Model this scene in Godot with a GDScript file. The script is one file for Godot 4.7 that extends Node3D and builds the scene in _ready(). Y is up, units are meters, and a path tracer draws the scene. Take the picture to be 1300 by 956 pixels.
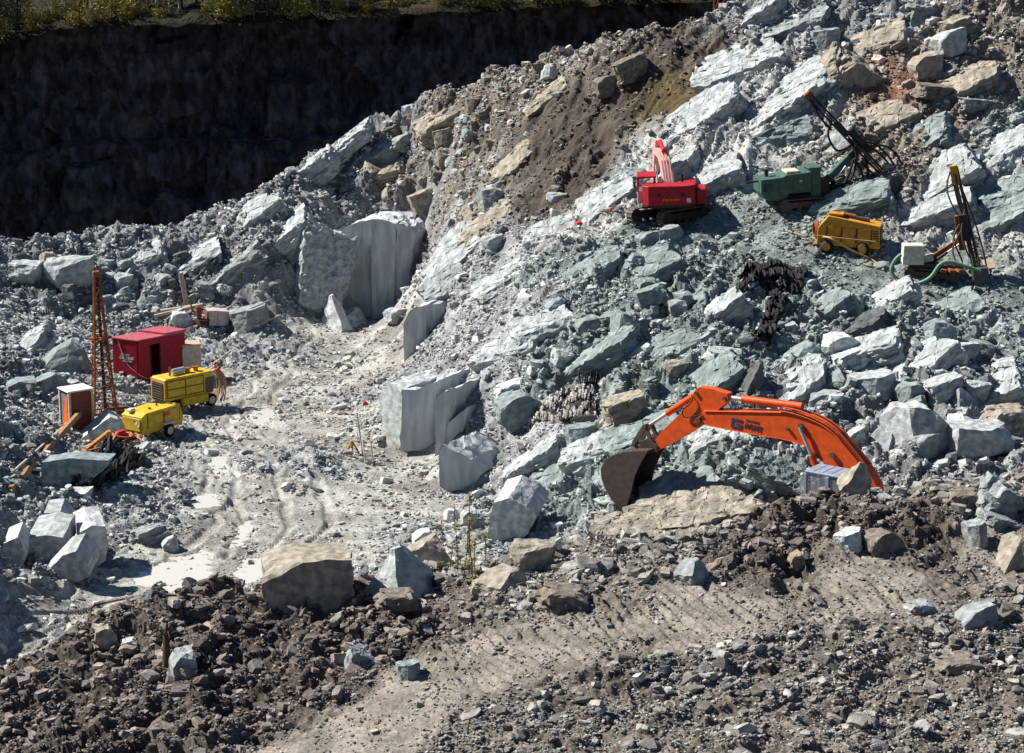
extends Node3D

# ---------------------------------------------------------------- camera geometry
const F := 3000.0
const EYE := Vector3(0, 30, 0)
var pitch := atan(728.0 / 3000.0)
var rng := RandomNumberGenerator.new()
var mats := {}
var used := {}

func ray(u: float, v: float) -> Vector3:
	var a := (u - 650.0) / F
	var b := (478.0 - v) / F
	return Vector3(a, -sin(pitch) + b * cos(pitch), -cos(pitch) - b * sin(pitch))

func at(u: float, v: float, d: float) -> Vector3:
	var r := ray(u, v)
	return EYE + r * (d / -r.z)

func at_height(u: float, v: float, h: float) -> Vector3:
	var r := ray(u, v)
	return EYE + r * ((h - EYE.y) / r.y)

func _ready() -> void:
	rng.seed = 7
	setup_view()
	setup_materials()
	setup_ground()
	build_ground()
	build_far_side()
	build_quarry_faces()
	build_slabs()
	build_boulders()
	build_machines()
	build_camp()
	build_small_things()
	build_plants()
	build_rubble()

func setup_view() -> void:
	var cam := Camera3D.new()
	cam.name = "camera"
	cam.fov = rad_to_deg(2.0 * atan(478.0 / F))
	cam.near = 0.5
	cam.far = 6000.0
	cam.position = EYE
	cam.rotation = Vector3(-pitch, 0, 0)
	add_child(cam)
	cam.current = true
	var sun := DirectionalLight3D.new()
	sun.name = "sun"
	sun.light_energy = 1.6
	sun.light_color = Color(1.0, 0.982, 0.955)
	sun.light_angular_distance = 0.5
	sun.shadow_enabled = true
	add_child(sun)
	var s := Vector3(-0.70, 0.69, -0.23).normalized()
	sun.look_at_from_position(s * 100.0, Vector3.ZERO, Vector3.UP)
	var sky_material := ProceduralSkyMaterial.new()
	sky_material.sky_top_color = Color(0.23, 0.36, 0.53)
	sky_material.sky_horizon_color = Color(0.55, 0.62, 0.70)
	sky_material.sky_curve = 0.16
	sky_material.ground_bottom_color = Color(0.2, 0.2, 0.19)
	sky_material.ground_horizon_color = Color(0.42, 0.46, 0.5)
	sky_material.sky_energy_multiplier = 0.74
	var sky := Sky.new()
	sky.sky_material = sky_material
	var env := Environment.new()
	env.background_mode = Environment.BG_SKY
	env.sky = sky
	env.tonemap_mode = Environment.TONE_MAPPER_LINEAR
	env.tonemap_exposure = 2.1
	env.sdfgi_enabled = true
	env.ssao_enabled = true
	env.ssil_enabled = true
	var we := WorldEnvironment.new()
	we.name = "environment"
	we.environment = env
	add_child(we)

# ---------------------------------------------------------------- materials
func noise(kind: int, freq: float, oct: int, sd: int) -> FastNoiseLite:
	var n := FastNoiseLite.new()
	n.noise_type = kind
	n.frequency = freq
	n.fractal_type = FastNoiseLite.FRACTAL_FBM if oct > 1 else FastNoiseLite.FRACTAL_NONE
	n.fractal_octaves = oct
	n.seed = sd
	return n

func noise_tex(n: FastNoiseLite, lo: Color, hi: Color, size := 1024, normal := false, bump := 4.0) -> NoiseTexture2D:
	var t := NoiseTexture2D.new()
	t.width = size
	t.height = size
	t.seamless = true
	t.noise = n
	if normal:
		t.as_normal_map = true
		t.bump_strength = bump
	else:
		var g := Gradient.new()
		g.set_color(0, lo)
		g.set_color(1, hi)
		g.set_offset(0, 0.25)
		g.set_offset(1, 0.75)
		t.color_ramp = g
	return t

func lin(r: float, g: float, b: float) -> Color:
	return Color(r, g, b).linear_to_srgb()

func setup_materials() -> void:
	var speck := noise_tex(noise(FastNoiseLite.TYPE_SIMPLEX, 0.006, 5, 3), Color(0.74, 0.75, 0.74), Color(1, 1, 1))
	var relief := noise_tex(noise(FastNoiseLite.TYPE_SIMPLEX, 0.03, 5, 5), Color.BLACK, Color.WHITE, 1024, true, 9.0)
	var grit := noise_tex(noise(FastNoiseLite.TYPE_CELLULAR, 0.06, 3, 9), Color(0.72, 0.72, 0.72), Color(1, 1, 1))
	mats.ground = StandardMaterial3D.new()
	surface_textures(mats.ground, grit, relief, 0.16, 0.45)
	mats.ground.vertex_color_use_as_albedo = true
	mats.stone = StandardMaterial3D.new()
	surface_textures(mats.stone, speck, relief, 0.35, 0.8)
	mats.stone.vertex_color_use_as_albedo = true
	for k in [["pale_rock", 0.43, 0.455, 0.45], ["grey_rock", 0.30, 0.32, 0.322], ["green_rock", 0.245, 0.29, 0.28], ["white_rock", 0.60, 0.615, 0.61], ["tan_rock", 0.34, 0.30, 0.245], ["brown_rock", 0.21, 0.18, 0.15], ["blue_rock", 0.27, 0.32, 0.335], ["dark_rock", 0.12, 0.125, 0.125], ["cut_rock", 0.46, 0.485, 0.49]]:
		var m := StandardMaterial3D.new()
		m.albedo_color = lin(k[1], k[2], k[3])
		surface_textures(m, speck, relief, 0.3, 0.6)
		if k[0] == "cut_rock":
			# sawn and drilled faces: smooth, with faint upright streaks
			m.albedo_texture = noise_tex(noise(FastNoiseLite.TYPE_SIMPLEX, 0.008, 4, 8), Color(0.86, 0.86, 0.87), Color(1, 1, 1), 512)
			m.uv1_scale = Vector3(0.35, 0.07, 0.35)
			m.normal_scale = 0.12
		mats[k[0]] = m
		# the same rock with its bedding along the block's own layers
		var bed: StandardMaterial3D = m.duplicate()
		bed.uv1_world_triplanar = false
		bed.uv1_scale = Vector3(0.16, 0.9, 0.16)
		bed.normal_scale = 0.5
		mats[k[0] + "_bedded"] = bed
	var wear := noise_tex(noise(FastNoiseLite.TYPE_SIMPLEX, 0.009, 4, 21), Color(0.88, 0.87, 0.85), Color(1, 1, 1), 512)
	var pit := noise_tex(noise(FastNoiseLite.TYPE_SIMPLEX, 0.03, 4, 22), Color.BLACK, Color.WHITE, 512, true, 2.0)
	# painted and bare materials: name, linear colour, roughness, metallic
	for k in [
		["orange_paint", 0.62, 0.085, 0.016, 0.42, 0.0], ["red_paint", 0.36, 0.014, 0.028, 0.5, 0.0], ["shed_red", 0.30, 0.010, 0.030, 0.6, 0.0],
		["sun_glare_pink", 0.60, 0.33, 0.31, 0.5, 0.0], ["yellow_paint", 0.60, 0.40, 0.03, 0.5, 0.0], ["amber_paint", 0.58, 0.27, 0.03, 0.5, 0.0],  # the pink is red paint with sun glare put into its colour
		["green_paint", 0.06, 0.12, 0.095, 0.55, 0.0], ["cream_paint", 0.62, 0.56, 0.47, 0.6, 0.0], ["grey_blue_paint", 0.24, 0.28, 0.37, 0.4, 0.0],
		["rust", 0.22, 0.075, 0.035, 0.85, 0.0], ["brown_steel", 0.11, 0.075, 0.06, 0.6, 0.2], ["bucket_steel", 0.075, 0.055, 0.05, 0.6, 0.2], ["dark_steel", 0.035, 0.033, 0.032, 0.55, 0.3], ["track_steel", 0.12, 0.11, 0.10, 0.7, 0.2],
		["chrome", 0.62, 0.63, 0.65, 0.25, 0.9], ["rubber", 0.018, 0.018, 0.018, 0.75, 0.0], ["tyre_rubber", 0.026, 0.025, 0.024, 0.85, 0.0], ["mat_rubber", 0.020, 0.019, 0.020, 0.7, 0.0], ["mat_grey", 0.27, 0.255, 0.24, 0.8, 0.0],
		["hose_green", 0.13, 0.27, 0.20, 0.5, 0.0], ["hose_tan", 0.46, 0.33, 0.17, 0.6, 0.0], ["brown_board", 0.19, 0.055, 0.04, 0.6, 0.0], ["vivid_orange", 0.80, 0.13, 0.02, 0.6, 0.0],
		["wood", 0.34, 0.20, 0.095, 0.8, 0.0], ["orange_wood", 0.46, 0.20, 0.045, 0.7, 0.0], ["weathered_wood", 0.42, 0.38, 0.31, 0.85, 0.0], ["bark", 0.075, 0.045, 0.03, 0.9, 0.0], ["white_paint", 0.72, 0.70, 0.67, 0.6, 0.0],
		["dark_gap", 0.012, 0.012, 0.012, 0.9, 0.0], ["logo_blue", 0.015, 0.02, 0.05, 0.6, 0.0], ["red_print", 0.5, 0.012, 0.02, 0.6, 0.0], ["red_cloth", 0.7, 0.01, 0.03, 0.7, 0.0], ["roof_red", 0.42, 0.10, 0.13, 0.5, 0.0], ["rust_cream", 0.50, 0.33, 0.25, 0.7, 0.0], ["chrome_dull", 0.50, 0.51, 0.53, 0.45, 0.5], ["faded_steel", 0.50, 0.43, 0.42, 0.6, 0.0], ["grey_rock_paint", 0.16, 0.17, 0.20, 0.6, 0.0], ["rope", 0.62, 0.58, 0.50, 0.8, 0.0], ["ply", 0.60, 0.50, 0.39, 0.7, 0.0],
	]:
		var m := StandardMaterial3D.new()
		m.albedo_color = lin(k[1], k[2], k[3])
		m.roughness = k[4]
		m.metallic = k[5]
		if not k[0] in ["chrome", "logo_blue", "red_print", "dark_gap"]:
			surface_textures(m, wear, pit, 0.6, 0.25)
			m.roughness = k[4]
		mats[k[0]] = m
	var gl := StandardMaterial3D.new()
	gl.albedo_color = Color(0.55, 0.62, 0.64, 0.25)
	gl.transparency = BaseMaterial3D.TRANSPARENCY_ALPHA
	gl.roughness = 0.05
	mats.pane = gl
	var w := StandardMaterial3D.new()
	w.albedo_color = lin(0.47, 0.455, 0.41)
	w.roughness = 0.16
	mats.milky_water = w
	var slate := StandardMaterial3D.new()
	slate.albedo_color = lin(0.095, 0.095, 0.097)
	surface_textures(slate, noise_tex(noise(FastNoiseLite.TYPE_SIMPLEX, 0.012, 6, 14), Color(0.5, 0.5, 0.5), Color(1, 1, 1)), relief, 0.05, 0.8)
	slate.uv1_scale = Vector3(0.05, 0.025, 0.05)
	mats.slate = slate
	var cl := StandardMaterial3D.new()
	cl.vertex_color_use_as_albedo = true
	surface_textures(cl, speck, relief, 0.06, 0.8)
	mats.cliff = cl
	var lf := StandardMaterial3D.new()
	lf.vertex_color_use_as_albedo = true
	lf.roughness = 0.8
	lf.backlight_enabled = true
	lf.backlight = lin(0.10, 0.12, 0.02)
	mats.leaf = lf

func surface_textures(m: StandardMaterial3D, tex: Texture2D, nor: Texture2D, sc: float, ns: float) -> void:
	m.albedo_texture = tex
	m.normal_enabled = true
	m.normal_texture = nor
	m.normal_scale = ns
	m.uv1_triplanar = true
	m.uv1_world_triplanar = true
	m.uv1_scale = Vector3(sc, sc, sc)
	m.roughness = 0.92
	m.metallic_specular = 0.3

# ---------------------------------------------------------------- naming helpers
func numbered(called: String) -> String:
	var n: int = used.get(called, 0)
	used[called] = n + 1
	return called if n == 0 else "%s_%03d" % [called, n]

func tag(o: Node3D, label: String, category: String, group := "", kind := "") -> void:
	o.set_meta("label", label)
	o.set_meta("category", category)
	if group:
		o.set_meta("group", group)
	if kind:
		o.set_meta("kind", kind)

func thing(called: String, label: String, category: String, where := Vector3.ZERO, turn := 0.0, group := "") -> Node3D:
	var o := Node3D.new()
	o.name = numbered(called)
	add_child(o)
	o.position = where
	o.rotation.y = turn
	tag(o, label, category, group)
	return o

func part(called: String, st: SurfaceTool, m: Material, parent: Node3D) -> MeshInstance3D:
	var o := MeshInstance3D.new()
	o.name = called
	o.mesh = st.commit()
	o.material_override = m
	parent.add_child(o, true)
	return o

func whole(called: String, mesh: Mesh, m: Material, label: String, category: String, xf: Transform3D, group := "") -> MeshInstance3D:
	var o := MeshInstance3D.new()
	o.name = numbered(called)
	o.mesh = mesh
	o.material_override = m
	add_child(o)
	o.transform = xf
	tag(o, label, category, group)
	return o

func structure(called: String, mesh: Mesh, m: Material, label: String) -> MeshInstance3D:
	var o := MeshInstance3D.new()
	o.name = numbered(called)
	o.mesh = mesh
	o.material_override = m
	add_child(o)
	o.set_meta("kind", "structure")
	o.set_meta("label", label)
	o.set_meta("category", "ground")
	return o

# ---------------------------------------------------------------- mesh helpers (flat faces; clockwise fronts)
func begin() -> SurfaceTool:
	var st := SurfaceTool.new()
	st.begin(Mesh.PRIMITIVE_TRIANGLES)
	return st

func tri(st: SurfaceTool, a: Vector3, b: Vector3, c: Vector3, n: Vector3) -> void:
	# orients the face along n
	var fn := (b - a).cross(c - a)
	if fn.length_squared() < 1e-14:
		return
	if fn.dot(n) < 0.0:
		var k := b
		b = c
		c = k
		fn = -fn
	fn = fn.normalized()
	st.set_normal(fn); st.add_vertex(a)
	st.set_normal(fn); st.add_vertex(c)
	st.set_normal(fn); st.add_vertex(b)

func face(st: SurfaceTool, p: Array, n: Vector3) -> void:
	for i in range(1, p.size() - 1):
		tri(st, p[0], p[i], p[i + 1], n)

func box(st: SurfaceTool, c: Vector3, s: Vector3, b := Basis.IDENTITY, ch := 0.02) -> void:
	# a box with chamfered edges
	var h := s * 0.5
	ch = minf(ch, minf(h.x, minf(h.y, h.z)) * 0.6)
	var i := h - Vector3(ch, ch, ch)
	for ax in 3:
		var u := (ax + 1) % 3
		var w := (ax + 2) % 3
		for sg in [-1.0, 1.0]:
			var pts := []
			for q in [[-1, -1], [1, -1], [1, 1], [-1, 1]]:
				var p := Vector3.ZERO
				p[ax] = sg * h[ax]; p[u] = q[0] * i[u]; p[w] = q[1] * i[w]
				pts.append(c + b * p)
			var n := Vector3.ZERO
			n[ax] = sg
			face(st, pts, b * n)
	for ax in 3:
		var u := (ax + 1) % 3
		var w := (ax + 2) % 3
		for su in [-1.0, 1.0]:
			for sw in [-1.0, 1.0]:
				var pts := []
				for q in [[-1, 0], [1, 0], [1, 1], [-1, 1]]:
					var p := Vector3.ZERO
					p[ax] = q[0] * i[ax]
					p[u] = su * (h[u] if q[1] == 0 else i[u])
					p[w] = sw * (i[w] if q[1] == 0 else h[w])
					pts.append(c + b * p)
				var n := Vector3.ZERO
				n[u] = su; n[w] = sw
				face(st, pts, b * n)
	for sx in [-1.0, 1.0]:
		for sy in [-1.0, 1.0]:
			for sz in [-1.0, 1.0]:
				var m := Vector3(sx, sy, sz)
				tri(st, c + b * (m * Vector3(h.x, i.y, i.z)), c + b * (m * Vector3(i.x, h.y, i.z)), c + b * (m * Vector3(i.x, i.y, h.z)), b * m)

func bar(st: SurfaceTool, a: Vector3, e: Vector3, w: float, t: float, side := Vector3.UP) -> void:
	# a square bar from a to e
	var z := (e - a).normalized()
	var x := side.cross(z)
	if x.length() < 0.01:
		x = Vector3.RIGHT.cross(z)
	x = x.normalized()
	var y := z.cross(x)
	box(st, (a + e) * 0.5, Vector3(w, t, a.distance_to(e)), Basis(x, y, z), minf(w, t) * 0.12)

func tube(st: SurfaceTool, pts: Array, r, seg := 8, caps := true) -> void:
	var rings := []
	var prev := Vector3.ZERO
	for i in pts.size():
		var p: Vector3 = pts[i]
		var t: Vector3 = ((pts[mini(i + 1, pts.size() - 1)] as Vector3) - (pts[maxi(i - 1, 0)] as Vector3)).normalized()
		var x := prev - t * prev.dot(t) if prev != Vector3.ZERO else (Vector3.UP.cross(t) if absf(t.y) < 0.9 else Vector3.RIGHT.cross(t))
		x = x.normalized()
		prev = x
		var y := t.cross(x)
		var rr: float = r[i] if r is Array else r
		var ring := []
		for k in seg:
			var a := TAU * k / seg
			ring.append([p + (x * cos(a) + y * sin(a)) * rr, x * cos(a) + y * sin(a)])
		rings.append(ring)
	for i in pts.size() - 1:
		for k in seg:
			var k2 := (k + 1) % seg
			var q := [rings[i][k], rings[i][k2], rings[i + 1][k2], rings[i + 1][k]]
			var fn: Vector3 = (q[1][0] - q[0][0]).cross(q[2][0] - q[0][0])
			var order := [0, 2, 1, 0, 3, 2] if fn.dot(q[0][1] + q[1][1]) > 0.0 else [0, 1, 2, 0, 2, 3]
			for o in order:
				st.set_normal(q[o][1]); st.add_vertex(q[o][0])
	if caps:
		for e in [0, pts.size() - 1]:
			var ring := []
			for k in seg:
				ring.append(rings[e][k][0])
			var j: int = 1 if e == 0 else e - 1
			face(st, ring, (pts[e] as Vector3) - (pts[j] as Vector3))

func rod(st: SurfaceTool, a: Vector3, b: Vector3, r: float, seg := 10) -> void:
	tube(st, [a, b], r, seg)

func smooth_line(pts: Array, n := 6) -> Array:
	var c := Curve3D.new()
	for i in pts.size():
		var p: Vector3 = pts[i]
		var t: Vector3 = ((pts[mini(i + 1, pts.size() - 1)] as Vector3) - (pts[maxi(i - 1, 0)] as Vector3)) / 6.0
		c.add_point(p, -t, t)
	var out := []
	for i in pts.size() - 1:
		for k in n:
			out.append(c.sample(i, float(k) / n))
	out.append(pts[-1])
	return out

func prism(st: SurfaceTool, outline: PackedVector2Array, w: float, o: Vector3, ax: Vector3, ay: Vector3) -> void:
	# an outline in the plane (ax, ay) through o, w thick across it, with a small chamfer
	var n := ax.cross(ay).normalized()
	var idx := Geometry2D.triangulate_polygon(outline)
	var ch := minf(0.02, w * 0.2)
	var inner: Array = Geometry2D.offset_polygon(outline, -ch)
	var cap := outline
	if inner.size() == 1 and inner[0].size() == outline.size():
		cap = inner[0]
		# match the start
		var best := 0
		for k in cap.size():
			if cap[k].distance_to(outline[0]) < cap[best].distance_to(outline[0]):
				best = k
		var turned := PackedVector2Array()
		for k in cap.size():
			turned.append(cap[(best + k) % cap.size()])
		cap = turned
		if cap[1].distance_to(outline[1]) > ch * 6.0 and cap[cap.size() - 1].distance_to(outline[1]) < ch * 6.0:
			var back := PackedVector2Array()
			for k in cap.size():
				back.append(cap[(cap.size() - k) % cap.size()])
			cap = back
		idx = Geometry2D.triangulate_polygon(cap)
	var cen := Vector2.ZERO
	for p in outline:
		cen += p
	cen /= outline.size()
	for sg in [-1.0, 1.0]:
		for i in range(0, idx.size(), 3):
			var t := []
			for k in 3:
				var p := cap[idx[i + k]]
				t.append(o + ax * p.x + ay * p.y + n * sg * w * 0.5)
			tri(st, t[0], t[1], t[2], n * sg)
	var cw := Geometry2D.is_polygon_clockwise(outline)
	for i in outline.size():
		var j := (i + 1) % outline.size()
		var a := outline[i]
		var b := outline[j]
		var e := b - a
		var out2 := Vector2(e.y, -e.x) * (-1.0 if cw else 1.0)
		var on := ax * out2.x + ay * out2.y
		var p0 := o + ax * a.x + ay * a.y
		var p1 := o + ax * b.x + ay * b.y
		var m := w * 0.5 - (ch if cap != outline else 0.0)
		face(st, [p0 - n * m, p1 - n * m, p1 + n * m, p0 + n * m], on)
		if cap != outline:
			var c0 := o + ax * cap[i].x + ay * cap[i].y
			var c1 := o + ax * cap[j].x + ay * cap[j].y
			for sg in [-1.0, 1.0]:
				face(st, [p0 + n * m * sg, p1 + n * m * sg, c1 + n * w * 0.5 * sg, c0 + n * w * 0.5 * sg], on + n * sg)

# ---------------------------------------------------------------- broken rock: a box cut by planes
func hull(r: RandomNumberGenerator, size: Vector3, cuts: int, deep := 0.62) -> Array:
	var h := size * 0.5
	var polys := []
	for ax in 3:
		var u := (ax + 1) % 3
		var w := (ax + 2) % 3
		for sg in [-1.0, 1.0]:
			var pts := []
			for q in [[-1, -1], [1, -1], [1, 1], [-1, 1]]:
				var p := Vector3.ZERO
				p[ax] = sg * h[ax]; p[u] = q[0] * h[u]; p[w] = q[1] * h[w]
				pts.append(p)
			polys.append(pts)
	for k in cuts:
		var n := Vector3(r.randfn(), r.randfn(), r.randfn()).normalized()
		# distance where the corner of the box lies, times a fraction
		var reach := absf(n.x) * h.x + absf(n.y) * h.y + absf(n.z) * h.z
		polys = clip(polys, n, reach * r.randf_range(deep, deep + 0.26))
	return polys

func clip(polys: Array, n: Vector3, d: float) -> Array:
	var out := []
	var rim := []
	for poly in polys:
		var keep := []
		var m: int = poly.size()
		for i in m:
			var a: Vector3 = poly[i]
			var b: Vector3 = poly[(i + 1) % m]
			var da := a.dot(n) - d
			var db := b.dot(n) - d
			if da <= 0.0:
				keep.append(a)
			if (da < 0.0 and db > 0.0) or (da > 0.0 and db < 0.0):
				var p := a.lerp(b, da / (da - db))
				keep.append(p)
				rim.append(p)
		if keep.size() >= 3:
			out.append(keep)
	if rim.size() >= 3:
		var c := Vector3.ZERO
		for p in rim:
			c += p
		c /= rim.size()
		var x := Vector3.UP.cross(n) if absf(n.y) < 0.9 else Vector3.RIGHT.cross(n)
		x = x.normalized()
		var y := n.cross(x)
		var ang := []
		for p in rim:
			var v: Vector3 = p - c
			ang.append([atan2(v.dot(y), v.dot(x)), p])
		ang.sort_custom(func(p, q): return p[0] < q[0])
		var cap := []
		for e in ang:
			if cap.is_empty() or (cap[-1] as Vector3).distance_to(e[1]) > 1e-4:
				cap.append(e[1])
		if cap.size() >= 3:
			out.append(cap)
	return out

var chip := FastNoiseLite.new()
func split(st: SurfaceTool, a: Vector3, b: Vector3, c: Vector3, edge: float, rough: float, layers: Vector3) -> void:
	var ab := a.distance_to(b)
	var bc := b.distance_to(c)
	var ca := c.distance_to(a)
	var m := maxf(ab, maxf(bc, ca))
	if m > edge:
		if m == ab:
			var k := (a + b) * 0.5
			split(st, a, k, c, edge, rough, layers); split(st, k, b, c, edge, rough, layers)
		elif m == bc:
			var k := (b + c) * 0.5
			split(st, a, b, k, edge, rough, layers); split(st, a, k, c, edge, rough, layers)
		else:
			var k := (c + a) * 0.5
			split(st, a, b, k, edge, rough, layers); split(st, k, b, c, edge, rough, layers)
		return
	tri(st, a + dent(a, rough, layers), b + dent(b, rough, layers), c + dent(c, rough, layers), a + b + c)

func dent(p: Vector3, rough: float, layers: Vector3) -> Vector3:
	# chips and flakes; layers stretches the noise along the cleavage
	var q := p * layers
	if layers.y > 2.0:
		# bedded rock breaks off in steps, each bed further out or in
		var bed := floorf((p.y + 0.22 * chip.get_noise_3d(p.x * 0.5, p.y * 0.3, p.z * 0.5)) * layers.y * 1.3)
		var o := Vector3(chip.get_noise_2d(bed * 37.0, p.x * 0.9 + p.z * 0.4), 0.25 * chip.get_noise_2d(p.x * 2.0, p.z * 2.0 + bed), chip.get_noise_2d(bed * 53.0 + 9.0, p.z * 0.9 - p.x * 0.4))
		return o * rough * 2.6 + Vector3(0, chip.get_noise_3dv(p * 1.5), 0) * rough * 0.5
	var v := Vector3(chip.get_noise_3dv(q), chip.get_noise_3dv(q + Vector3(31, 7, 5)), chip.get_noise_3dv(q + Vector3(3, 51, 17)))
	return v * rough

func rock_mesh(r: RandomNumberGenerator, size: Vector3, cuts: int, deep := 0.62, edge := 0.0, rough := 0.0, layers := Vector3.ONE) -> ArrayMesh:
	var st := begin()
	var polys := hull(r, size, cuts, deep)
	var off := Vector3(r.randf_range(-90, 90), r.randf_range(-90, 90), r.randf_range(-90, 90))
	chip.seed = r.randi() % 9999
	for poly in polys:
		var c := Vector3.ZERO
		for p in poly:
			c += p
		for i in range(1, poly.size() - 1):
			if edge > 0.0:
				split(st, poly[0], poly[i], poly[i + 1], edge, rough, layers)
			else:
				tri(st, poly[0], poly[i], poly[i + 1], c)
	return st.commit()

# ---------------------------------------------------------------- ground: measured points joined by a smooth sheet
# linear base colours of what lies there, and how broken it is: [colour, roughness of the sheet in metres, stones per square metre, stone colour]
var soils := {
	"F": [Vector3(0.40, 0.39, 0.355), 0.045, 0.3, Vector3(0.44, 0.43, 0.40)],   # pale mud of the pit floor
	"S": [Vector3(0.29, 0.30, 0.293), 0.16, 1.0, Vector3(0.41, 0.43, 0.425)],      # grey grit
	"L": [Vector3(0.225, 0.235, 0.233), 0.34, 1.5, Vector3(0.40, 0.42, 0.42)],    # grey rubble
	"G": [Vector3(0.205, 0.235, 0.222), 0.36, 1.3, Vector3(0.36, 0.40, 0.385)],   # green grey rubble
	"H": [Vector3(0.21, 0.24, 0.225), 0.09, 0.8, Vector3(0.29, 0.32, 0.30)],     # green grit of the bench
	"B": [Vector3(0.085, 0.068, 0.055), 0.25, 0.35, Vector3(0.20, 0.18, 0.155)], # brown slumped earth
	"T": [Vector3(0.20, 0.175, 0.145), 0.32, 1.6, Vector3(0.40, 0.37, 0.33)],    # tan rubble
	"R": [Vector3(0.25, 0.125, 0.085), 0.15, 0.8, Vector3(0.36, 0.27, 0.22)],    # rusty patch
	"W": [Vector3(0.42, 0.425, 0.40), 0.20, 0.5, Vector3(0.44, 0.44, 0.42)],    # pale bedrock
	"M": [Vector3(0.11, 0.085, 0.035), 0.14, 0.2, Vector3(0.2, 0.17, 0.12)],     # dead grass
	"D": [Vector3(0.16, 0.135, 0.112), 0.17, 1.4, Vector3(0.30, 0.285, 0.26)],  # brown dirt
	"K": [Vector3(0.085, 0.072, 0.06), 0.33, 1.3, Vector3(0.22, 0.185, 0.165)],  # dark clods
	"C": [Vector3(0.265, 0.235, 0.20), 0.03, 0.8, Vector3(0.30, 0.27, 0.24)],   # packed track
}
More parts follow.
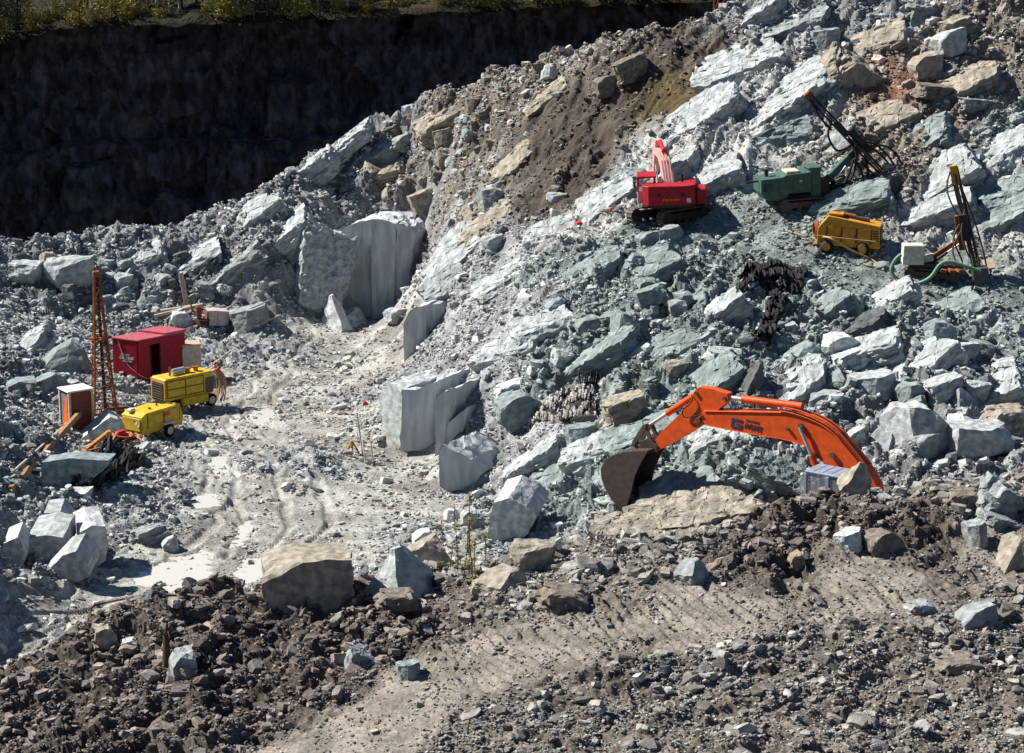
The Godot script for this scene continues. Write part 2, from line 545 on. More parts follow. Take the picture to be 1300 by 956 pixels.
# how far bedrock shows as ledges
var ledges := {"F": 0.0, "S": 0.25, "L": 0.5, "G": 0.6, "H": 0.1, "B": 0.25, "T": 0.4, "R": 0.4, "W": 1.0, "M": 0.1, "D": 0.0, "K": 0.0, "C": 0.0}
var measured := [
	# pit floor, by height
	["h", 300, 740, 0.0, "F"], ["h", 200, 750, 0.0, "F"], ["h", 100, 795, 0.1, "F"], ["h", 10, 845, 0.2, "F"], ["h", -120, 880, 0.5, "S"], ["h", 250, 640, 0.1, "F"], ["h", 340, 640, 0.0, "F"], ["h", 300, 560, 0.0, "F"],
	["h", 440, 480, 0.0, "F"], ["h", 420, 420, 0.1, "F"], ["h", 480, 412, 0.2, "F"], ["h", 330, 430, 0.1, "S"], ["h", 280, 500, 0.0, "F"], ["h", 540, 640, 0.2, "F"], ["h", 430, 630, 0.2, "F"], ["h", 400, 575, 0.9, "S"], ["h", 380, 530, 0.2, "F"], ["h", 470, 590, 0.0, "F"],
	["h", 180, 505, 0.2, "S"], ["h", 120, 545, 0.4, "S"], ["h", 60, 570, 1.1, "L"], ["h", 200, 560, 0.1, "S"], ["h", 300, 400, 0.6, "S"], ["h", 200, 620, 0.9, "S"], ["h", 165, 650, 0.9, "S"], ["h", 230, 690, 0.1, "F"], ["h", 60, 700, 0.4, "S"], ["h", 100, 640, 0.9, "L"], ["h", 560, 690, 0.2, "S"], ["h", 420, 700, 0.2, "F"],
	["h", 350, 480, 0.0, "F"], ["h", 250, 450, 0.2, "S"], ["h", 500, 600, 0.0, "F"], ["h", 480, 530, 0.1, "F"], ["h", 520, 500, 0.3, "S"],
	# left slope
	["h", 0, 540, 3.0, "L"], ["h", 0, 470, 2.0, "L"], ["h", 0, 640, 2.6, "L"], ["h", 0, 710, 1.2, "L"], ["h", -180, 560, 7.5, "L"], ["h", -180, 700, 5.0, "L"], ["h", -180, 440, 6.0, "L"], ["h", 50, 500, 1.4, "L"], ["h", 40, 620, 1.8, "L"],
	# behind the shed
	["h", 60, 420, 0.9, "S"], ["h", 0, 400, 1.4, "S"], ["h", 120, 400, 0.7, "L"], ["h", 10, 355, 2.6, "L"], ["h", 100, 345, 2.8, "L"], ["h", 200, 350, 3.0, "L"], ["h", 240, 385, 1.2, "L"], ["h", 190, 400, 0.7, "L"],
	["d", -180, 300, 141, "L"], ["d", 0, 304, 141, "L"], ["d", 90, 308, 141, "L"], ["d", 150, 290, 142, "L"], ["d", 250, 282, 142, "L"], ["d", 300, 262, 143, "L"], ["d", 355, 224, 144.5, "L"], ["d", 400, 195, 146, "L"], ["d", 440, 158, 147, "L"], ["d", 482, 134, 147.5, "L"], ["d", 520, 123, 147, "L"], ["d", 558, 114, 146, "T"], ["d", 613, 101, 144, "T"], ["d", 650, 85, 142.5, "T"], ["d", 700, 68, 140, "T"], ["d", 752, 54, 136, "T"], ["d", 800, 39, 135, "T"], ["d", 870, 30, 134, "B"], ["d", 905, 22, 134, "L"], ["d", 945, -4, 134, "L"],
	["d", 1050, -40, 135, "L"], ["d", 1200, -70, 135, "T"], ["d", 1400, -80, 135, "T"],
	# hill face
	["d", 300, 330, 137, "L"], ["d", 350, 300, 137.5, "L"], ["d", 370, 380, 136.5, "S"], ["d", 400, 262, 140.5, "L"], ["d", 540, 262, 140.5, "S"], ["d", 560, 300, 135.5, "S"], ["h", 410, 398, 0.2, "S"], ["h", 450, 400, 0.1, "F"], ["h", 490, 400, 0.1, "F"], ["h", 525, 396, 0.1, "S"], ["h", 440, 393, 0.1, "F"], ["h", 490, 392, 0.1, "F"], ["h", 520, 388, 0.2, "S"], ["d", 430, 266, 141.2, "L"], ["d", 500, 266, 141.2, "L"], ["d", 460, 205, 144.5, "L"], ["d", 510, 200, 143.6, "T"], ["d", 580, 200, 139.5, "T"],
	["d", 600, 260, 132.5, "T"], ["d", 640, 160, 138.5, "T"], ["d", 700, 260, 127, "B"], ["d", 700, 150, 133.5, "B"], ["d", 760, 200, 128, "B"], ["d", 780, 110, 132, "B"], ["d", 740, 290, 123, "W"], ["d", 780, 272, 121.5, "W"], ["d", 830, 285, 119, "H"], ["d", 900, 290, 118, "H"], ["d", 960, 278, 117.5, "H"], ["d", 1020, 270, 117, "H"],
	["d", 820, 190, 125.5, "W"], ["d", 850, 130, 129, "M"], ["d", 900, 75, 131, "B"], ["d", 910, 200, 122, "W"], ["d", 960, 150, 125, "W"], ["d", 1000, 230, 119.5, "W"], ["d", 950, 90, 129, "W"], ["d", 1030, 130, 125, "W"], ["d", 1000, 30, 132, "L"], ["d", 1080, 60, 129, "L"], ["d", 1130, 100, 125, "R"], ["d", 1110, 170, 121, "T"],
	["d", 1130, 230, 117.5, "T"], ["d", 1130, 20, 130.5, "L"], ["d", 1200, 150, 121, "T"], ["d", 1200, 60, 126.5, "T"], ["d", 1250, 250, 115.5, "W"], ["d", 1280, 180, 119, "G"], ["d", 1280, 60, 126, "T"], ["d", 1400, 150, 121, "T"], ["d", 1180, 280, 115.5, "W"], ["d", 1290, 320, 112, "W"],
	# bench
	["d", 1000, 300, 115.2, "H"], ["d", 1080, 325, 113.2, "H"], ["d", 1180, 350, 111.6, "H"], ["d", 1250, 350, 111.4, "H"], ["d", 1300, 390, 108.5, "H"], ["d", 950, 315, 114.4, "H"], ["d", 1430, 380, 109, "H"], ["d", 1060, 345, 112, "H"], ["d", 1060, 290, 115.0, "H"],
	# green grey rubble slope
	["d", 900, 325, 113.6, "G"], ["d", 800, 330, 114.5, "G"], ["d", 700, 325, 118, "G"], ["d", 640, 305, 125, "S"], ["d", 590, 330, 125, "S"], ["d", 1000, 370, 109.5, "G"], ["d", 1000, 440, 103.5, "G"], ["d", 1000, 520, 97.5, "L"], ["d", 1150, 420, 104.5, "G"], ["d", 1150, 500, 98.5, "L"], ["d", 1250, 500, 98, "L"], ["d", 1280, 440, 103, "G"],
	["d", 1280, 560, 94, "L"], ["d", 1150, 565, 93, "L"], ["d", 800, 400, 109.5, "G"], ["d", 800, 500, 102, "G"], ["d", 700, 450, 107.5, "G"], ["d", 620, 425, 116, "S"], ["d", 900, 430, 105.5, "G"], ["d", 900, 540, 96.5, "G"], ["d", 700, 560, 101, "S"], ["d", 745, 620, 96.5, "G"], ["d", 640, 570, 104.6, "S"], ["d", 600, 480, 113, "S"], ["d", 588, 392, 124.6, "S"], ["d", 560, 445, 120.5, "S"], ["d", 530, 472, 121, "S"], ["d", 600, 420, 119, "S"], ["h", 505, 470, 0.0, "F"], ["h", 500, 440, 0.0, "F"], ["d", 640, 640, 99, "S"],
	["d", 600, 550, 107.0, "S"], ["d", 560, 470, 114.5, "S"], ["d", 535, 488, 110.6, "S"], ["d", 562, 480, 111.2, "S"], ["d", 585, 496, 109.6, "S"], ["d", 590, 574, 104.2, "S"], ["d", 616, 592, 103.0, "S"], ["d", 575, 520, 109.0, "S"], ["d", 600, 530, 107.6, "S"], ["h", 503, 574, 0.0, "F"], ["h", 530, 576, 0.0, "F"], ["h", 550, 582, 0.0, "F"], ["h", 566, 624, 0.0, "F"], ["h", 592, 620, 0.2, "S"], ["d", 1400, 500, 98, "L"], ["d", 660, 380, 114, "S"],
	# low ground round the orange digger
	["d", 800, 645, 93, "G"], ["d", 900, 620, 92.5, "G"], ["d", 1000, 590, 92.5, "L"], ["h", 1080, 690, 2.3, "D"], ["h", 950, 665, 2.2, "G"], ["h", 850, 690, 1.8, "S"], ["h", 700, 700, 0.8, "S"], ["h", 1180, 670, 2.6, "D"], ["h", 1290, 650, 3.2, "L"],
	# berm
	["d", -150, 880, 75.5, "K"], ["d", 0, 868, 76, "K"], ["d", 60, 838, 76.5, "K"], ["d", 120, 792, 77.4, "K"], ["d", 180, 765, 78, "K"], ["d", 260, 758, 78, "K"], ["d", 340, 764, 78.4, "K"], ["d", 430, 768, 79, "K"], ["d", 500, 750, 79.4, "K"], ["d", 580, 738, 80, "D"], ["d", 650, 708, 81, "D"], ["d", 750, 692, 81.6, "D"], ["d", 850, 677, 82, "D"], ["d", 950, 662, 82.6, "K"], ["d", 1050, 628, 83, "K"], ["d", 1110, 610, 83.2, "D"], ["d", 1200, 614, 83.6, "D"], ["d", 1300, 595, 84.4, "D"], ["d", 1430, 590, 84.6, "D"],
	["h", 330, 740, 0.3, "S"], ["h", 480, 740, 0.4, "S"], ["h", 580, 710, 0.6, "S"],
	# tracked road in front of it and the near ground
	["d", 560, 850, 71, "C"], ["d", 700, 815, 72.5, "C"], ["d", 900, 770, 74.5, "C"], ["d", 1100, 730, 76.5, "C"], ["d", 1290, 690, 79, "C"], ["d", 1430, 670, 80, "C"], ["d", 700, 758, 75.6, "D"], ["d", 500, 805, 74.4, "K"], ["d", 300, 820, 75, "K"], ["d", 150, 842, 75.3, "K"], ["d", 980, 715, 78, "K"], ["d", 1150, 680, 79.6, "K"], ["d", 1290, 650, 81.6, "D"],
	["d", 800, 866, 70, "D"], ["d", 1000, 845, 71.2, "D"], ["d", 1290, 790, 74, "D"], ["d", 1290, 866, 70.4, "D"], ["d", 100, 956, 69.5, "K"], ["d", 350, 900, 71, "K"], ["d", 650, 956, 66, "D"], ["d", 1290, 956, 66.6, "D"], ["d", 1450, 866, 70, "D"], ["d", -150, 956, 70, "K"],
	["d", 430, 940, 67.5, "C"], ["d", 320, 1010, 64, "C"], ["d", 650, 1060, 61, "D"], ["d", 1300, 1060, 61.5, "D"], ["d", 0, 1060, 63, "K"],
]
var knots := []      # Vector3(x, distance, height)
var weights := PackedFloat64Array()
var kinds := []
const GX0 := -46.0
const GD0 := 54.0
const GN := 93
const GM := 113
var sheet := PackedFloat32Array()
var tone := PackedVector3Array()
var rough := PackedFloat32Array()
var dense := PackedFloat32Array()
var stone_tone := PackedVector3Array()
var bedded := PackedFloat32Array()
var pools := []       # [outline (x, distance), level, lower corner, upper corner, middle]
var n_big := FastNoiseLite.new()
var n_mid := FastNoiseLite.new()
var n_fine := FastNoiseLite.new()
var n_cell := FastNoiseLite.new()
var n_cell2 := FastNoiseLite.new()
var n_dip := FastNoiseLite.new()
var soft_ground := PackedFloat32Array()
var wheel_x := []      # where that way lies at each half metre of distance
var wheel_path := []   # where lorries have driven, Vector2(x, distance)
var crawl_path := []   # where the tracked machine has driven

func setup_ground() -> void:
	n_big = noise(FastNoiseLite.TYPE_SIMPLEX, 0.11, 3, 11)
	n_mid = noise(FastNoiseLite.TYPE_SIMPLEX, 0.55, 3, 12)
	n_fine = noise(FastNoiseLite.TYPE_SIMPLEX, 2.2, 2, 13)
	n_cell = noise(FastNoiseLite.TYPE_CELLULAR, 0.55, 1, 14)
	n_cell.cellular_return_type = FastNoiseLite.RETURN_CELL_VALUE
	n_cell2 = noise(FastNoiseLite.TYPE_CELLULAR, 1.5, 1, 15)
	n_cell2.cellular_return_type = FastNoiseLite.RETURN_CELL_VALUE
	n_dip = noise(FastNoiseLite.TYPE_SIMPLEX, 1.0, 3, 16)
	n_dip.fractal_type = FastNoiseLite.FRACTAL_RIDGED
	chip = noise(FastNoiseLite.TYPE_SIMPLEX, 1.1, 3, 1)
	for m in measured:
		var p: Vector3 = at(m[1], m[2], m[3]) if m[0] == "d" else at_height(m[1], m[2], m[3])
		knots.append(Vector3(p.x, -p.z, p.y))
		kinds.append(m[4])
	# behind the crest the ground falls into the deep pit
	var crest := []
	for i in measured.size():
		var m = measured[i]
		if m[0] == "d" and m[3] >= 134 and (m[2] <= 135 or (m[2] < 310 and m[3] >= 141) or m[3] >= 142):
			crest.append(knots[i])
	for k in crest:
		knots.append(Vector3(k.x * 1.03, k.y + 3.5, k.z - 1.5)); kinds.append("L")
		knots.append(Vector3(k.x * 1.1, k.y + 14.0, k.z - 13.0)); kinds.append("L")
	for x in [-46, -15, 15, 46]:
		knots.append(Vector3(x, 166, -20)); kinds.append("L")
		knots.append(Vector3(x, 50, 2)); kinds.append("D")
	solve()
	for j in GM:
		for i in GN:
			var x := GX0 + i
			var d := GD0 + j
			var h := weights[knots.size()]
			var tc := Vector3.ZERO
			var sc := Vector3.ZERO
			var rr := 0.0
			var dn := 0.0
			var ws := 0.0
			var bd := 0.0
			for k in knots.size():
				var q: Vector3 = knots[k]
				var ex := x - q.x
				var ed := d - q.y
				var r2 := ex * ex + ed * ed
				h += weights[k] * sqrt(r2)
				var w := 1.0 / (r2 + 0.6)
				w *= w * w
				var s = soils[kinds[k]]
				tc += s[0] * w
				rr += s[1] * w
				dn += s[2] * w
				sc += s[3] * w
				ws += w
				bd += w * ledges[kinds[k]]
			sheet.append(h)
			tone.append(tc / ws)
			rough.append(rr / ws)
			dense.append(dn / ws)
			stone_tone.append(sc / ws)
			bedded.append(bd / ws)
	for p in [[345, 425], [318, 455], [292, 500], [285, 545], [318, 600], [348, 645], [318, 700], [255, 745], [150, 780], [40, 825], [-100, 870]]:
		var q := at_height(p[0], p[1], 0.1)
		wheel_path.append(Vector2(q.x, -q.z))
	wheel_path = rounded(wheel_path)
	for i in 140:
		var near := 0
		for k in wheel_path.size():
			if absf(wheel_path[k].y - 70.0 - i * 0.5) < absf(wheel_path[near].y - 70.0 - i * 0.5):
				near = k
		wheel_x.append(wheel_path[near].x)
	for p in [[320, 1010, 64], [430, 940, 67.5], [560, 850, 71], [700, 815, 72.5], [900, 770, 74.5], [1100, 730, 76.5], [1290, 690, 79], [1430, 670, 80]]:
		var q := at(p[0], p[1], p[2])
		crawl_path.append(Vector2(q.x, -q.z))
	setup_pools()

func rounded(path: Array) -> Array:
	var out := []
	var n := path.size()
	for i in n - 1:
		for k in 5:
			out.append((path[i] as Vector2).cubic_interpolate(path[i + 1], path[maxi(i - 1, 0)], path[mini(i + 2, n - 1)], k / 5.0))
	out.append(path[n - 1])
	return out

func solve() -> void:
	# linear radial interpolation with a constant, by elimination
	var n := knots.size() + 1
	var a := []
	for i in n:
		var row := PackedFloat64Array()
		row.resize(n + 1)
		if i < n - 1:
			var p: Vector3 = knots[i]
			for k in n - 1:
				var q: Vector3 = knots[k]
				row[k] = sqrt((p.x - q.x) * (p.x - q.x) + (p.y - q.y) * (p.y - q.y))
			row[i] -= 0.35
			row[n - 1] = 1.0
			row[n] = p.z
		else:
			for k in n - 1:
				row[k] = 1.0
		a.append(row)
	for c in n:
		var best := c
		for r in range(c + 1, n):
			if absf(a[r][c]) > absf(a[best][c]):
				best = r
		var keep = a[c]
		a[c] = a[best]
		a[best] = keep
		var pr: PackedFloat64Array = a[c]
		var pv := pr[c]
		for r in range(c + 1, n):
			var row: PackedFloat64Array = a[r]
			var f := row[c] / pv
			if f != 0.0:
				for k in range(c, n + 1):
					row[k] -= f * pr[k]
				a[r] = row
	weights.resize(n)
	for c in range(n - 1, -1, -1):
		var row: PackedFloat64Array = a[c]
		var s := row[n]
		for k in range(c + 1, n):
			s -= row[k] * weights[k]
		weights[c] = s / row[c]

func cell_at(x: float, d: float) -> Array:
	var fx := clampf(x - GX0, 0.0, GN - 1.001)
	var fd := clampf(d - GD0, 0.0, GM - 1.001)
	var i := int(fx)
	var j := int(fd)
	return [j * GN + i, fx - i, fd - j]

func base_height(x: float, d: float) -> float:
	var fx := clampf(x - GX0, 0.0, GN - 1.001)
	var fd := clampf(d - GD0, 0.0, GM - 1.001)
	var i := int(fx)
	var j := int(fd)
	var o := j * GN + i
	fx -= i
	fd -= j
	return lerpf(lerpf(sheet[o], sheet[o + 1], fx), lerpf(sheet[o + GN], sheet[o + GN + 1], fx), fd)

func soft(a: PackedFloat32Array, c: Array) -> float:
	var o: int = c[0]
	return lerpf(lerpf(a[o], a[o + 1], c[1]), lerpf(a[o + GN], a[o + GN + 1], c[1]), c[2])

func soft3(a: PackedVector3Array, c: Array) -> Vector3:
	var o: int = c[0]
	return a[o].lerp(a[o + 1], c[1]).lerp(a[o + GN].lerp(a[o + GN + 1], c[1]), c[2])

func along(path: Array, x: float, d: float) -> Vector2:
	# (signed distance across, distance along)
	var p := Vector2(x, d)
	var best := 1e9
	var out := Vector2(99, 0)
	var run := 0.0
	for i in path.size() - 1:
		var a: Vector2 = path[i]
		var e: Vector2 = path[i + 1] - a
		var l := e.length()
		var t := clampf((p - a).dot(e) / (l * l), 0.0, 1.0)
		var q := a + e * t
		var dist := p.distance_to(q)
		if dist < best:
			best = dist
			out = Vector2(dist * signf(e.cross(p - a)), run + l * t)
		run += l
	return out

func wheel_ruts(x: float, d: float) -> float:
	if d < 78.0 or d > 136.0 or absf(x - wheel_x[int((d - 70.0) * 2.0)]) > 8.0:
		return 0.0
	var a := along(wheel_path, x, d)
	if absf(a.x) > 4.6:
		return 0.0
	var wob := n_big.get_noise_2d(x * 1.1, d * 1.1) * 0.8
	var h := 0.0
	for c in [-2.6, -1.15, 0.75, 2.3]:
		var e: float = absf(a.x + wob - c)
		if e < 0.46:
			h += -0.085 * (1.0 - smoothstep(0.12, 0.22, e)) + 0.045 * (smoothstep(0.16, 0.26, e) - smoothstep(0.28, 0.46, e))
	return h * (1.0 + 0.5 * n_mid.get_noise_2d(x * 0.6, d * 0.6))

func track_marks(x: float, d: float) -> float:
	if d > 82.0:
		return 0.0
	var a := along(crawl_path, x, d)
	if absf(a.x) > 2.3:
		return 0.0
	var band := 1.0 - smoothstep(1.7, 2.2, absf(a.x))
	var fade := clampf(0.8 + 0.7 * n_mid.get_noise_2d(x * 0.8, d * 0.8), 0.0, 1.0)
	var ph := (a.y + a.x * 0.12 + n_big.get_noise_2d(x * 1.5, d * 1.5) * 0.4) / 0.44
	# each grouser has pressed a step: a slow rise, then a sharp drop
	var s := ph - floorf(ph)
	return band * fade * 0.22 * (s - smoothstep(0.8, 1.0, s) - 0.4) - 0.05 * band

func detail(x: float, d: float, ro: float) -> float:
	var wx := x + 0.5 * n_mid.get_noise_2d(x + 50.0, d)
	var wd := d + 0.5 * n_mid.get_noise_2d(x, d + 70.0)
	var h := ro * 1.3 * n_big.get_noise_2d(x * 2.0, d * 2.0)
	h += ro * 0.9 * n_mid.get_noise_2d(x, d)
	if ro > 0.08:
		h += ro * 0.75 * n_cell.get_noise_2d(wx, wd)
		h += ro * 0.40 * n_cell2.get_noise_2d(wx, wd)
		h += ro * (0.8 if ro > 0.3 else 0.55) * n_dip.get_noise_2d((x * 0.8 + d * 0.6) * 0.16, (d * 0.8 - x * 0.6) * 0.75)
	h += minf(ro, 0.12) * 0.4 * n_fine.get_noise_2d(x, d)
	return h

func ledge(x: float, d: float) -> float:
	# beds that dip into the hill and crop out as long steps running up to the right
	var q := d * 0.72 - x * 0.69 + 1.3 * n_big.get_noise_2d(x * 1.2, d * 1.2)
	var a := q / 1.9
	var b := q / 0.62 + 0.8 * n_big.get_noise_2d(x * 2.0 + 60.0, d * 2.0)
	a = a - floorf(a)
	b = b - floorf(b)
	var k := n_mid.get_noise_2d(floorf(q / 1.9) * 17.0 + x * 0.25, d * 0.25)
	return (smoothstep(0.0, 0.85, a) - smoothstep(0.86, 1.0, a) - 0.4) * (0.40 + 0.4 * k) + (smoothstep(0.0, 0.8, b) - smoothstep(0.8, 1.0, b) - 0.4) * 0.16

func shaped(x: float, d: float, c: Array) -> float:
	var h := base_height(x, d) + detail(x, d, soft(rough, c)) + wheel_ruts(x, d) + track_marks(x, d)
	var bd := soft(bedded, c)
	if bd > 0.06:
		h += bd * ledge(x, d)
	for p in pools:
		if x > p[2].x and x < p[3].x and d > p[2].y and d < p[3].y:
			var w := Vector2(x, d) + Vector2(n_mid.get_noise_2d(x * 2.0, d * 2.0), n_mid.get_noise_2d(x * 2.0 + 70.0, d * 2.0)) * 0.45
			if Geometry2D.is_point_in_polygon(w, p[0]):
				h = minf(h, p[1] - 0.04)
			elif Geometry2D.is_point_in_polygon(p[4] + (Vector2(x, d) - p[4]) / 1.45, p[0]):
				h = maxf(h, p[1] + 0.012)
	return h

func ground(x: float, d: float) -> float:
	return shaped(x, d, cell_at(x, d))

func setup_pools() -> void:
	for e in puddle_list:
		var ring := PackedVector2Array()
		var low := 0.0
		var mid := Vector2.ZERO
		for q in e[0]:
			var w := at_height(q[0], q[1], 0.05)
			ring.append(Vector2(w.x, -w.z))
			low += base_height(w.x, -w.z)
			mid += Vector2(w.x, -w.z)
		low = low / ring.size() - 0.02
		mid /= ring.size()
		var lo := ring[0]
		var hi := ring[0]
		for q in ring:
			lo = lo.min(q)
			hi = hi.max(q)
		pools.append([ring, low, mid + (lo - mid) * 1.5, mid + (hi - mid) * 1.5, mid])

func spot(x: float, z: float) -> Vector3:
	return Vector3(x, ground(x, -z), z)

func hit(u: float, v: float) -> Vector3:
	# where the line of sight through a pixel meets the sheet
	var d := 62.0
	var step := 0.5
	while d < 160.0:
		var p := at(u, v, d)
		if p.y < base_height(p.x, d):
			break
		d += step
	var lo := d - step
	for k in 6:
		var m := (lo + d) * 0.5
		var p := at(u, v, m)
		if p.y < base_height(p.x, m):
			d = m
		else:
			lo = m
	var q := at(u, v, d)
	return Vector3(q.x, ground(q.x, d), q.z)

func build_ground() -> void:
	var nx := 540
	var nd := 780
	var v := PackedVector3Array()
	var c := PackedColorArray()
	var d := 58.0
	var rows := []
	for j in nd:
		rows.append(d)
		d += 0.105 if d < 84.0 else (0.13 if d < 146.0 else 0.35)
	for j in nd:
		d = rows[j]
		var half := 0.235 * d + 6.0
		for i in nx:
			var x := -half + 2.0 * half * i / (nx - 1)
			var ce := cell_at(x, d)
			var ro := soft(rough, ce)
			var h := shaped(x, d, ce)
			var t := soft3(tone, ce)
			# patches of paler and darker matter with a ragged outline
			var k := n_mid.get_noise_2d(x * 0.7 + 200.0, d * 0.7) + 0.6 * n_fine.get_noise_2d(x + 20.0, d)
			var g := 1.0 + 0.28 * clampf(k * 1.6, -1.0, 1.0)
			if ro > 0.08:
				g *= 1.0 + 0.32 * n_cell2.get_noise_2d(x + 0.5 * n_mid.get_noise_2d(x + 50.0, d), d + 0.5 * n_mid.get_noise_2d(x, d + 70.0))
			elif t.x > 0.36:
				# wet and dry mud
				var mud := smoothstep(-0.05, 0.22, n_big.get_noise_2d(x * 1.7 + 9.0, d * 1.7) + 0.35 * n_mid.get_noise_2d(x, d + 31.0))
				t = t.lerp(Vector3(0.24, 0.225, 0.20), mud * 0.7)
			t *= g
			v.append(Vector3(x, h, -d))
			soft_ground.append(clampf(1.15 - ro * 5.0, 0.3, 1.0))
			c.append(Color(clampf(t.x, 0.01, 0.8), clampf(t.y, 0.01, 0.8), clampf(t.z, 0.01, 0.8)))
	structure("ground", grid_mesh(v, c, nx, nd, false, true), mats.ground, "broken grey quarry ground with muddy floor and rubble slopes")
	# the deep pit behind the ridge and the plain that reaches the horizon
	var st := begin()
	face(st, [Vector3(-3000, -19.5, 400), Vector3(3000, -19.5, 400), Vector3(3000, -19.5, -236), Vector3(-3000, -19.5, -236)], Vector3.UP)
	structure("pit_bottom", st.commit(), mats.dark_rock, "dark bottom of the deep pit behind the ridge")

func grid_mesh(v: PackedVector3Array, c: PackedColorArray, nx: int, ny: int, flip := false, broken := false) -> ArrayMesh:
	var n := PackedVector3Array()
	n.resize(v.size())
	var idx := PackedInt32Array()
	for j in ny:
		for i in nx:
			var o := j * nx + i
			var a := v[o + 1] if i < nx - 1 else v[o]
			var b := v[o - 1] if i > 0 else v[o]
			var e := v[o + nx] if j < ny - 1 else v[o]
			var f := v[o - nx] if j > 0 else v[o]
			var q := (a - b).cross(e - f).normalized()
			n[o] = -q if flip else q
			if i < nx - 1 and j < ny - 1:
				if flip:
					idx.append_array([o, o + 1, o + nx, o + 1, o + nx + 1, o + nx])
				else:
					idx.append_array([o, o + nx, o + 1, o + 1, o + nx, o + nx + 1])
	if broken:
		# broken ground keeps a facet on every face, mud and packed earth stay smooth
		var p2 := PackedVector3Array()
		var n2 := PackedVector3Array()
		var c2 := PackedColorArray()
		p2.resize(idx.size())
		n2.resize(idx.size())
		c2.resize(idx.size())
		for w in range(0, idx.size(), 3):
			var i0 := idx[w]
			var i1 := idx[w + 1]
			var i2 := idx[w + 2]
			var q := (v[i2] - v[i0]).cross(v[i1] - v[i0]).normalized()
			var s := soft_ground[i0]
			p2[w] = v[i0]; p2[w + 1] = v[i1]; p2[w + 2] = v[i2]
			n2[w] = q.lerp(n[i0], s).normalized(); n2[w + 1] = q.lerp(n[i1], s).normalized(); n2[w + 2] = q.lerp(n[i2], s).normalized()
			c2[w] = c[i0]; c2[w + 1] = c[i1]; c2[w + 2] = c[i2]
		v = p2
		n = n2
		c = c2
	var arr := []
	arr.resize(Mesh.ARRAY_MAX)
	arr[Mesh.ARRAY_VERTEX] = v
	arr[Mesh.ARRAY_NORMAL] = n
	arr[Mesh.ARRAY_COLOR] = c
	if not broken:
		arr[Mesh.ARRAY_INDEX] = idx
	var m := ArrayMesh.new()
	m.add_surface_from_arrays(Mesh.PRIMITIVE_TRIANGLES, arr)
	return m

# ---------------------------------------------------------------- far wall of the pit
func build_far_side() -> void:
	var nx := 560
	var ny := 150
	var v := PackedVector3Array()
	var c := PackedColorArray()
	var streak := noise(FastNoiseLite.TYPE_SIMPLEX, 0.3, 4, 31)
	var block := noise(FastNoiseLite.TYPE_CELLULAR, 0.32, 2, 32)
	block.cellular_return_type = FastNoiseLite.RETURN_CELL_VALUE
	for j in ny:
		for i in nx:
			var x := -95.0 + 190.0 * i / (nx - 1)
			var top := rim_height(x)
			var f := float(j) / (ny - 1)
			var y := lerpf(-20.0, top, f)
			var z := -226.0 - f * 5.0 - 0.2 * x - 1.2 * streak.get_noise_2d(x * 0.9, y * 0.15) - 2.4 * block.get_noise_2d(x * 0.7, y * 0.45) - 2.0 * streak.get_noise_2d(x * 0.1, y * 0.08 + 40.0) - 0.9 * streak.get_noise_2d(x * 3.0, y * 1.2)
			if f > 0.62:
				z -= 1.5
			v.append(Vector3(x, y, z))
			c.append(Color.WHITE)
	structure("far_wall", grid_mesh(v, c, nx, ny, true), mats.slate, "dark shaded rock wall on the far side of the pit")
	# woodland floor above the wall, rising away
	v = PackedVector3Array()
	c = PackedColorArray()
	nx = 180
	ny = 60
	for j in ny:
		for i in nx:
			var f := float(j) / (ny - 1)
			var x := lerpf(-95.0, 95.0, float(i) / (nx - 1)) * (1.0 + 18.0 * pow(f, 4.0))
			var d := 229.0 + 0.2 * clampf(x, -95, 95) + 46.0 * f + 1400.0 * pow(f, 6.0)
			var y := rim_height(clampf(x, -95, 95)) + 11.0 * smoothstep(0.0, 0.8, f) + (0.5 * n_mid.get_noise_2d(x, d) if j > 0 else -0.6)
			v.append(Vector3(x, y, -d))
			var k := 1.0 + 0.5 * n_mid.get_noise_2d(x * 0.6, d * 0.6)
			var gr := clampf(n_big.get_noise_2d(x, d) * 2.0, 0.0, 1.0)
			c.append(Color(lerpf(0.032, 0.018, gr) * k, lerpf(0.024, 0.021, gr) * k, 0.010 * k))
	structure("woodland_floor", grid_mesh(v, c, nx, ny), mats.cliff, "brown woodland floor along the top of the far wall")

func rim_height(x: float) -> float:
	# the edge of the far wall, read off the photograph at 230 m
	var u := clampf(650.0 + x * F / 236.0, -199.0, 1299.0)
	var line := [[-200, 62], [0, 44], [60, 40], [100, 30], [150, 22], [260, 22], [440, 14], [620, 3], [830, -6], [1300, -30]]
	var v := 44.0
	for i in line.size() - 1:
		if u >= line[i][0] and u <= line[i + 1][0]:
			v = lerpf(line[i][1], line[i + 1][1], (u - line[i][0]) / float(line[i + 1][0] - line[i][0]))
	return at(650, v, 231.0 + 0.2 * clampf(x, -95, 95)).y + 0.35 * n_mid.get_noise_2d(x, 0.0)

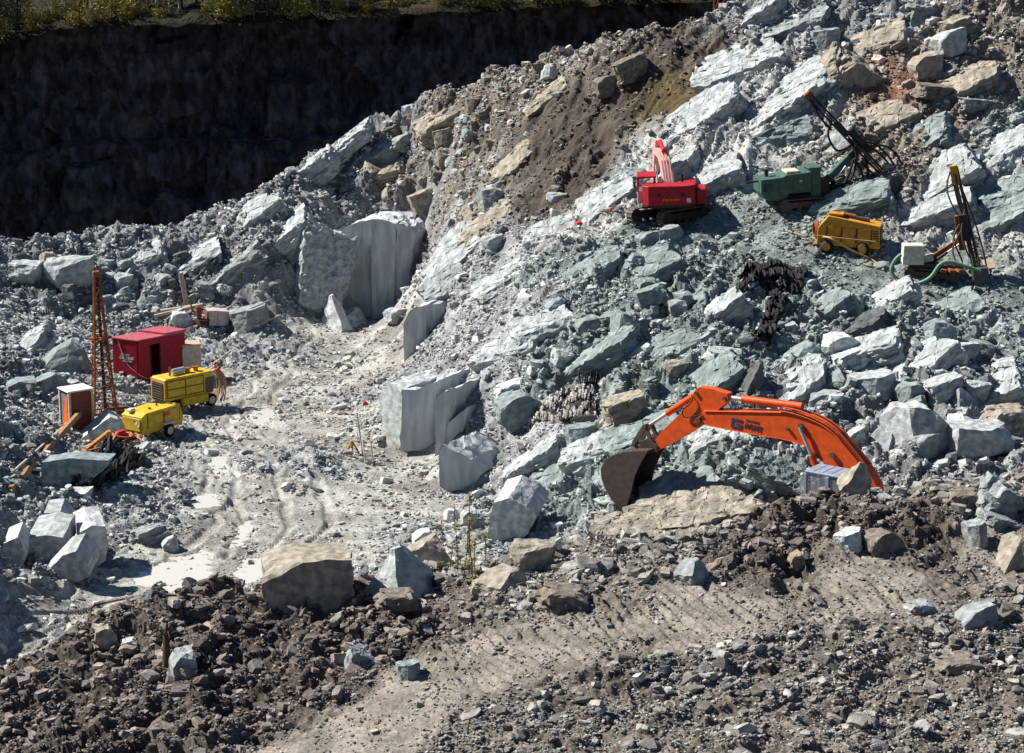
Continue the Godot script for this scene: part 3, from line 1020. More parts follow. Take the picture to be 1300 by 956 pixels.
# ---------------------------------------------------------------- sawn and drilled quarry faces
func cut_block(outline: Array, anchor: Vector3, yaw: float, deep: float, back: Vector3, edge := 0.35, dents := 0.05) -> SurfaceTool:
	# the outline is read off the photograph onto an upright plane through the anchor and runs back into the hill
	var n := Vector3(sin(yaw), 0, cos(yaw))
	var front := []
	var flat := PackedVector2Array()
	var ax := Vector3(cos(yaw), 0, -sin(yaw))
	for p in outline:
		var r := ray(p[0], p[1])
		var q := EYE + r * ((anchor - EYE).dot(n) / r.dot(n))
		front.append(q)
		flat.append(Vector2((q - anchor).dot(ax), q.y - anchor.y))
	var st := begin()
	var cen := Vector3.ZERO
	for q in front:
		cen += q
	cen = cen / front.size() + back * deep * 0.5
	var idx := Geometry2D.triangulate_polygon(flat)
	for i in range(0, idx.size(), 3):
		split_at(st, front[idx[i]], front[idx[i + 1]], front[idx[i + 2]], edge, dents * 0.35, n)
		split_at(st, front[idx[i]] + back * deep, front[idx[i + 1]] + back * deep, front[idx[i + 2]] + back * deep, 2.0, 0.0, -n)
	for i in front.size():
		var a: Vector3 = front[i]
		var b: Vector3 = front[(i + 1) % front.size()]
		var out := (b - a).cross(back)
		if out.dot((a + b) * 0.5 + back * deep * 0.5 - cen) < 0.0:
			out = -out
		split_at(st, a, b, b + back * deep, edge, dents, out)
		split_at(st, a, b + back * deep, a + back * deep, edge, dents, out)
	return st

func split_at(st: SurfaceTool, a: Vector3, b: Vector3, c: Vector3, edge: float, rough_by: float, n: Vector3) -> void:
	var m := maxf(a.distance_to(b), maxf(b.distance_to(c), c.distance_to(a)))
	if m > edge:
		if m == a.distance_to(b):
			var k := (a + b) * 0.5
			split_at(st, a, k, c, edge, rough_by, n); split_at(st, k, b, c, edge, rough_by, n)
		elif m == b.distance_to(c):
			var k := (b + c) * 0.5
			split_at(st, a, b, k, edge, rough_by, n); split_at(st, a, k, c, edge, rough_by, n)
		else:
			var k := (c + a) * 0.5
			split_at(st, a, b, k, edge, rough_by, n); split_at(st, k, b, c, edge, rough_by, n)
		return
	tri(st, a + dent(a, rough_by, Vector3.ONE), b + dent(b, rough_by, Vector3.ONE), c + dent(c, rough_by, Vector3.ONE), n)

func build_quarry_faces() -> void:
	chip.seed = 40
	var back := Vector3(0.30, -0.02, -0.95).normalized()
	# back wall of the pit: upright drilled panels side by side, each a little further forward or back
	var w := thing("quarry_wall", "tall grey drilled rock wall at the back of the pit floor", "rock wall", at_height(470, 402, 0.0))
	var panels := [
		[[[386, 396], [384, 352], [398, 318], [420, 294], [432, 300], [430, 392], [410, 398]], 0.0, -0.35],
		[[[428, 394], [430, 300], [440, 287], [456, 281], [472, 279], [474, 404], [450, 402]], 0.25, -0.2],
		[[[472, 405], [471, 279], [488, 280], [502, 284], [500, 402]], 0.5, 0.05],
		[[[499, 402], [501, 283], [518, 288], [527, 296], [521, 340], [519, 398]], 0.25, 0.1],
		[[[518, 398], [522, 318], [528, 303], [541, 309], [548, 318], [545, 345], [536, 372], [530, 392]], -0.7, 0.25],
	]
	for p in panels:
		var o := part("panel", cut_block(p[0], at_height(480, 402, 0.0) + Vector3(0, 0, p[1]), p[2], 4.5, back, 0.4, 0.16), mats.cut_rock, w)
		o.position = -w.position
	# the lower faces along the right edge of the pit floor
	var faces := [
		["rock_outcrop", "grey sawn rock face with sloping top above the empty pit floor", [[[513, 474], [512, 412], [519, 398], [530, 390], [541, 387], [541, 468], [528, 472]], [[541, 468], [541, 387], [557, 385], [566, 394], [566, 424], [560, 452]]], [520, 474, 0.0], 0.10, 4.6, Vector3(0.45, 0.08, -0.85)],
		["rock_outcrop", "square grey rock corner with pale left side and dark opening beside it", [[[508, 573], [511, 494], [528, 495], [542, 488], [554, 484], [554, 503], [552, 572]]], [520, 578, 0.0], 0.16, 4.2, Vector3(0.40, -0.04, -0.9)],
		["rock_outcrop", "narrow grey rock rib right of the square rock corner", [[[553, 580], [552, 508], [560, 499], [572, 494], [572, 512], [566, 541], [563, 578]]], [556, 584, 0.0], 0.2, 4.0, Vector3(0.45, -0.02, -0.88)],
		["rock_outcrop", "small wedge of grey rock under the rubble slope beside the rock rib", [[[563, 580], [566, 540], [578, 529], [594, 517], [590, 540], [580, 575]]], [566, 580, 0.1], 0.2, 3.4, Vector3(0.45, -0.02, -0.88)],
		["rock_outcrop", "pale flat sawn face with curved top low on the rubble slope", [[[558, 617], [557, 574], [562, 566], [578, 573], [596, 584], [612, 600], [600, 620], [572, 624]]], [560, 626, 0.0], 0.1, 3.2, Vector3(0.45, -0.02, -0.88)],
	]
	for f in faces:
		var t := thing(f[0], f[1], "rock face", at_height(f[3][0], f[3][1], f[3][2]), 0.0, "sawn faces along the pit edge")
		var k := 0
		for o in f[2]:
			var m := part("panel", cut_block(o, at_height(f[3][0], f[3][1], f[3][2]) + Vector3(0, 0, -0.25 * k), f[4] + 0.1 * k, f[5], (f[6] as Vector3).normalized(), 0.35, 0.10), mats.cut_rock, t)
			m.position = -t.position
			k += 1
	# the pale left side of the square corner
	var s := thing("rock_outcrop", "pale sunlit sawn side of the square rock corner facing the pit floor", "rock face", at_height(495, 560, 0.0), 0.0, "sawn faces along the pit edge")
	var sm := part("panel", cut_block([[481, 508], [485, 494], [494, 486], [511, 494], [508, 568], [494, 556], [486, 540]], at_height(508, 576, 0.0) + Vector3(0, 0, -0.05), -0.95, 2.2, Vector3(0.7, 0.1, -0.7).normalized(), 0.35, 0.08), mats.pale_rock, s)
	sm.position = -s.position
	var b := thing("stone_block", "white sawn block half buried beside the yellow weeds", "stone block", at_height(640, 702, 0.2))
	var bm := part("block", cut_block([[618, 699], [622, 655], [627, 638], [646, 632], [668, 643], [681, 655], [670, 678], [654, 692], [634, 704]], at_height(636, 704, 0.0), 0.1, 1.9, Vector3(0.3, 0.25, -0.92).normalized(), 0.2, 0.05), mats.white_rock, b)
	bm.position = -b.position

# ---------------------------------------------------------------- single rocks
var forms := []      # shared broken-rock shapes, one metre across

func rock_forms() -> void:
	var r := RandomNumberGenerator.new()
	r.seed = 99
	chip.frequency = 2.2
	# 0-5 blocky, 6-10 slabs, 11-13 rounded, 14-15 pointed
	for k in 6:
		forms.append(rock_mesh(r, Vector3(1.15, 1.1, 1.1), 9, 0.60, 0.15, 0.05))
	for k in 5:
		forms.append(rock_mesh(r, Vector3(1.1, 1.1, 1.1), 8, 0.62, 0.14, 0.06, Vector3(0.6, 3.0, 0.6)))
	for k in 3:
		forms.append(rock_mesh(r, Vector3(1.15, 1.15, 1.15), 26, 0.58, 0.12, 0.06))
	for k in 2:
		forms.append(peak_mesh(r))
	chip.frequency = 1.1

func peak_mesh(r: RandomNumberGenerator) -> ArrayMesh:
	# a rock standing on a broad foot and narrowing to a skewed ridge
	var polys := hull(r, Vector3(1.1, 1.15, 1.1), 2, 0.8)
	for n in [Vector3(-0.86, 0.5, 0.1), Vector3(0.8, 0.58, 0.15), Vector3(0.1, 0.5, 0.86), Vector3(-0.1, 0.55, -0.83), Vector3(0.55, 0.35, 0.75)]:
		var q: Vector3 = (n + Vector3(r.randfn(), r.randfn(), r.randfn()) * 0.1).normalized()
		polys = clip(polys, q, r.randf_range(0.30, 0.42))
	var st := begin()
	chip.seed = r.randi() % 9999
	for poly in polys:
		for i in range(1, poly.size() - 1):
			split(st, poly[0], poly[i], poly[i + 1], 0.12, 0.05, Vector3.ONE)
	return st.commit()

func rock(called: String, label: String, u: float, v: float, wide: float, high: float, mat: String, form: int, roll := 0.0, yaw := 0.0, group := "", deep := 0.85, sink := 0.26) -> MeshInstance3D:
	# u, v: middle of the foot of the rock in the photograph; wide and high in its pixels
	var p := hit(u, v)
	var s := -p.z / F
	var size := Vector3(wide * s * 0.95, high * s * 1.05, 0.0)
	size.z = maxf(size.x, size.y) * deep
	var b := Basis(Vector3.BACK, roll) * Basis(Vector3.UP, yaw)
	var xf := Transform3D(b * Basis.from_scale(size), p + Vector3(0, size.y * (0.5 - sink), -size.z * 0.25))
	return whole(called, forms[form], mats[mat], label, "rock", xf, group)

func slab(label: String, u: float, v: float, d: float, size: Vector3, dip: Vector3, mat: String, sd: int, group := "bedrock slabs on the hill") -> void:
	# a big bedded slab, leaning; u, v, d: its middle; dip: turns in degrees about x, y, z
	var r := RandomNumberGenerator.new()
	r.seed = sd
	var m := rock_mesh(r, size, 7, 0.66, 0.17, 0.10, Vector3(0.55, 2.6, 0.55))
	var b := Basis.from_euler(Vector3(deg_to_rad(dip.x), deg_to_rad(dip.y), deg_to_rad(dip.z)))
	whole("rock_slab", m, mats[mat + "_bedded"], label, "rock", Transform3D(b, at(u, v, d)), group)

func on_hill(u: float, v: float, sunk := 0.3) -> float:
	return -hit(u, v).z + sunk * 1.5

func build_slabs() -> void:
	rock_forms()
	var g := "bedrock slabs on the hill"
	# the pale bedrock above the bench; its beds run up to the right
	slab("long pale bedrock slab with a dark underside above the green drilling rig", 935, 92, on_hill(935, 92, 0.6), Vector3(5.2, 1.6, 3.0), Vector3(18, 12, 24), "pale_rock", 101)
	slab("pale cracked bedrock slab leaning beside the dead grass", 880, 165, on_hill(880, 165, 0.7), Vector3(6.2, 1.9, 3.0), Vector3(16, 10, 36), "pale_rock", 102)
	slab("pale bedrock slab overhanging the dark hollow behind the green drilling rig", 985, 140, on_hill(985, 140, 0.5), Vector3(7.0, 1.3, 3.6), Vector3(10, 8, 34), "pale_rock", 103)
	slab("bedrock face coloured blue green as shadow in the hollow behind the green drilling rig", 985, 205, on_hill(985, 205, 1.5), Vector3(4.6, 3.2, 2.4), Vector3(-12, -8, 24), "green_rock", 104)  # the shadow below the overhang is put into this slab's colour
	slab("low pale bedrock hump at the foot of the hollow", 905, 245, on_hill(905, 245, 0.7), Vector3(4.0, 2.2, 2.4), Vector3(14, 0, 28), "pale_rock", 105)
	slab("pale rock shelf left of the red digger", 775, 262, on_hill(775, 262, 0.4), Vector3(3.4, 1.6, 2.2), Vector3(20, 15, 40), "pale_rock", 106)
	slab("grey green rock block with a pale top standing left of the red digger", 800, 235, on_hill(800, 235, 0.3), Vector3(1.8, 1.6, 1.6), Vector3(4, -10, 4), "green_rock", 107)
	slab("grey bedrock wall under the rusty patch of the hill", 1070, 120, on_hill(1070, 120, 1.0), Vector3(4.4, 3.6, 2.2), Vector3(20, 0, 62), "tan_rock", 108)
	slab("big grey block perched below the crest above the rusty patch", 1170, 28, on_hill(1170, 28, 0.4), Vector3(2.4, 1.7, 1.8), Vector3(0, 20, -8), "grey_rock", 109)
	slab("tan upright block below the crest beside the big grey block", 1218, 40, on_hill(1218, 45, 0.2), Vector3(1.5, 1.5, 1.2), Vector3(0, 30, 20), "tan_rock", 110)
	slab("grey jagged bedrock rib high on the hill above the long pale slab", 1010, 40, on_hill(1010, 40, 0.5), Vector3(4.6, 1.4, 2.4), Vector3(12, 0, 22), "grey_rock", 111)
	slab("pale ledge on the crest beside the rusty steel frame", 960, 22, on_hill(960, 22, 0.4), Vector3(3.6, 1.0, 2.0), Vector3(10, 0, 32), "pale_rock", 112)
	slab("broad pale bedrock sheet behind the brown drilling rig", 1180, 285, on_hill(1180, 285, 0.9), Vector3(6.4, 2.6, 2.4), Vector3(22, 0, 26), "pale_rock", 113)
	slab("grey green bedrock sheet right of the tall drill mast", 1265, 295, on_hill(1265, 295, 0.8), Vector3(4.6, 2.2, 2.4), Vector3(20, 0, 32), "green_rock", 114)
	slab("pale layered bedrock rib near the right edge of the hill", 1250, 215, on_hill(1250, 215, 0.8), Vector3(5.2, 1.6, 2.2), Vector3(24, 0, 30), "pale_rock", 115)
	slab("grey layered bedrock rib below the tan scree", 1160, 195, on_hill(1160, 200, 1.0), Vector3(4.6, 1.6, 2.0), Vector3(26, 0, 34), "green_rock", 116)
	slab("grey bedrock rib behind the mast of the green drilling rig", 1060, 205, on_hill(1060, 205, 1.0), Vector3(3.6, 2.0, 2.0), Vector3(24, 0, 40), "grey_rock", 117)
	# the ridge left of the wall
	slab("long pale rock rib rising to the crest above the quarry wall", 440, 186, on_hill(440, 196, 0.3), Vector3(5.4, 0.9, 2.0), Vector3(10, 0, 40), "pale_rock", 118)
	slab("grey rock rib rising beside the long pale one on the ridge", 470, 205, on_hill(470, 205, 0.6), Vector3(4.2, 1.1, 2.0), Vector3(14, 0, 38), "grey_rock", 119)
	slab("tall leaning pale outcrop with a shaded side left of the quarry wall", 352, 318, on_hill(352, 318, 1.0), Vector3(5.6, 2.0, 2.6), Vector3(12, 10, 38), "pale_rock", 120)
	var rs := RandomNumberGenerator.new()
	rs.seed = 121
	whole("rock_slab", rock_mesh(rs, Vector3(3.4, 5.2, 2.8), 16, 0.6, 0.2, 0.22), mats.pale_rock, "pale rounded rock shoulder between the outcrop and the quarry wall", "rock", Transform3D(Basis.from_euler(Vector3(-0.25, 0.3, -0.35)), at(404, 348, 138.2)), "bedrock slabs on the hill")
	# ledges of bedrock that show through the rubble: five shapes, each used several times
	var shapes := []
	rs.seed = 300
	for k in 5:
		shapes.append(rock_mesh(rs, Vector3(3.0, 1.2, 1.8), 6, 0.66, 0.15, 0.09, Vector3(0.55, 2.6, 0.55)))
	var shows := [[700, 300, 1.1, 0], [760, 345, 1.0, 1], [830, 345, 1.2, 1], [880, 395, 1.2, 1], [690, 415, 1.0, 0], [640, 455, 1.0, 0], [770, 460, 1.2, 1], [850, 440, 1.0, 1], [905, 490, 1.1, 1], [820, 570, 1.1, 1], [750, 590, 1.0, 0], [680, 590, 0.9, 0], [1060, 395, 1.1, 1], [1130, 395, 1.0, 0], [1210, 400, 1.1, 1], [1100, 450, 1.0, 0], [1020, 490, 1.1, 0], [1180, 470, 1.1, 0], [1270, 500, 1.0, 0], [640, 360, 1.0, 0], [620, 290, 1.0, 2], [660, 200, 1.1, 2], [560, 155, 1.2, 2], [480, 230, 1.2, 2], [700, 115, 1.1, 2], [1110, 60, 1.3, 2], [1230, 110, 1.2, 2], [1130, 150, 1.2, 2], [1200, 230, 1.4, 0], [1290, 250, 1.2, 1], [1080, 260, 1.1, 1], [860, 215, 1.4, 0], [330, 270, 1.3, 0], [400, 225, 1.3, 0], [250, 330, 1.0, 0], [180, 330, 1.0, 0], [30, 440, 1.0, 0]]
	for k in shows.size():
		var e = shows[k]
		var p := hit(e[0], e[1])
		var words: Array = [["pale_rock", "pale grey"], ["green_rock", "green grey"], ["tan_rock", "tan"]][e[3]]
		var where := "on the lower rubble slope" if e[1] > 380 and e[0] > 600 else ("on the hillside above the pit" if e[0] > 440 else "on the ridge behind the shed")
		whole("rock_ledge", shapes[k % 5], mats[words[0] + "_bedded"], "%s layered bedrock ledge showing through the rubble %s" % [words[1], where], "rock", Transform3D(Basis.from_euler(Vector3(deg_to_rad(rs.randf_range(8, 24)), deg_to_rad(rs.randf_range(-10, 20)), deg_to_rad(rs.randf_range(18, 42)))) * Basis.from_scale(Vector3(e[2] * rs.randf_range(0.8, 1.3), e[2], e[2])), p + Vector3(0, -0.25, -0.2)), "bedrock ledges")
	slab("dark leaning slab above the weathered post", 262, 345, on_hill(262, 350, 0.5), Vector3(3.0, 0.9, 1.6), Vector3(10, 10, 42), "dark_rock", 122)
	slab("grey leaning bed of rock right of the weathered post", 300, 345, on_hill(300, 350, 0.6), Vector3(4.6, 1.4, 2.2), Vector3(10, 8, 40), "grey_rock", 123)
	slab("rounded pale outcrop rising from the pit edge right of the quarry wall", 588, 338, on_hill(588, 338, 1.3), Vector3(4.0, 2.6, 3.0), Vector3(14, 20, 44), "pale_rock", 124)
	slab("grey rounded outcrop shoulder over the sawn rock face", 572, 372, on_hill(575, 375, 1.2), Vector3(2.6, 1.8, 2.2), Vector3(10, 25, 36), "grey_rock", 125)
	slab("pale smooth rock top behind the narrow rock rib", 597, 500, on_hill(600, 500, 0.7), Vector3(2.4, 1.2, 2.0), Vector3(16, 20, 32), "pale_rock", 126)
	# big slabs round the orange digger
	slab("broad green grey slab sloping down from the bucket of the orange digger", 865, 630, on_hill(855, 640, 0.2), Vector3(4.6, 0.9, 2.4), Vector3(16, 20, 26), "green_rock", 127, "slabs around the orange digger")
	slab("green grey slab standing on edge below the boom of the orange digger", 985, 605, on_hill(985, 612, 0.1), Vector3(2.6, 0.9, 1.6), Vector3(20, -20, -28), "green_rock", 128, "slabs around the orange digger")
	slab("long pale slab lying behind the stick of the orange digger", 930, 555, on_hill(930, 562, 0.3), Vector3(3.8, 1.0, 1.8), Vector3(14, 10, 12), "pale_rock", 129, "slabs around the orange digger")
	slab("thick green slab with a shaded end above the white sawn block", 705, 615, on_hill(705, 620, 0.4), Vector3(3.2, 0.7, 1.8), Vector3(14, 15, 26), "green_rock", 130, "slabs around the orange digger")
	slab("grey green slab leaning under the bucket cylinder", 800, 600, on_hill(790, 612, 0.4), Vector3(3.2, 0.7, 1.8), Vector3(14, 15, 24), "green_rock", 131, "slabs around the orange digger")
	slab("broad cream flat slab on the berm in front of the orange digger", 880, 652, 83.2, Vector3(4.9, 0.55, 2.6), Vector3(10, 6, 7), "tan_rock", 132, "slabs on the berm")
	slab("cream slab end with a dark hollow below it on the berm", 800, 675, 82.2, Vector3(2.8, 0.6, 1.8), Vector3(8, -10, -2), "tan_rock", 133, "slabs on the berm")
	slab("light tan slab sunk in the berm above the tracked road", 905, 695, 80.6, Vector3(2.8, 0.5, 1.5), Vector3(30, 10, 8), "tan_rock", 134, "slabs on the berm")
	slab("large pale smooth rock sheet between the two upper rubber blasting mats", 935, 405, on_hill(935, 410, 0.5), Vector3(2.4, 2.2, 1.4), Vector3(10, 0, 36), "pale_rock", 135, "slabs on the rubble slope")
	slab("dark grey slab leaning out of the rubble below the brown drilling rig", 1085, 425, on_hill(1085, 425, 0.3), Vector3(3.4, 1.0, 1.6), Vector3(10, 0, 26), "dark_rock", 136, "slabs on the rubble slope")

func build_boulders() -> void:
	# read off the photograph: name, label, foot u, v, width, height, material, form, roll, yaw
	var b := [
		["boulder", "big pale boulder on the ridge behind the red shed", 86, 366, 58, 38, "pale_rock", 11, 0.1, 0.4],
		["boulder", "pale boulder with a dark foot on the ridge at the left", 32, 360, 48, 26, "pale_rock", 12, 0.0, 1.4],
		["boulder", "tan boulder wedged behind the big pale boulder", 62, 340, 22, 22, "tan_rock", 1, 0.0, 0.4],
		["boulder", "squat brown block on the flat behind the rusty tower", 108, 383, 24, 18, "brown_rock", 0, 0.0, 0.2],
		["boulder", "dark split boulder on the flat behind the rusty tower", 88, 384, 18, 14, "dark_rock", 2, 0.0, 0.9],
		["boulder", "small pointed grey boulder on the pale flat", 63, 423, 13, 15, "grey_rock", 14, 0.0, 0.0],
		["boulder", "large blue green boulder left of the rusty tower", 80, 470, 58, 40, "green_rock", 3, 0.45, 0.3],
		["boulder", "blue grey boulder at the left edge behind the brown booth", 26, 498, 34, 20, "blue_rock", 4, 0.0, 0.3],
		["boulder", "blue grey boulder beside the brown booth", 58, 498, 42, 25, "blue_rock", 5, 0.3, 1.3],
		["boulder", "pale boulder tucked behind the brown booth", 88, 500, 36, 22, "pale_rock", 1, 0.0, 2.3],
		["boulder", "white boulder beside the weathered post", 228, 411, 28, 20, "white_rock", 12, 0.0, 0.3],
		["boulder", "pale boulder in the rubble above the red shed", 157, 364, 22, 22, "pale_rock", 11, 0.0, 0.0],
		["boulder", "pointed white boulder with a blue shaded side before the quarry wall", 427, 418, 36, 50, "white_rock", 14, 0.2, 0.7],
		["boulder", "white sloping boulder leaning on the pointed white one", 450, 414, 44, 26, "white_rock", 15, -0.4, 0.2],
		["boulder", "grey boulder at the foot of the quarry wall", 505, 405, 28, 16, "pale_rock", 2, 0.0, 0.5],
		["boulder", "large tan boulder with a dark shaded front on the berm", 398, 772, 124, 78, "tan_rock", 2, 0.02, 0.1],
		["boulder", "pointed pale grey boulder standing on the berm beside the tan one", 513, 757, 96, 78, "pale_rock", 14, 0.12, 0.5],
		["boulder", "cream boulder behind the pointed grey one", 545, 728, 44, 46, "tan_rock", 5, 0.5, 0.2],
		["boulder", "white boulder in the rubble left of the weeds", 537, 695, 24, 26, "white_rock", 3, 0.0, 0.2],
		["boulder", "small white boulder above the weeds", 573, 662, 18, 18, "white_rock", 1, 0.0, 0.2],
		["boulder", "pale boulder beside the weeds", 595, 668, 18, 22, "pale_rock", 4, 0.0, 0.2],
		["boulder", "pale round boulder with a dark hollow under it on the berm", 675, 720, 54, 36, "tan_rock", 11, 0.0, 0.2],
		["boulder", "cracked cream boulder on the berm below the weeds", 640, 752, 56, 34, "tan_rock", 3, 0.1, 0.8],
		["boulder", "flat brown slab of stone sunk in the berm above the road", 715, 772, 60, 28, "brown_rock", 7, -0.1, 0.2],
		["boulder", "cream boulder half buried in the berm below the weeds", 608, 748, 26, 24, "tan_rock", 12, 0.0, 0.2],
		["boulder", "grey blocky boulder at the near end of the tan slab", 880, 738, 36, 32, "grey_rock", 3, 0.3, 0.9],
		["boulder", "white boulder on the berm in front of the orange digger", 1082, 696, 34, 28, "white_rock", 0, 0.2, 0.9],
		["boulder", "small rusty tan boulder on the berm", 1012, 718, 18, 22, "rust_rock", 4, 0.4, 0.2],
		["boulder", "rounded brown boulder beside the white one on the berm", 1118, 700, 48, 36, "brown_rock", 12, 0.3, 0.4],
		["boulder", "dark flat boulder on the berm crest by the orange digger", 1035, 630, 58, 24, "brown_rock", 8, 0.05, 0.2],
		["boulder", "brown slab of stone on the berm right of the orange digger", 1222, 640, 54, 24, "brown_rock", 7, 0.0, 0.3],
		["boulder", "big leaning grey boulder at the right end of the berm", 1266, 652, 48, 50, "grey_rock", 9, -0.6, 0.3],
		["boulder", "grey slab of stone tipped under the big leaning boulder", 1268, 668, 38, 16, "grey_rock", 6, -0.3, 0.3],
		["boulder", "upright grey boulder where the berm meets the road", 1242, 690, 24, 34, "grey_rock", 0, 0.2, 0.3],
		["boulder", "pale boulder with a dark foot at the right end of the road", 1292, 716, 38, 44, "tan_rock", 1, -0.4, 0.3],
		["boulder", "pale flat boulder beside the road at the lower right", 1242, 795, 54, 32, "grey_rock", 2, 0.3, 0.3],
		["boulder", "dark flat slab of stone at the lower right", 1216, 849, 58, 20, "brown_rock", 7, 0.05, 0.3],
		["boulder", "leaning dark slab of stone in the clods at the left of the road", 457, 838, 48, 36, "grey_rock", 8, -0.5, 0.3],
		["boulder", "grey slab of stone lying in the dark clods", 503, 782, 48, 18, "brown_rock", 7, 0.0, 0.3],
		["boulder", "brown wedge of stone lying on the road edge", 1080, 796, 28, 22, "brown_rock", 14, 0.6, 0.3],
		["boulder", "flat pale stone on the road edge", 1168, 780, 32, 14, "grey_rock", 7, 0.1, 0.3],
		["boulder", "blocky grey boulder where the tracked road starts", 520, 860, 28, 26, "green_rock", 0, 0.1, 0.3],
		["boulder", "pale upright boulder among the roots in the dark clods", 232, 868, 30, 46, "grey_rock", 4, 0.1, 0.3],
		["boulder", "flat white stone among the roots", 163, 820, 22, 20, "white_rock", 7, 0.2, 0.3],
		["boulder", "round tan boulder under the roots", 132, 820, 30, 28, "tan_rock", 12, 0.1, 0.3],
		["boulder", "dark boulder on the edge of the mud above the roots", 196, 768, 22, 24, "dark_rock", 8, -0.6, 0.3],
		["boulder", "small dark boulder on the clods beside the roots", 228, 793, 18, 18, "dark_rock", 3, 0.1, 0.3],
		["boulder", "grey boulder lying in the muddy track below the cut blocks", 190, 685, 40, 18, "grey_rock", 9, 0.3, 0.3],
		["boulder", "small cream boulder beside the mud track", 216, 698, 20, 18, "pale_rock", 3, 0.3, 0.3],
		# rubble slope
		["boulder", "large white boulder on the rubble below the brown drilling rig", 1065, 446, 44, 24, "white_rock", 12, 0.1, 0.3],
		["boulder", "dark green boulder below the dark leaning slab", 1022, 460, 48, 32, "green_rock", 3, 0.4, 0.3],
		["boulder", "flat pale stone beside the lower rubber mat", 919, 467, 42, 18, "pale_rock", 8, -0.1, 0.3],
		["boulder", "pale blocky boulder in the middle of the rubble slope", 1112, 503, 52, 34, "pale_rock", 0, 0.1, 0.3],
		["boulder", "grey boulder left of the pale blocky one on the slope", 1053, 511, 48, 28, "grey_rock", 1, 0.1, 1.3],
		["boulder", "tall grey boulder standing on the rubble right of the boom", 1162, 568, 54, 74, "pale_rock", 1, 0.1, 0.5],
		["boulder", "narrow dark boulder leaning on the tall grey one", 1131, 560, 28, 44, "grey_rock", 15, -0.2, 0.5],
		["boulder", "low grey boulder at the foot of the tall one", 1174, 580, 40, 26, "grey_rock", 2, 0.1, 0.5],
		["boulder", "broad pale flat topped boulder at the foot of the rubble slope", 1242, 580, 72, 38, "pale_rock", 5, -0.05, 0.35],
		["boulder", "cream flat boulder at the right edge of the rubble slope", 1281, 546, 54, 30, "tan_rock", 7, 0.05, 0.3],
		["boulder", "grey flat boulder between the cream one and the broad pale one", 1272, 566, 54, 18, "grey_rock", 8, -0.2, 0.3],
		["boulder", "pale leaning slab of stone above the tall grey boulder", 1198, 512, 44, 26, "pale_rock", 8, 0.3, 0.3],
		["boulder", "long pale slab of stone at the right edge under the bench", 1283, 463, 44, 16, "pale_rock", 7, -0.1, 0.3],
		["boulder", "white slab of stone below the long pale one", 1288, 484, 40, 18, "white_rock", 7, -0.2, 0.3],
		["boulder", "dark pointed boulder beside the boom cylinder", 961, 496, 28, 34, "dark_rock", 15, -0.3, 0.3],
		["boulder", "blue grey boulder on the slope below the tracks of the brown rig", 1192, 449, 32, 20, "blue_rock", 1, 0.0, 0.3],
		["boulder", "pale boulder right of the blue grey one", 1222, 456, 42, 20, "pale_rock", 2, 0.0, 0.3],
		["boulder", "pale jagged boulder left of the broad flat topped one", 1225, 520, 36, 30, "grey_rock", 15, 0.3, 0.3],
		["boulder", "white boulder below the pale leaning slab", 1218, 545, 30, 24, "white_rock", 3, 0.2, 1.3],
		["boulder", "large green boulder left of the grey rubber mat", 655, 537, 62, 44, "green_rock", 12, 0.35, 0.3],
		["boulder", "white flat boulder lying on the large green one", 648, 505, 36, 14, "white_rock", 7, 0.35, 0.3],
		["boulder", "upright green grey boulder in the middle of the slope", 792, 434, 28, 34, "green_rock", 1, -0.1, 0.3],
		["boulder", "blue grey boulder on the slope left of the upright one", 706, 393, 24, 16, "blue_rock", 3, 0.3, 0.3],
		["boulder", "green grey boulder uphill of the white rubble patch", 745, 420, 28, 22, "green_rock", 4, 0.3, 0.3],
		["boulder", "large tan boulder right of the grey rubber mat", 792, 544, 52, 32, "tan_rock", 8, 0.25, 0.3],
		["boulder", "green grey boulder below the grey rubber mat", 740, 569, 34, 28, "green_rock", 0, 0.1, 0.3],
		["boulder", "pale boulder below the brown earth", 625, 316, 26, 16, "pale_rock", 11, 0.2, 0.3],
		["boulder", "grey green boulder below the bench edge", 824, 314, 28, 22, "green_rock", 2, 0.2, 0.3],
		["boulder", "dark green boulder on the slope below the bench", 826, 396, 34, 24, "green_rock", 5, 0.3, 0.3],
		["boulder", "grey boulder at the upper edge of the green rubble", 852, 310, 30, 20, "grey_rock", 5, 0.2, 1.3],
		["boulder", "tan boulder beside the arm cylinder of the orange digger", 858, 482, 30, 18, "tan_rock", 11, 0.0, 0.3],
		# brown hillside
		["boulder", "cream boulder on the brown scree of the hill", 563, 182, 24, 18, "tan_rock", 0, 0.2, 0.3],
		["boulder", "second cream boulder on the brown scree below the first", 564, 208, 24, 20, "tan_rock", 11, -0.4, 0.3],
		["boulder", "brown block standing on the scree near the ridge", 602, 142, 18, 18, "brown_rock", 0, 0.0, 0.3],
		["boulder", "large shaded grey block in the upper scree", 515, 185, 30, 18, "grey_rock", 2, 0.3, 0.3],
		["boulder", "tan boulder in the lower scree above the quarry wall", 540, 262, 34, 26, "tan_rock", 5, 0.4, 0.3],
		["boulder", "grey boulder in the lower scree right of the tan one", 622, 262, 30, 22, "grey_rock", 1, 0.3, 0.3],
		["boulder", "round pale boulder in the brown earth", 706, 255, 24, 14, "pale_rock", 11, 0.0, 0.3],
		["boulder", "dark boulder sunk in the brown earth near the crest", 770, 120, 28, 22, "brown_rock", 2, 0.2, 0.3],
		["boulder", "brown leaning slab of stone in the earth under the crest", 800, 105, 40, 26, "brown_rock", 8, 0.4, 0.3],
		["boulder", "grey block under the crest above the long pale slab", 1050, 62, 34, 26, "grey_rock", 0, 0.1, 0.3],
		["boulder", "tan boulder in the scree beside the rusty patch", 1175, 95, 36, 26, "tan_rock", 4, 0.3, 0.3],
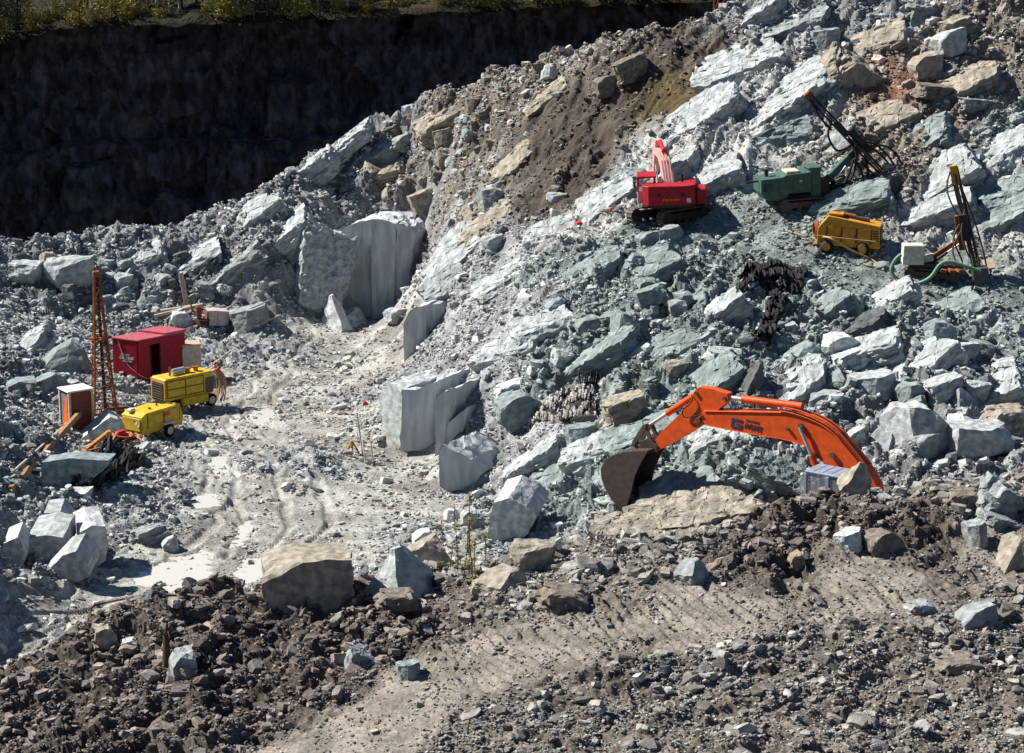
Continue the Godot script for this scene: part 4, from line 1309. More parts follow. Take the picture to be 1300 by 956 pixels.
		["boulder", "pale boulder in the scree right of the rusty patch", 1208, 75, 40, 26, "pale_rock", 2, 0.3, 0.3],
		["boulder", "dark flat boulder in the tan scree", 1185, 128, 40, 16, "brown_rock", 8, -0.1, 0.3],
		["boulder", "grey flat boulder at the foot of the tan scree", 1235, 132, 40, 16, "grey_rock", 8, -0.1, 0.3],
	]
	mats.rust_rock = mats.tan_rock.duplicate()
	mats.rust_rock.albedo_color = lin(0.30, 0.24, 0.175)
	for k in b:
		rock(k[0], k[1], k[2], k[3], k[4], k[5], k[6], k[7], k[8], k[9], "boulders")
	var jag := at(1090, 606, 83.0)
	whole("boulder", forms[14], mats.tan_rock, "pale jagged boulder on the berm hiding the cab foot of the orange digger", "rock", Transform3D(Basis(Vector3.BACK, -0.3) * Basis.from_scale(Vector3(1.05, 1.0, 0.9)), jag), "boulders")
	# more boulders of the same kinds strewn over each slope: [polygon in the photograph, how many, sizes in pixels, materials, label]
	var r := RandomNumberGenerator.new()
	r.seed = 5
	var zones := [
		[[[980, 450], [1290, 430], [1298, 560], [1120, 590], [1000, 520]], 62, 14, 34, ["pale_rock", "grey_rock", "pale_rock", "white_rock", "green_rock"], "in the rubble slope right of the orange boom", "boulders in the lower rubble slope"],
		[[[650, 440], [900, 420], [980, 480], [860, 560], [700, 560]], 26, 11, 22, ["green_rock", "grey_rock", "blue_rock", "pale_rock"], "on the slope around the grey rubber mat", "boulders in the middle rubble slope"],
		[[[720, 320], [930, 320], [960, 420], [740, 430]], 22, 10, 22, ["green_rock", "grey_rock", "blue_rock"], "on the slope below the red digger", "boulders in the upper rubble slope"],
		[[[480, 150], [640, 110], [720, 80], [640, 260], [520, 270], [460, 240]], 40, 10, 24, ["tan_rock", "grey_rock", "pale_rock", "brown_rock"], "on the scree between crest and quarry wall", "boulders on the hill scree"],
		[[[1100, 10], [1295, 5], [1295, 200], [1150, 150]], 34, 10, 22, ["tan_rock", "grey_rock", "pale_rock", "tan_rock"], "on the scree right of the rusty patch", "boulders on the upper scree"],
		[[[130, 320], [300, 320], [330, 380], [200, 395], [130, 395]], 30, 9, 20, ["grey_rock", "blue_rock", "pale_rock", "dark_rock"], "in the rubble behind the red shed", "boulders behind the shed"],
	]
	for z in zones:
		var poly := PackedVector2Array()
		var lo := Vector2(9999, 9999)
		var hi := Vector2.ZERO
		for p in z[0]:
			poly.append(Vector2(p[0], p[1]))
			lo = lo.min(Vector2(p[0], p[1]))
			hi = hi.max(Vector2(p[0], p[1]))
		var made := 0
		while made < z[1]:
			var q := Vector2(r.randf_range(lo.x, hi.x), r.randf_range(lo.y, hi.y))
			if not Geometry2D.is_point_in_polygon(q, poly):
				continue
			var s := lerpf(z[2], z[3], pow(r.randf(), 2.2))
			var f := r.randi() % 16
			var kind: String = z[4][r.randi() % z[4].size()]
			var words := "%s %s %s boulder %s" % ["large" if s > lerpf(z[2], z[3], 0.4) else "small", kind.trim_suffix("_rock").replace("pale", "pale grey").replace("green", "green grey").replace("blue", "blue grey"), "blocky" if f < 6 else ("layered" if f < 11 else ("rounded" if f < 14 else "pointed")), z[5]]
			rock("boulder", words, q.x, q.y, s * r.randf_range(0.9, 1.3), s * r.randf_range(0.55, 0.85), kind, f, r.randf_range(-0.5, 0.5), r.randf_range(0, 6), z[6], 0.85, 0.36)
			made += 1

# ---------------------------------------------------------------- loose stones, far too many to count
func build_rubble() -> void:
	var r := RandomNumberGenerator.new()
	r.seed = 77
	var shapes := []
	for k in 7:
		shapes.append(rock_mesh(r, Vector3(1.15, 1.1, 1.1) if k < 5 else Vector3(1.3, 0.6, 1.1), 10 + k % 3, 0.54))
	var lots := []
	for k in 7:
		lots.append([[], []])
	var total := 0
	# [how many tries, smallest, largest, nearest, farthest]
	for pass_ in [[9000, 0.22, 0.50, 62.0, 148.0], [9000, 0.14, 0.42, 64.0, 86.0], [150000, 0.08, 0.20, 62.0, 148.0], [230000, 0.05, 0.10, 62.0, 128.0]]:
		for k in pass_[0]:
			var d := lerpf(pass_[3], pass_[4], sqrt(r.randf()))
			if pass_[2] < 0.2 and r.randf() < 0.5:
				d = lerpf(62.0, 84.0, r.randf())
			var half := 0.225 * d + 3.0
			var x := r.randf_range(-half, half)
			var c := cell_at(x, d)
			var dn := soft(dense, c)
			var clump := 0.35 + 1.3 * smoothstep(-0.25, 0.35, n_mid.get_noise_2d(x * 0.55 + 400.0, d * 0.55))
			if r.randf() > dn * clump * (0.45 if pass_[2] > 0.4 else 0.62):
				continue
			if absf(wheel_ruts(x, d)) > 0.01 and r.randf() > 0.06:
				continue
			var onto := track_marks(x, d)
			if onto != 0.0 and (pass_[1] > 0.1 or r.randf() > 0.3):
				continue
			var s := lerpf(pass_[1], pass_[2], pow(r.randf(), 3.0))
			var h := ground(x, d)
			var b := Basis.from_euler(Vector3(r.randf_range(-0.5, 0.5), r.randf_range(0, TAU), r.randf_range(-0.3, 0.5))) * Basis.from_scale(Vector3(s * r.randf_range(0.9, 1.5), s * r.randf_range(0.5, 0.9), s * r.randf_range(0.7, 1.1)))
			var t := soft3(stone_tone, c) * lerpf(0.5, 1.6, pow(r.randf(), 1.3))
			t = t.lerp(Vector3.ONE * (t.x + t.y + t.z) / 3.0, r.randf_range(-0.4, 0.6))
			var w := r.randi() % 7
			lots[w][0].append(Transform3D(b, Vector3(x, h + s * 0.16, -d)))
			lots[w][1].append(Color(clampf(t.x, 0.02, 0.7), clampf(t.y, 0.02, 0.7), clampf(t.z, 0.02, 0.7)))
			total += 1
	print("stones ", total)
	for w in 7:
		var mm := MultiMesh.new()
		mm.transform_format = MultiMesh.TRANSFORM_3D
		mm.use_colors = true
		mm.mesh = shapes[w]
		mm.instance_count = lots[w][0].size()
		for i in mm.instance_count:
			mm.set_instance_transform(i, lots[w][0][i])
			mm.set_instance_color(i, lots[w][1][i])
		var o := MultiMeshInstance3D.new()
		o.name = numbered("loose_stones")
		o.multimesh = mm
		o.material_override = mats.stone
		add_child(o)
		tag(o, "loose broken stones and gravel strewn over the quarry ground", "rubble", "loose stones", "stuff")

# ---------------------------------------------------------------- machine helpers
func pbox(called: String, m: String, parent: Node3D, c: Vector3, s: Vector3, turn := Vector3.ZERO, ch := 0.03) -> MeshInstance3D:
	var st := begin()
	box(st, c, s, Basis.from_euler(turn), ch)
	return part(called, st, mats[m], parent)

func prod(called: String, m: String, parent: Node3D, a: Vector3, b: Vector3, r: float, seg := 12) -> MeshInstance3D:
	var st := begin()
	rod(st, a, b, r, seg)
	return part(called, st, mats[m], parent)

func phose(called: String, m: String, parent: Node3D, pts: Array, r: float) -> MeshInstance3D:
	var st := begin()
	tube(st, smooth_line(pts, 5), r, 6)
	return part(called, st, mats[m], parent)

func lettering(called: String, text: String, size: float, m: String, parent: Node3D, where: Vector3, b: Basis, bold := true) -> void:
	var t := TextMesh.new()
	var f := SystemFont.new()
	f.font_names = PackedStringArray(["Droid Sans"])
	f.font_weight = 700 if bold else 400
	t.font = f
	t.text = text
	t.font_size = 64
	t.pixel_size = size / 64.0
	t.depth = 0.012
	t.horizontal_alignment = HORIZONTAL_ALIGNMENT_LEFT
	var o := MeshInstance3D.new()
	o.name = called
	o.mesh = t
	o.material_override = mats[m]
	parent.add_child(o, true)
	o.transform = Transform3D(b, where)

func crawler(parent: Node3D, c: Vector3, length: float, height: float, width: float, b: Basis, frame_mat := "dark_steel", shoe_mat := "track_steel") -> void:
	# one crawler track running along b.x, its foot at c
	var tr := Node3D.new()
	tr.name = "track"
	parent.add_child(tr, true)
	tr.transform = Transform3D(b, c)
	var r := height * 0.5
	var run := length - height
	var path := []
	var n := int((run * 2.0 + TAU * r) / 0.17)
	var total := run * 2.0 + TAU * r
	for i in n:
		var s := total * i / n
		if s < run:
			path.append([Vector3(-run * 0.5 + s, height, 0), 0.0])
		elif s < run + PI * r:
			var a := (s - run) / r
			path.append([Vector3(run * 0.5 + sin(a) * r, r + cos(a) * r, 0), -a])
		elif s < run * 2.0 + PI * r:
			path.append([Vector3(run * 0.5 - (s - run - PI * r), 0, 0), PI])
		else:
			var a := (s - run * 2.0 - PI * r) / r
			path.append([Vector3(-run * 0.5 - sin(a) * r, r - cos(a) * r, 0), PI - a])
	var st := begin()
	for p in path:
		var q := Basis(Vector3.BACK, p[1])
		box(st, p[0] - q * Vector3(0, 0.03, 0), Vector3(0.155, 0.05, width), q, 0.008)
		box(st, p[0] + q * Vector3(0.05, 0.01, 0), Vector3(0.03, 0.05, width), q, 0.006)
	part("shoes", st, mats[shoe_mat], tr)
	st = begin()
	box(st, Vector3(0, r, 0), Vector3(run, height * 0.5, width * 0.6), Basis.IDENTITY, 0.04)
	part("track_frame", st, mats[frame_mat], tr)
	for e in [-1.0, 1.0]:
		st = begin()
		tube(st, [Vector3(run * 0.5 * e, r, -width * 0.42), Vector3(run * 0.5 * e, r, width * 0.42)], r * 0.82, 18)
		tube(st, [Vector3(run * 0.5 * e, r, -width * 0.47), Vector3(run * 0.5 * e, r, width * 0.47)], r * 0.3, 12)
		part("sprocket", st, mats[frame_mat], tr)
	st = begin()
	var k := int(run / 0.45)
	for i in k:
		var x := -run * 0.5 + run * (i + 0.5) / k
		tube(st, [Vector3(x, 0.15, -width * 0.36), Vector3(x, 0.15, width * 0.36)], 0.11, 10)
	part("rollers", st, mats[frame_mat], tr)

func wheel(parent: Node3D, c: Vector3, r: float, w: float, rim_mat: String, axis := Vector3.BACK) -> void:
	var st := begin()
	var a := axis * w * 0.5
	tube(st, [c - a, c - a * 0.9, c - a * 0.5, c + a * 0.5, c + a * 0.9, c + a], [r * 0.55, r * 0.9, r, r, r * 0.9, r * 0.55], 20)
	var o := part("wheel", st, mats.tyre_rubber, parent)
	st = begin()
	tube(st, [c - a * 1.06, c + a * 1.06], r * 0.58, 16)
	tube(st, [c - a * 1.16, c + a * 1.16], r * 0.2, 10)
	part("rim", st, mats[rim_mat], o)

func cylinder_ram(parent: Node3D, called: String, a: Vector3, b: Vector3, share: float, r: float, m: String) -> void:
	var k := a.lerp(b, share)
	var o := prod(called, m, parent, a, k, r)
	var st := begin()
	rod(st, k.lerp(a, 0.02), b, r * 0.55, 10)
	part("piston_rod", st, mats.chrome_dull, o)

func build_machines() -> void:
	orange_digger()
	red_digger()
	green_rig()
	brown_rig()
	amber_compressor()
	blasting_mats()

# ---------------------------------------------------------------- the orange digger
func orange_digger() -> void:
	var yaw := deg_to_rad(36.0)
	var ax := Vector3(cos(yaw), 0, sin(yaw))
	var n := Vector3(-sin(yaw), 0, cos(yaw))
	var o0 := at(1090, 600, 87.2)
	var foot := Vector3(o0.x, 0, o0.z) + ax * 1.2
	foot.y = 2.35
	var t := thing("orange_digger", "large orange digger with its boom bent over the rubble and its body behind the berm", "excavator", foot)
	var on := func(u: float, v: float) -> Vector2:
		var r := ray(u, v)
		var q := EYE + r * ((o0 - EYE).dot(n) / r.dot(n))
		return Vector2((q - foot).dot(ax), q.y - foot.y)
	var px := func(p: Array) -> PackedVector2Array:
		# corners measured on an enlarged view of the boom
		var out := PackedVector2Array()
		for q in p:
			out.append(on.call(760.0 + q[0] / 3.611, 480.0 + q[1] / 3.611))
		return out
	var at3 := func(cx: float, cy: float, off: float) -> Vector3:
		var q: Vector2 = on.call(760.0 + cx / 3.611, 480.0 + cy / 3.611)
		return ax * q.x + Vector3.UP * q.y + n * off
	var st := begin()
	prism(st, px.call([[492, 150], [560, 146], [700, 150], [830, 154], [930, 158], [990, 174], [1050, 205], [1110, 252], [1160, 310], [1200, 356], [1240, 405], [1290, 490], [1300, 560], [1230, 560], [1180, 480], [1120, 425], [1060, 386], [1012, 345], [972, 305], [930, 287], [850, 268], [760, 251], [660, 236], [560, 216], [500, 206], [474, 186]]), 0.52, Vector3.ZERO, ax, Vector3.UP)
	var boom := part("boom", st, mats.orange_paint, t)
	st = begin()
	for e in [[500, 145, 830, 151], [830, 151, 930, 155], [930, 155, 990, 171], [990, 171, 1050, 202], [1050, 202, 1110, 249], [1110, 249, 1160, 307], [1160, 307, 1238, 402]]:
		bar(st, at3.call(e[0], e[1], 0.0), at3.call(e[2], e[3], 0.0), 0.03, 0.60, n)
	part("top_plate", st, mats.orange_paint, boom)
	st = begin()
	for e in [[505, 208, 660, 239], [660, 239, 850, 271], [850, 271, 930, 290], [930, 290, 972, 308], [972, 308, 1012, 348], [1012, 348, 1060, 389]]:
		bar(st, at3.call(e[0], e[1], 0.0), at3.call(e[2], e[3], 0.0), 0.03, 0.60, n)
	part("bottom_plate", st, mats.orange_paint, boom)
	for k in 4:
		var f := 0.12 + 0.07 * k
		var pts := []
		for p in [[860, 126], [920, 138], [985, 160], [1050, 190], [1112, 236], [1164, 296], [1204, 345], [1244, 396]]:
			pts.append(at3.call(p[0] - 4.0 * k, p[1] + 7.0 * k - 4.0, 0.30 if k > 1 else f))
		phose("hydraulic_hose", "orange_paint" if k % 2 else "rubber", boom, pts, 0.028)
	st = begin()
	for p in [[475, 186], [885, 226], [945, 212], [1090, 346]]:
		rod(st, at3.call(p[0], p[1], -0.36), at3.call(p[0], p[1], 0.36), 0.085 if p[0] != 885 else 0.05, 14)
		rod(st, at3.call(p[0], p[1], 0.30), at3.call(p[0], p[1], 0.37), 0.12 if p[0] != 885 else 0.07, 14)
	part("pin", st, mats.brown_steel, boom)
	# maker's lettering on the near side
	var tb := Basis(ax, Vector3.UP, n).rotated(n, deg_to_rad(-3.5))
	var gp: Vector3 = at3.call(650, 218, 0.272)
	# the big square G, built from bars
	var g := begin()
	var gx := tb.x
	var gy := tb.y
	var G := func(x0: float, y0: float, x1: float, y1: float) -> void:
		var c: Vector3 = at3.call(624, 196, 0.276)
		box(g, c + gx * (x0 + x1) * 0.5 + gy * (y0 + y1) * 0.5, Vector3(x1 - x0, y1 - y0, 0.012), tb, 0.002)
	G.call(0.0, -0.20, 0.11, 0.20); G.call(0.112, 0.10, 0.50, 0.20); G.call(0.112, -0.20, 0.50, -0.10); G.call(0.39, -0.098, 0.50, 0.02); G.call(0.22, -0.06, 0.388, 0.02)
	part("emblem", g, mats.logo_blue, boom)
	lettering("lettering", "AGNE", 0.30, "logo_blue", boom, at3.call(684, 210, 0.276), tb)
	lettering("lettering", "PAUL-EMILE", 0.115, "logo_blue", boom, at3.call(688, 184, 0.276), tb, false)
	# stick
	st = begin()
	prism(st, px.call([[450, 56], [470, 38], [530, 46], [600, 68], [606, 100], [575, 128], [530, 165], [492, 205], [468, 222], [400, 265], [330, 304], [282, 328], [256, 322], [254, 298], [300, 240], [376, 168], [428, 112]]), 0.40, Vector3.ZERO, ax, Vector3.UP)
	var stick := part("stick", st, mats.orange_paint, t)
	st = begin()
	for p in [[590, 88], [462, 66], [270, 312], [478, 186]]:
		rod(st, at3.call(p[0], p[1], -0.27), at3.call(p[0], p[1], 0.27), 0.08, 14)
	part("pin", st, mats.brown_steel, stick)
	phose("hydraulic_hose", "rubber", stick, [at3.call(440, 70, 0.24), at3.call(446, 100, 0.3), at3.call(405, 140, 0.32), at3.call(412, 172, 0.3), at3.call(452, 168, 0.3), at3.call(490, 160, 0.3)], 0.025)
	# rams
	cylinder_ram(t, "stick_cylinder", at3.call(935, 130, 0.0), at3.call(592, 88, 0.0), 0.80, 0.155, "orange_paint")
	cylinder_ram(t, "bucket_cylinder", at3.call(455, 70, 0.0), at3.call(232, 216, 0.0), 0.62, 0.14, "orange_paint")
	for s in [-0.42, 0.42]:
		cylinder_ram(t, "boom_cylinder", at3.call(1030, 420, s), at3.call(945, 214, s), 0.36, 0.12, "orange_paint")
	# bucket linkage
	st = begin()
	for s in [-0.24, 0.24]:
		bar(st, at3.call(228, 214, s), at3.call(176, 292, s), 0.20, 0.07, n)
		bar(st, at3.call(228, 214, s), at3.call(262, 300, s), 0.18, 0.07, n)
		bar(st, at3.call(180, 296, s), at3.call(215, 340, s), 0.16, 0.07, n)
	rod(st, at3.call(228, 214, -0.32), at3.call(228, 214, 0.32), 0.08)
	rod(st, at3.call(178, 295, -0.32), at3.call(178, 295, 0.32), 0.08)
	part("linkage", st, mats.brown_steel, t)
	# bucket: curved shell between two cheeks, open towards the cab
	var bw := 1.5
	var profile := [[268, 318], [215, 318], [165, 322], [118, 335], [80, 356], [58, 400], [62, 445], [80, 490], [108, 540], [140, 572], [168, 588]]
	st = begin()
	var thick := 0.06
	for i in profile.size() - 1:
		var a: Vector3 = at3.call(profile[i][0], profile[i][1], 0.0)
		var b: Vector3 = at3.call(profile[i + 1][0], profile[i + 1][1], 0.0)
		bar(st, a + (a - b).normalized() * 0.02, b, thick, bw, n)
	var bucket := part("bucket", st, mats.bucket_steel, t)
	for s in [-1.0, 1.0]:
		st = begin()
		var outline := px.call([[268, 322], [215, 318], [165, 322], [118, 335], [80, 356], [58, 400], [62, 445], [80, 490], [108, 540], [140, 572], [168, 588], [196, 500], [212, 430], [240, 370]]) as PackedVector2Array
		prism(st, outline, 0.05, n * (bw * 0.5 * s), ax, Vector3.UP)
		part("side_plate", st, mats.bucket_steel, bucket)
	for k in 5:
		st = begin()
		var off := -bw * 0.42 + bw * 0.84 * k / 4.0
		bar(st, at3.call(150, 580, off), at3.call(184, 612, off), 0.07, 0.09, n)
		part("tooth", st, mats.bucket_steel, bucket)
	st = begin()
	for s in [-0.26, 0.26]:
		prism(st, px.call([[215, 330], [200, 285], [240, 270], [285, 300], [285, 335]]), 0.06, n * s, ax, Vector3.UP)
	part("hanger", st, mats.bucket_steel, bucket)
	# house, cab and crawlers, mostly behind the berm
	var hb := Basis(ax, Vector3.UP, n)
	st = begin()
	box(st, ax * 1.9 + Vector3.UP * 1.3, Vector3(4.6, 0.7, 2.9), hb, 0.08)
	part("house", st, mats.orange_paint, t)
	st = begin()
	box(st, ax * 3.6 + Vector3.UP * 1.35, Vector3(1.3, 1.1, 2.9), hb, 0.2)
	part("counterweight", st, mats.orange_paint, t)
	st = begin()
	box(st, ax * 1.3 + Vector3.UP * 0.95, Vector3(1.6, 0.5, 1.6), hb, 0.05)
	part("swing_base", st, mats.dark_steel, t)
	for s in [-1.1, 1.1]:
		crawler(t, ax * 1.3 + n * s, 4.4, 0.95, 0.6, hb)
	var cc: Vector3 = at3.call(1010, 380, 0.0)
	var roof: Vector3 = at3.call(1128, 400, 1.05)
	var cab := Node3D.new()
	cab.name = "cab"
	t.add_child(cab, true)
	cab.transform = Transform3D(hb, Vector3(roof.x, 0, roof.z) + Vector3.UP * (roof.y - 1.72) + ax * 0.15)
	var cw := 1.2
	var cl := 2.0
	st = begin()
	box(st, Vector3(0, 1.72, 0), Vector3(cl, 0.10, cw), Basis.IDENTITY, 0.04)
	for k in 5:
		box(st, Vector3(-0.72 + 0.36 * k, 1.775, 0), Vector3(0.22, 0.02, cw * 0.86), Basis.IDENTITY, 0.008)
	part("roof", st, mats.grey_blue_paint, cab)
	st = begin()
	for x in [-cl * 0.5 + 0.05, 0.0, cl * 0.5 - 0.05]:
		for z in [-cw * 0.5 + 0.05, cw * 0.5 - 0.05]:
			box(st, Vector3(x, 0.84, z), Vector3(0.13, 1.66, 0.11), Basis.IDENTITY, 0.02)
	part("cab_frame", st, mats.grey_blue_paint, cab)
	st = begin()
	box(st, Vector3(0, 0.28, 0), Vector3(cl - 0.02, 0.55, cw - 0.02), Basis.IDENTITY, 0.02)
	part("lower_panel", st, mats.orange_paint, cab)
	for z in [-cw * 0.5 + 0.05, cw * 0.5 - 0.05]:
		for x in [-0.48, 0.48]:
			st = begin()
			box(st, Vector3(x, 1.1, z), Vector3(0.84, 1.08, 0.012), Basis.IDENTITY, 0.002)
			part("window", st, mats.pane, cab)
	st = begin()
	box(st, Vector3(-cl * 0.5 + 0.05, 1.1, 0), Vector3(0.012, 1.08, cw - 0.2), Basis.IDENTITY, 0.002)
	part("windscreen", st, mats.pane, cab)
	st = begin()
	box(st, Vector3(0.25, 0.85, 0), Vector3(0.16, 0.7, 0.5), Basis(Vector3.BACK, -0.15), 0.05)
	box(st, Vector3(0.0, 0.62, 0), Vector3(0.5, 0.14, 0.5), Basis.IDENTITY, 0.05)
	part("seat", st, mats.rubber, cab)

# ---------------------------------------------------------------- the red digger seen from behind
func red_digger() -> void:
	var p := hit(852, 281)
	var t := thing("red_digger", "red digger seen from behind with its raised boom coloured pale pink as sun glare", "excavator", p, deg_to_rad(-4.0))
	t.rotation.z = deg_to_rad(2.0)
	# local: -z ahead (away from us), +x right
	for s in [-0.95, 0.95]:
		crawler(t, Vector3(-0.1, 0, 0) + Vector3(0.82, 0, 0.57) * s, 3.1, 0.78, 0.5, Basis(Vector3.UP, deg_to_rad(-35.0 + 90.0 - 20.0)))
	pbox("swing_base", "dark_steel", t, Vector3(0, 0.78, 0), Vector3(1.3, 0.5, 1.3))
	var st := begin()
	box(st, Vector3(-0.1, 1.02, 0.1), Vector3(2.7, 0.14, 3.0), Basis.IDENTITY, 0.03)
	part("deck", st, mats.dark_steel, t)
	# counterweight with a bowed back
	st = begin()
	var outline := PackedVector2Array([Vector2(-1.35, 0.0), Vector2(-1.35, -1.0), Vector2(-1.05, -1.3), Vector2(0.95, -1.3), Vector2(1.3, -1.0), Vector2(1.3, 0.0)])
	prism(st, outline, 0.98, Vector3(-0.05, 1.58, 0.35), Vector3.RIGHT, Vector3.FORWARD)
	var cw := part("counterweight", st, mats.red_paint, t)
	st = begin()
	for x in [-0.55, 0.62]:
		rod(st, Vector3(x, 1.62, 1.62), Vector3(x, 1.62, 1.70), 0.09, 12)
	part("lifting_eye", st, mats.dark_steel, cw)
	st = begin()
	box(st, Vector3(0.92, 1.34, 1.66), Vector3(0.2, 0.22, 0.02), Basis.IDENTITY, 0.004)
	part("sign", st, mats.white_paint, cw)
	for k in 7:
		pbox("worn_letter", "amber_paint", cw, Vector3(-0.35 + 0.13 * k, 1.38, 1.655), Vector3(0.07 + 0.02 * (k % 2), 0.09, 0.01), Vector3(0, 0, 0.1), 0.002)
	st = begin()
	box(st, Vector3(0.85, 1.55, -0.6), Vector3(0.95, 0.85, 1.8), Basis.IDENTITY, 0.06)
	part("engine_cover", st, mats.red_paint, t)
	pbox("side_box", "red_paint", t, Vector3(1.55, 1.42, 0.3), Vector3(0.5, 0.8, 1.5), Vector3.ZERO, 0.05)
	prod("exhaust", "dark_steel", t, Vector3(0.6, 2.0, -0.1), Vector3(0.6, 2.42, -0.1), 0.06)
	# cab on the left
	var cab := Node3D.new()
	cab.name = "cab"
	t.add_child(cab, true)
	cab.position = Vector3(-1.22, 1.05, -0.35)
	pbox("roof", "red_paint", cab, Vector3(0.02, 1.32, 0), Vector3(1.0, 0.1, 1.7), Vector3.ZERO, 0.04)
	pbox("lower_panel", "sun_glare_pink", cab, Vector3(0, 0.3, 0), Vector3(0.92, 0.6, 1.6))
	st = begin()
	for x in [-0.42, 0.42]:
		for z in [-0.75, 0.75]:
			box(st, Vector3(x, 0.92, z), Vector3(0.09, 0.72, 0.09), Basis.IDENTITY, 0.02)
	part("cab_frame", st, mats.red_paint, cab)
	pbox("rear_window", "pane", cab, Vector3(0, 0.93, 0.75), Vector3(0.75, 0.62, 0.015), Vector3.ZERO, 0.003)
	pbox("side_window", "pane", cab, Vector3(-0.42, 0.93, 0), Vector3(0.015, 0.62, 1.4), Vector3.ZERO, 0.003)
	pbox("mirror", "dark_steel", cab, Vector3(-0.62, 0.75, -0.4), Vector3(0.1, 0.35, 0.18))
	# boom rising ahead and bending over, stick hanging from it
	var f := Vector3(-0.20, 0, -0.98)
	var sx := Vector3(0.98, 0, -0.20)
	st = begin()
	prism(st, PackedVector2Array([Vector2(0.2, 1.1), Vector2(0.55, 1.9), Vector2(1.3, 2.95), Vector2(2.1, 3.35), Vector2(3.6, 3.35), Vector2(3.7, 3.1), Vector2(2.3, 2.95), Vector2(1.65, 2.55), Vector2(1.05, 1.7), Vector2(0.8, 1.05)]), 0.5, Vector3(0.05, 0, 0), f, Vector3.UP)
	var boom := part("boom", st, mats.sun_glare_pink, t)  # red boom, whitened in colour to stand for sun glare
	st = begin()
	for k in 3:
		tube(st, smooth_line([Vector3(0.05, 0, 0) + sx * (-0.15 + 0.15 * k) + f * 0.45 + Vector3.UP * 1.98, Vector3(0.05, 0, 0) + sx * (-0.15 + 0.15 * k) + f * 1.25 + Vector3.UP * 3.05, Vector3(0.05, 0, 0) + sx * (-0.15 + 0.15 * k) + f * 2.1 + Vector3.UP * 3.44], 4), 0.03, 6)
	part("hydraulic_hose", st, mats.sun_glare_pink, boom)
	st = begin()
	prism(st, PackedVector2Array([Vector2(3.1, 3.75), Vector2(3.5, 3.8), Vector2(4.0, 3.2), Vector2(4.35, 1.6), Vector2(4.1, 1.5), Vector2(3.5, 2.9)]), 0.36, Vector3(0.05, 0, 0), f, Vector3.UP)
	part("stick", st, mats.sun_glare_pink, t)
	cylinder_ram(t, "stick_cylinder", f * 1.5 + Vector3.UP * 3.42, f * 3.15 + Vector3.UP * 3.9, 0.7, 0.11, "red_cloth")
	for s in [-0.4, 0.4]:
		cylinder_ram(t, "boom_cylinder", f * 1.0 + Vector3.UP * 1.2 + sx * s, f * 1.75 + Vector3.UP * 2.7 + sx * s, 0.55, 0.09, "sun_glare_pink")
	st = begin()
	prism(st, PackedVector2Array([Vector2(4.0, 1.6), Vector2(4.5, 1.5), Vector2(4.6, 1.0), Vector2(4.2, 0.55), Vector2(3.7, 0.6), Vector2(3.8, 1.1)]), 0.9, Vector3(0.05, 0, 0), f, Vector3.UP)
	part("bucket", st, mats.dark_steel, t)

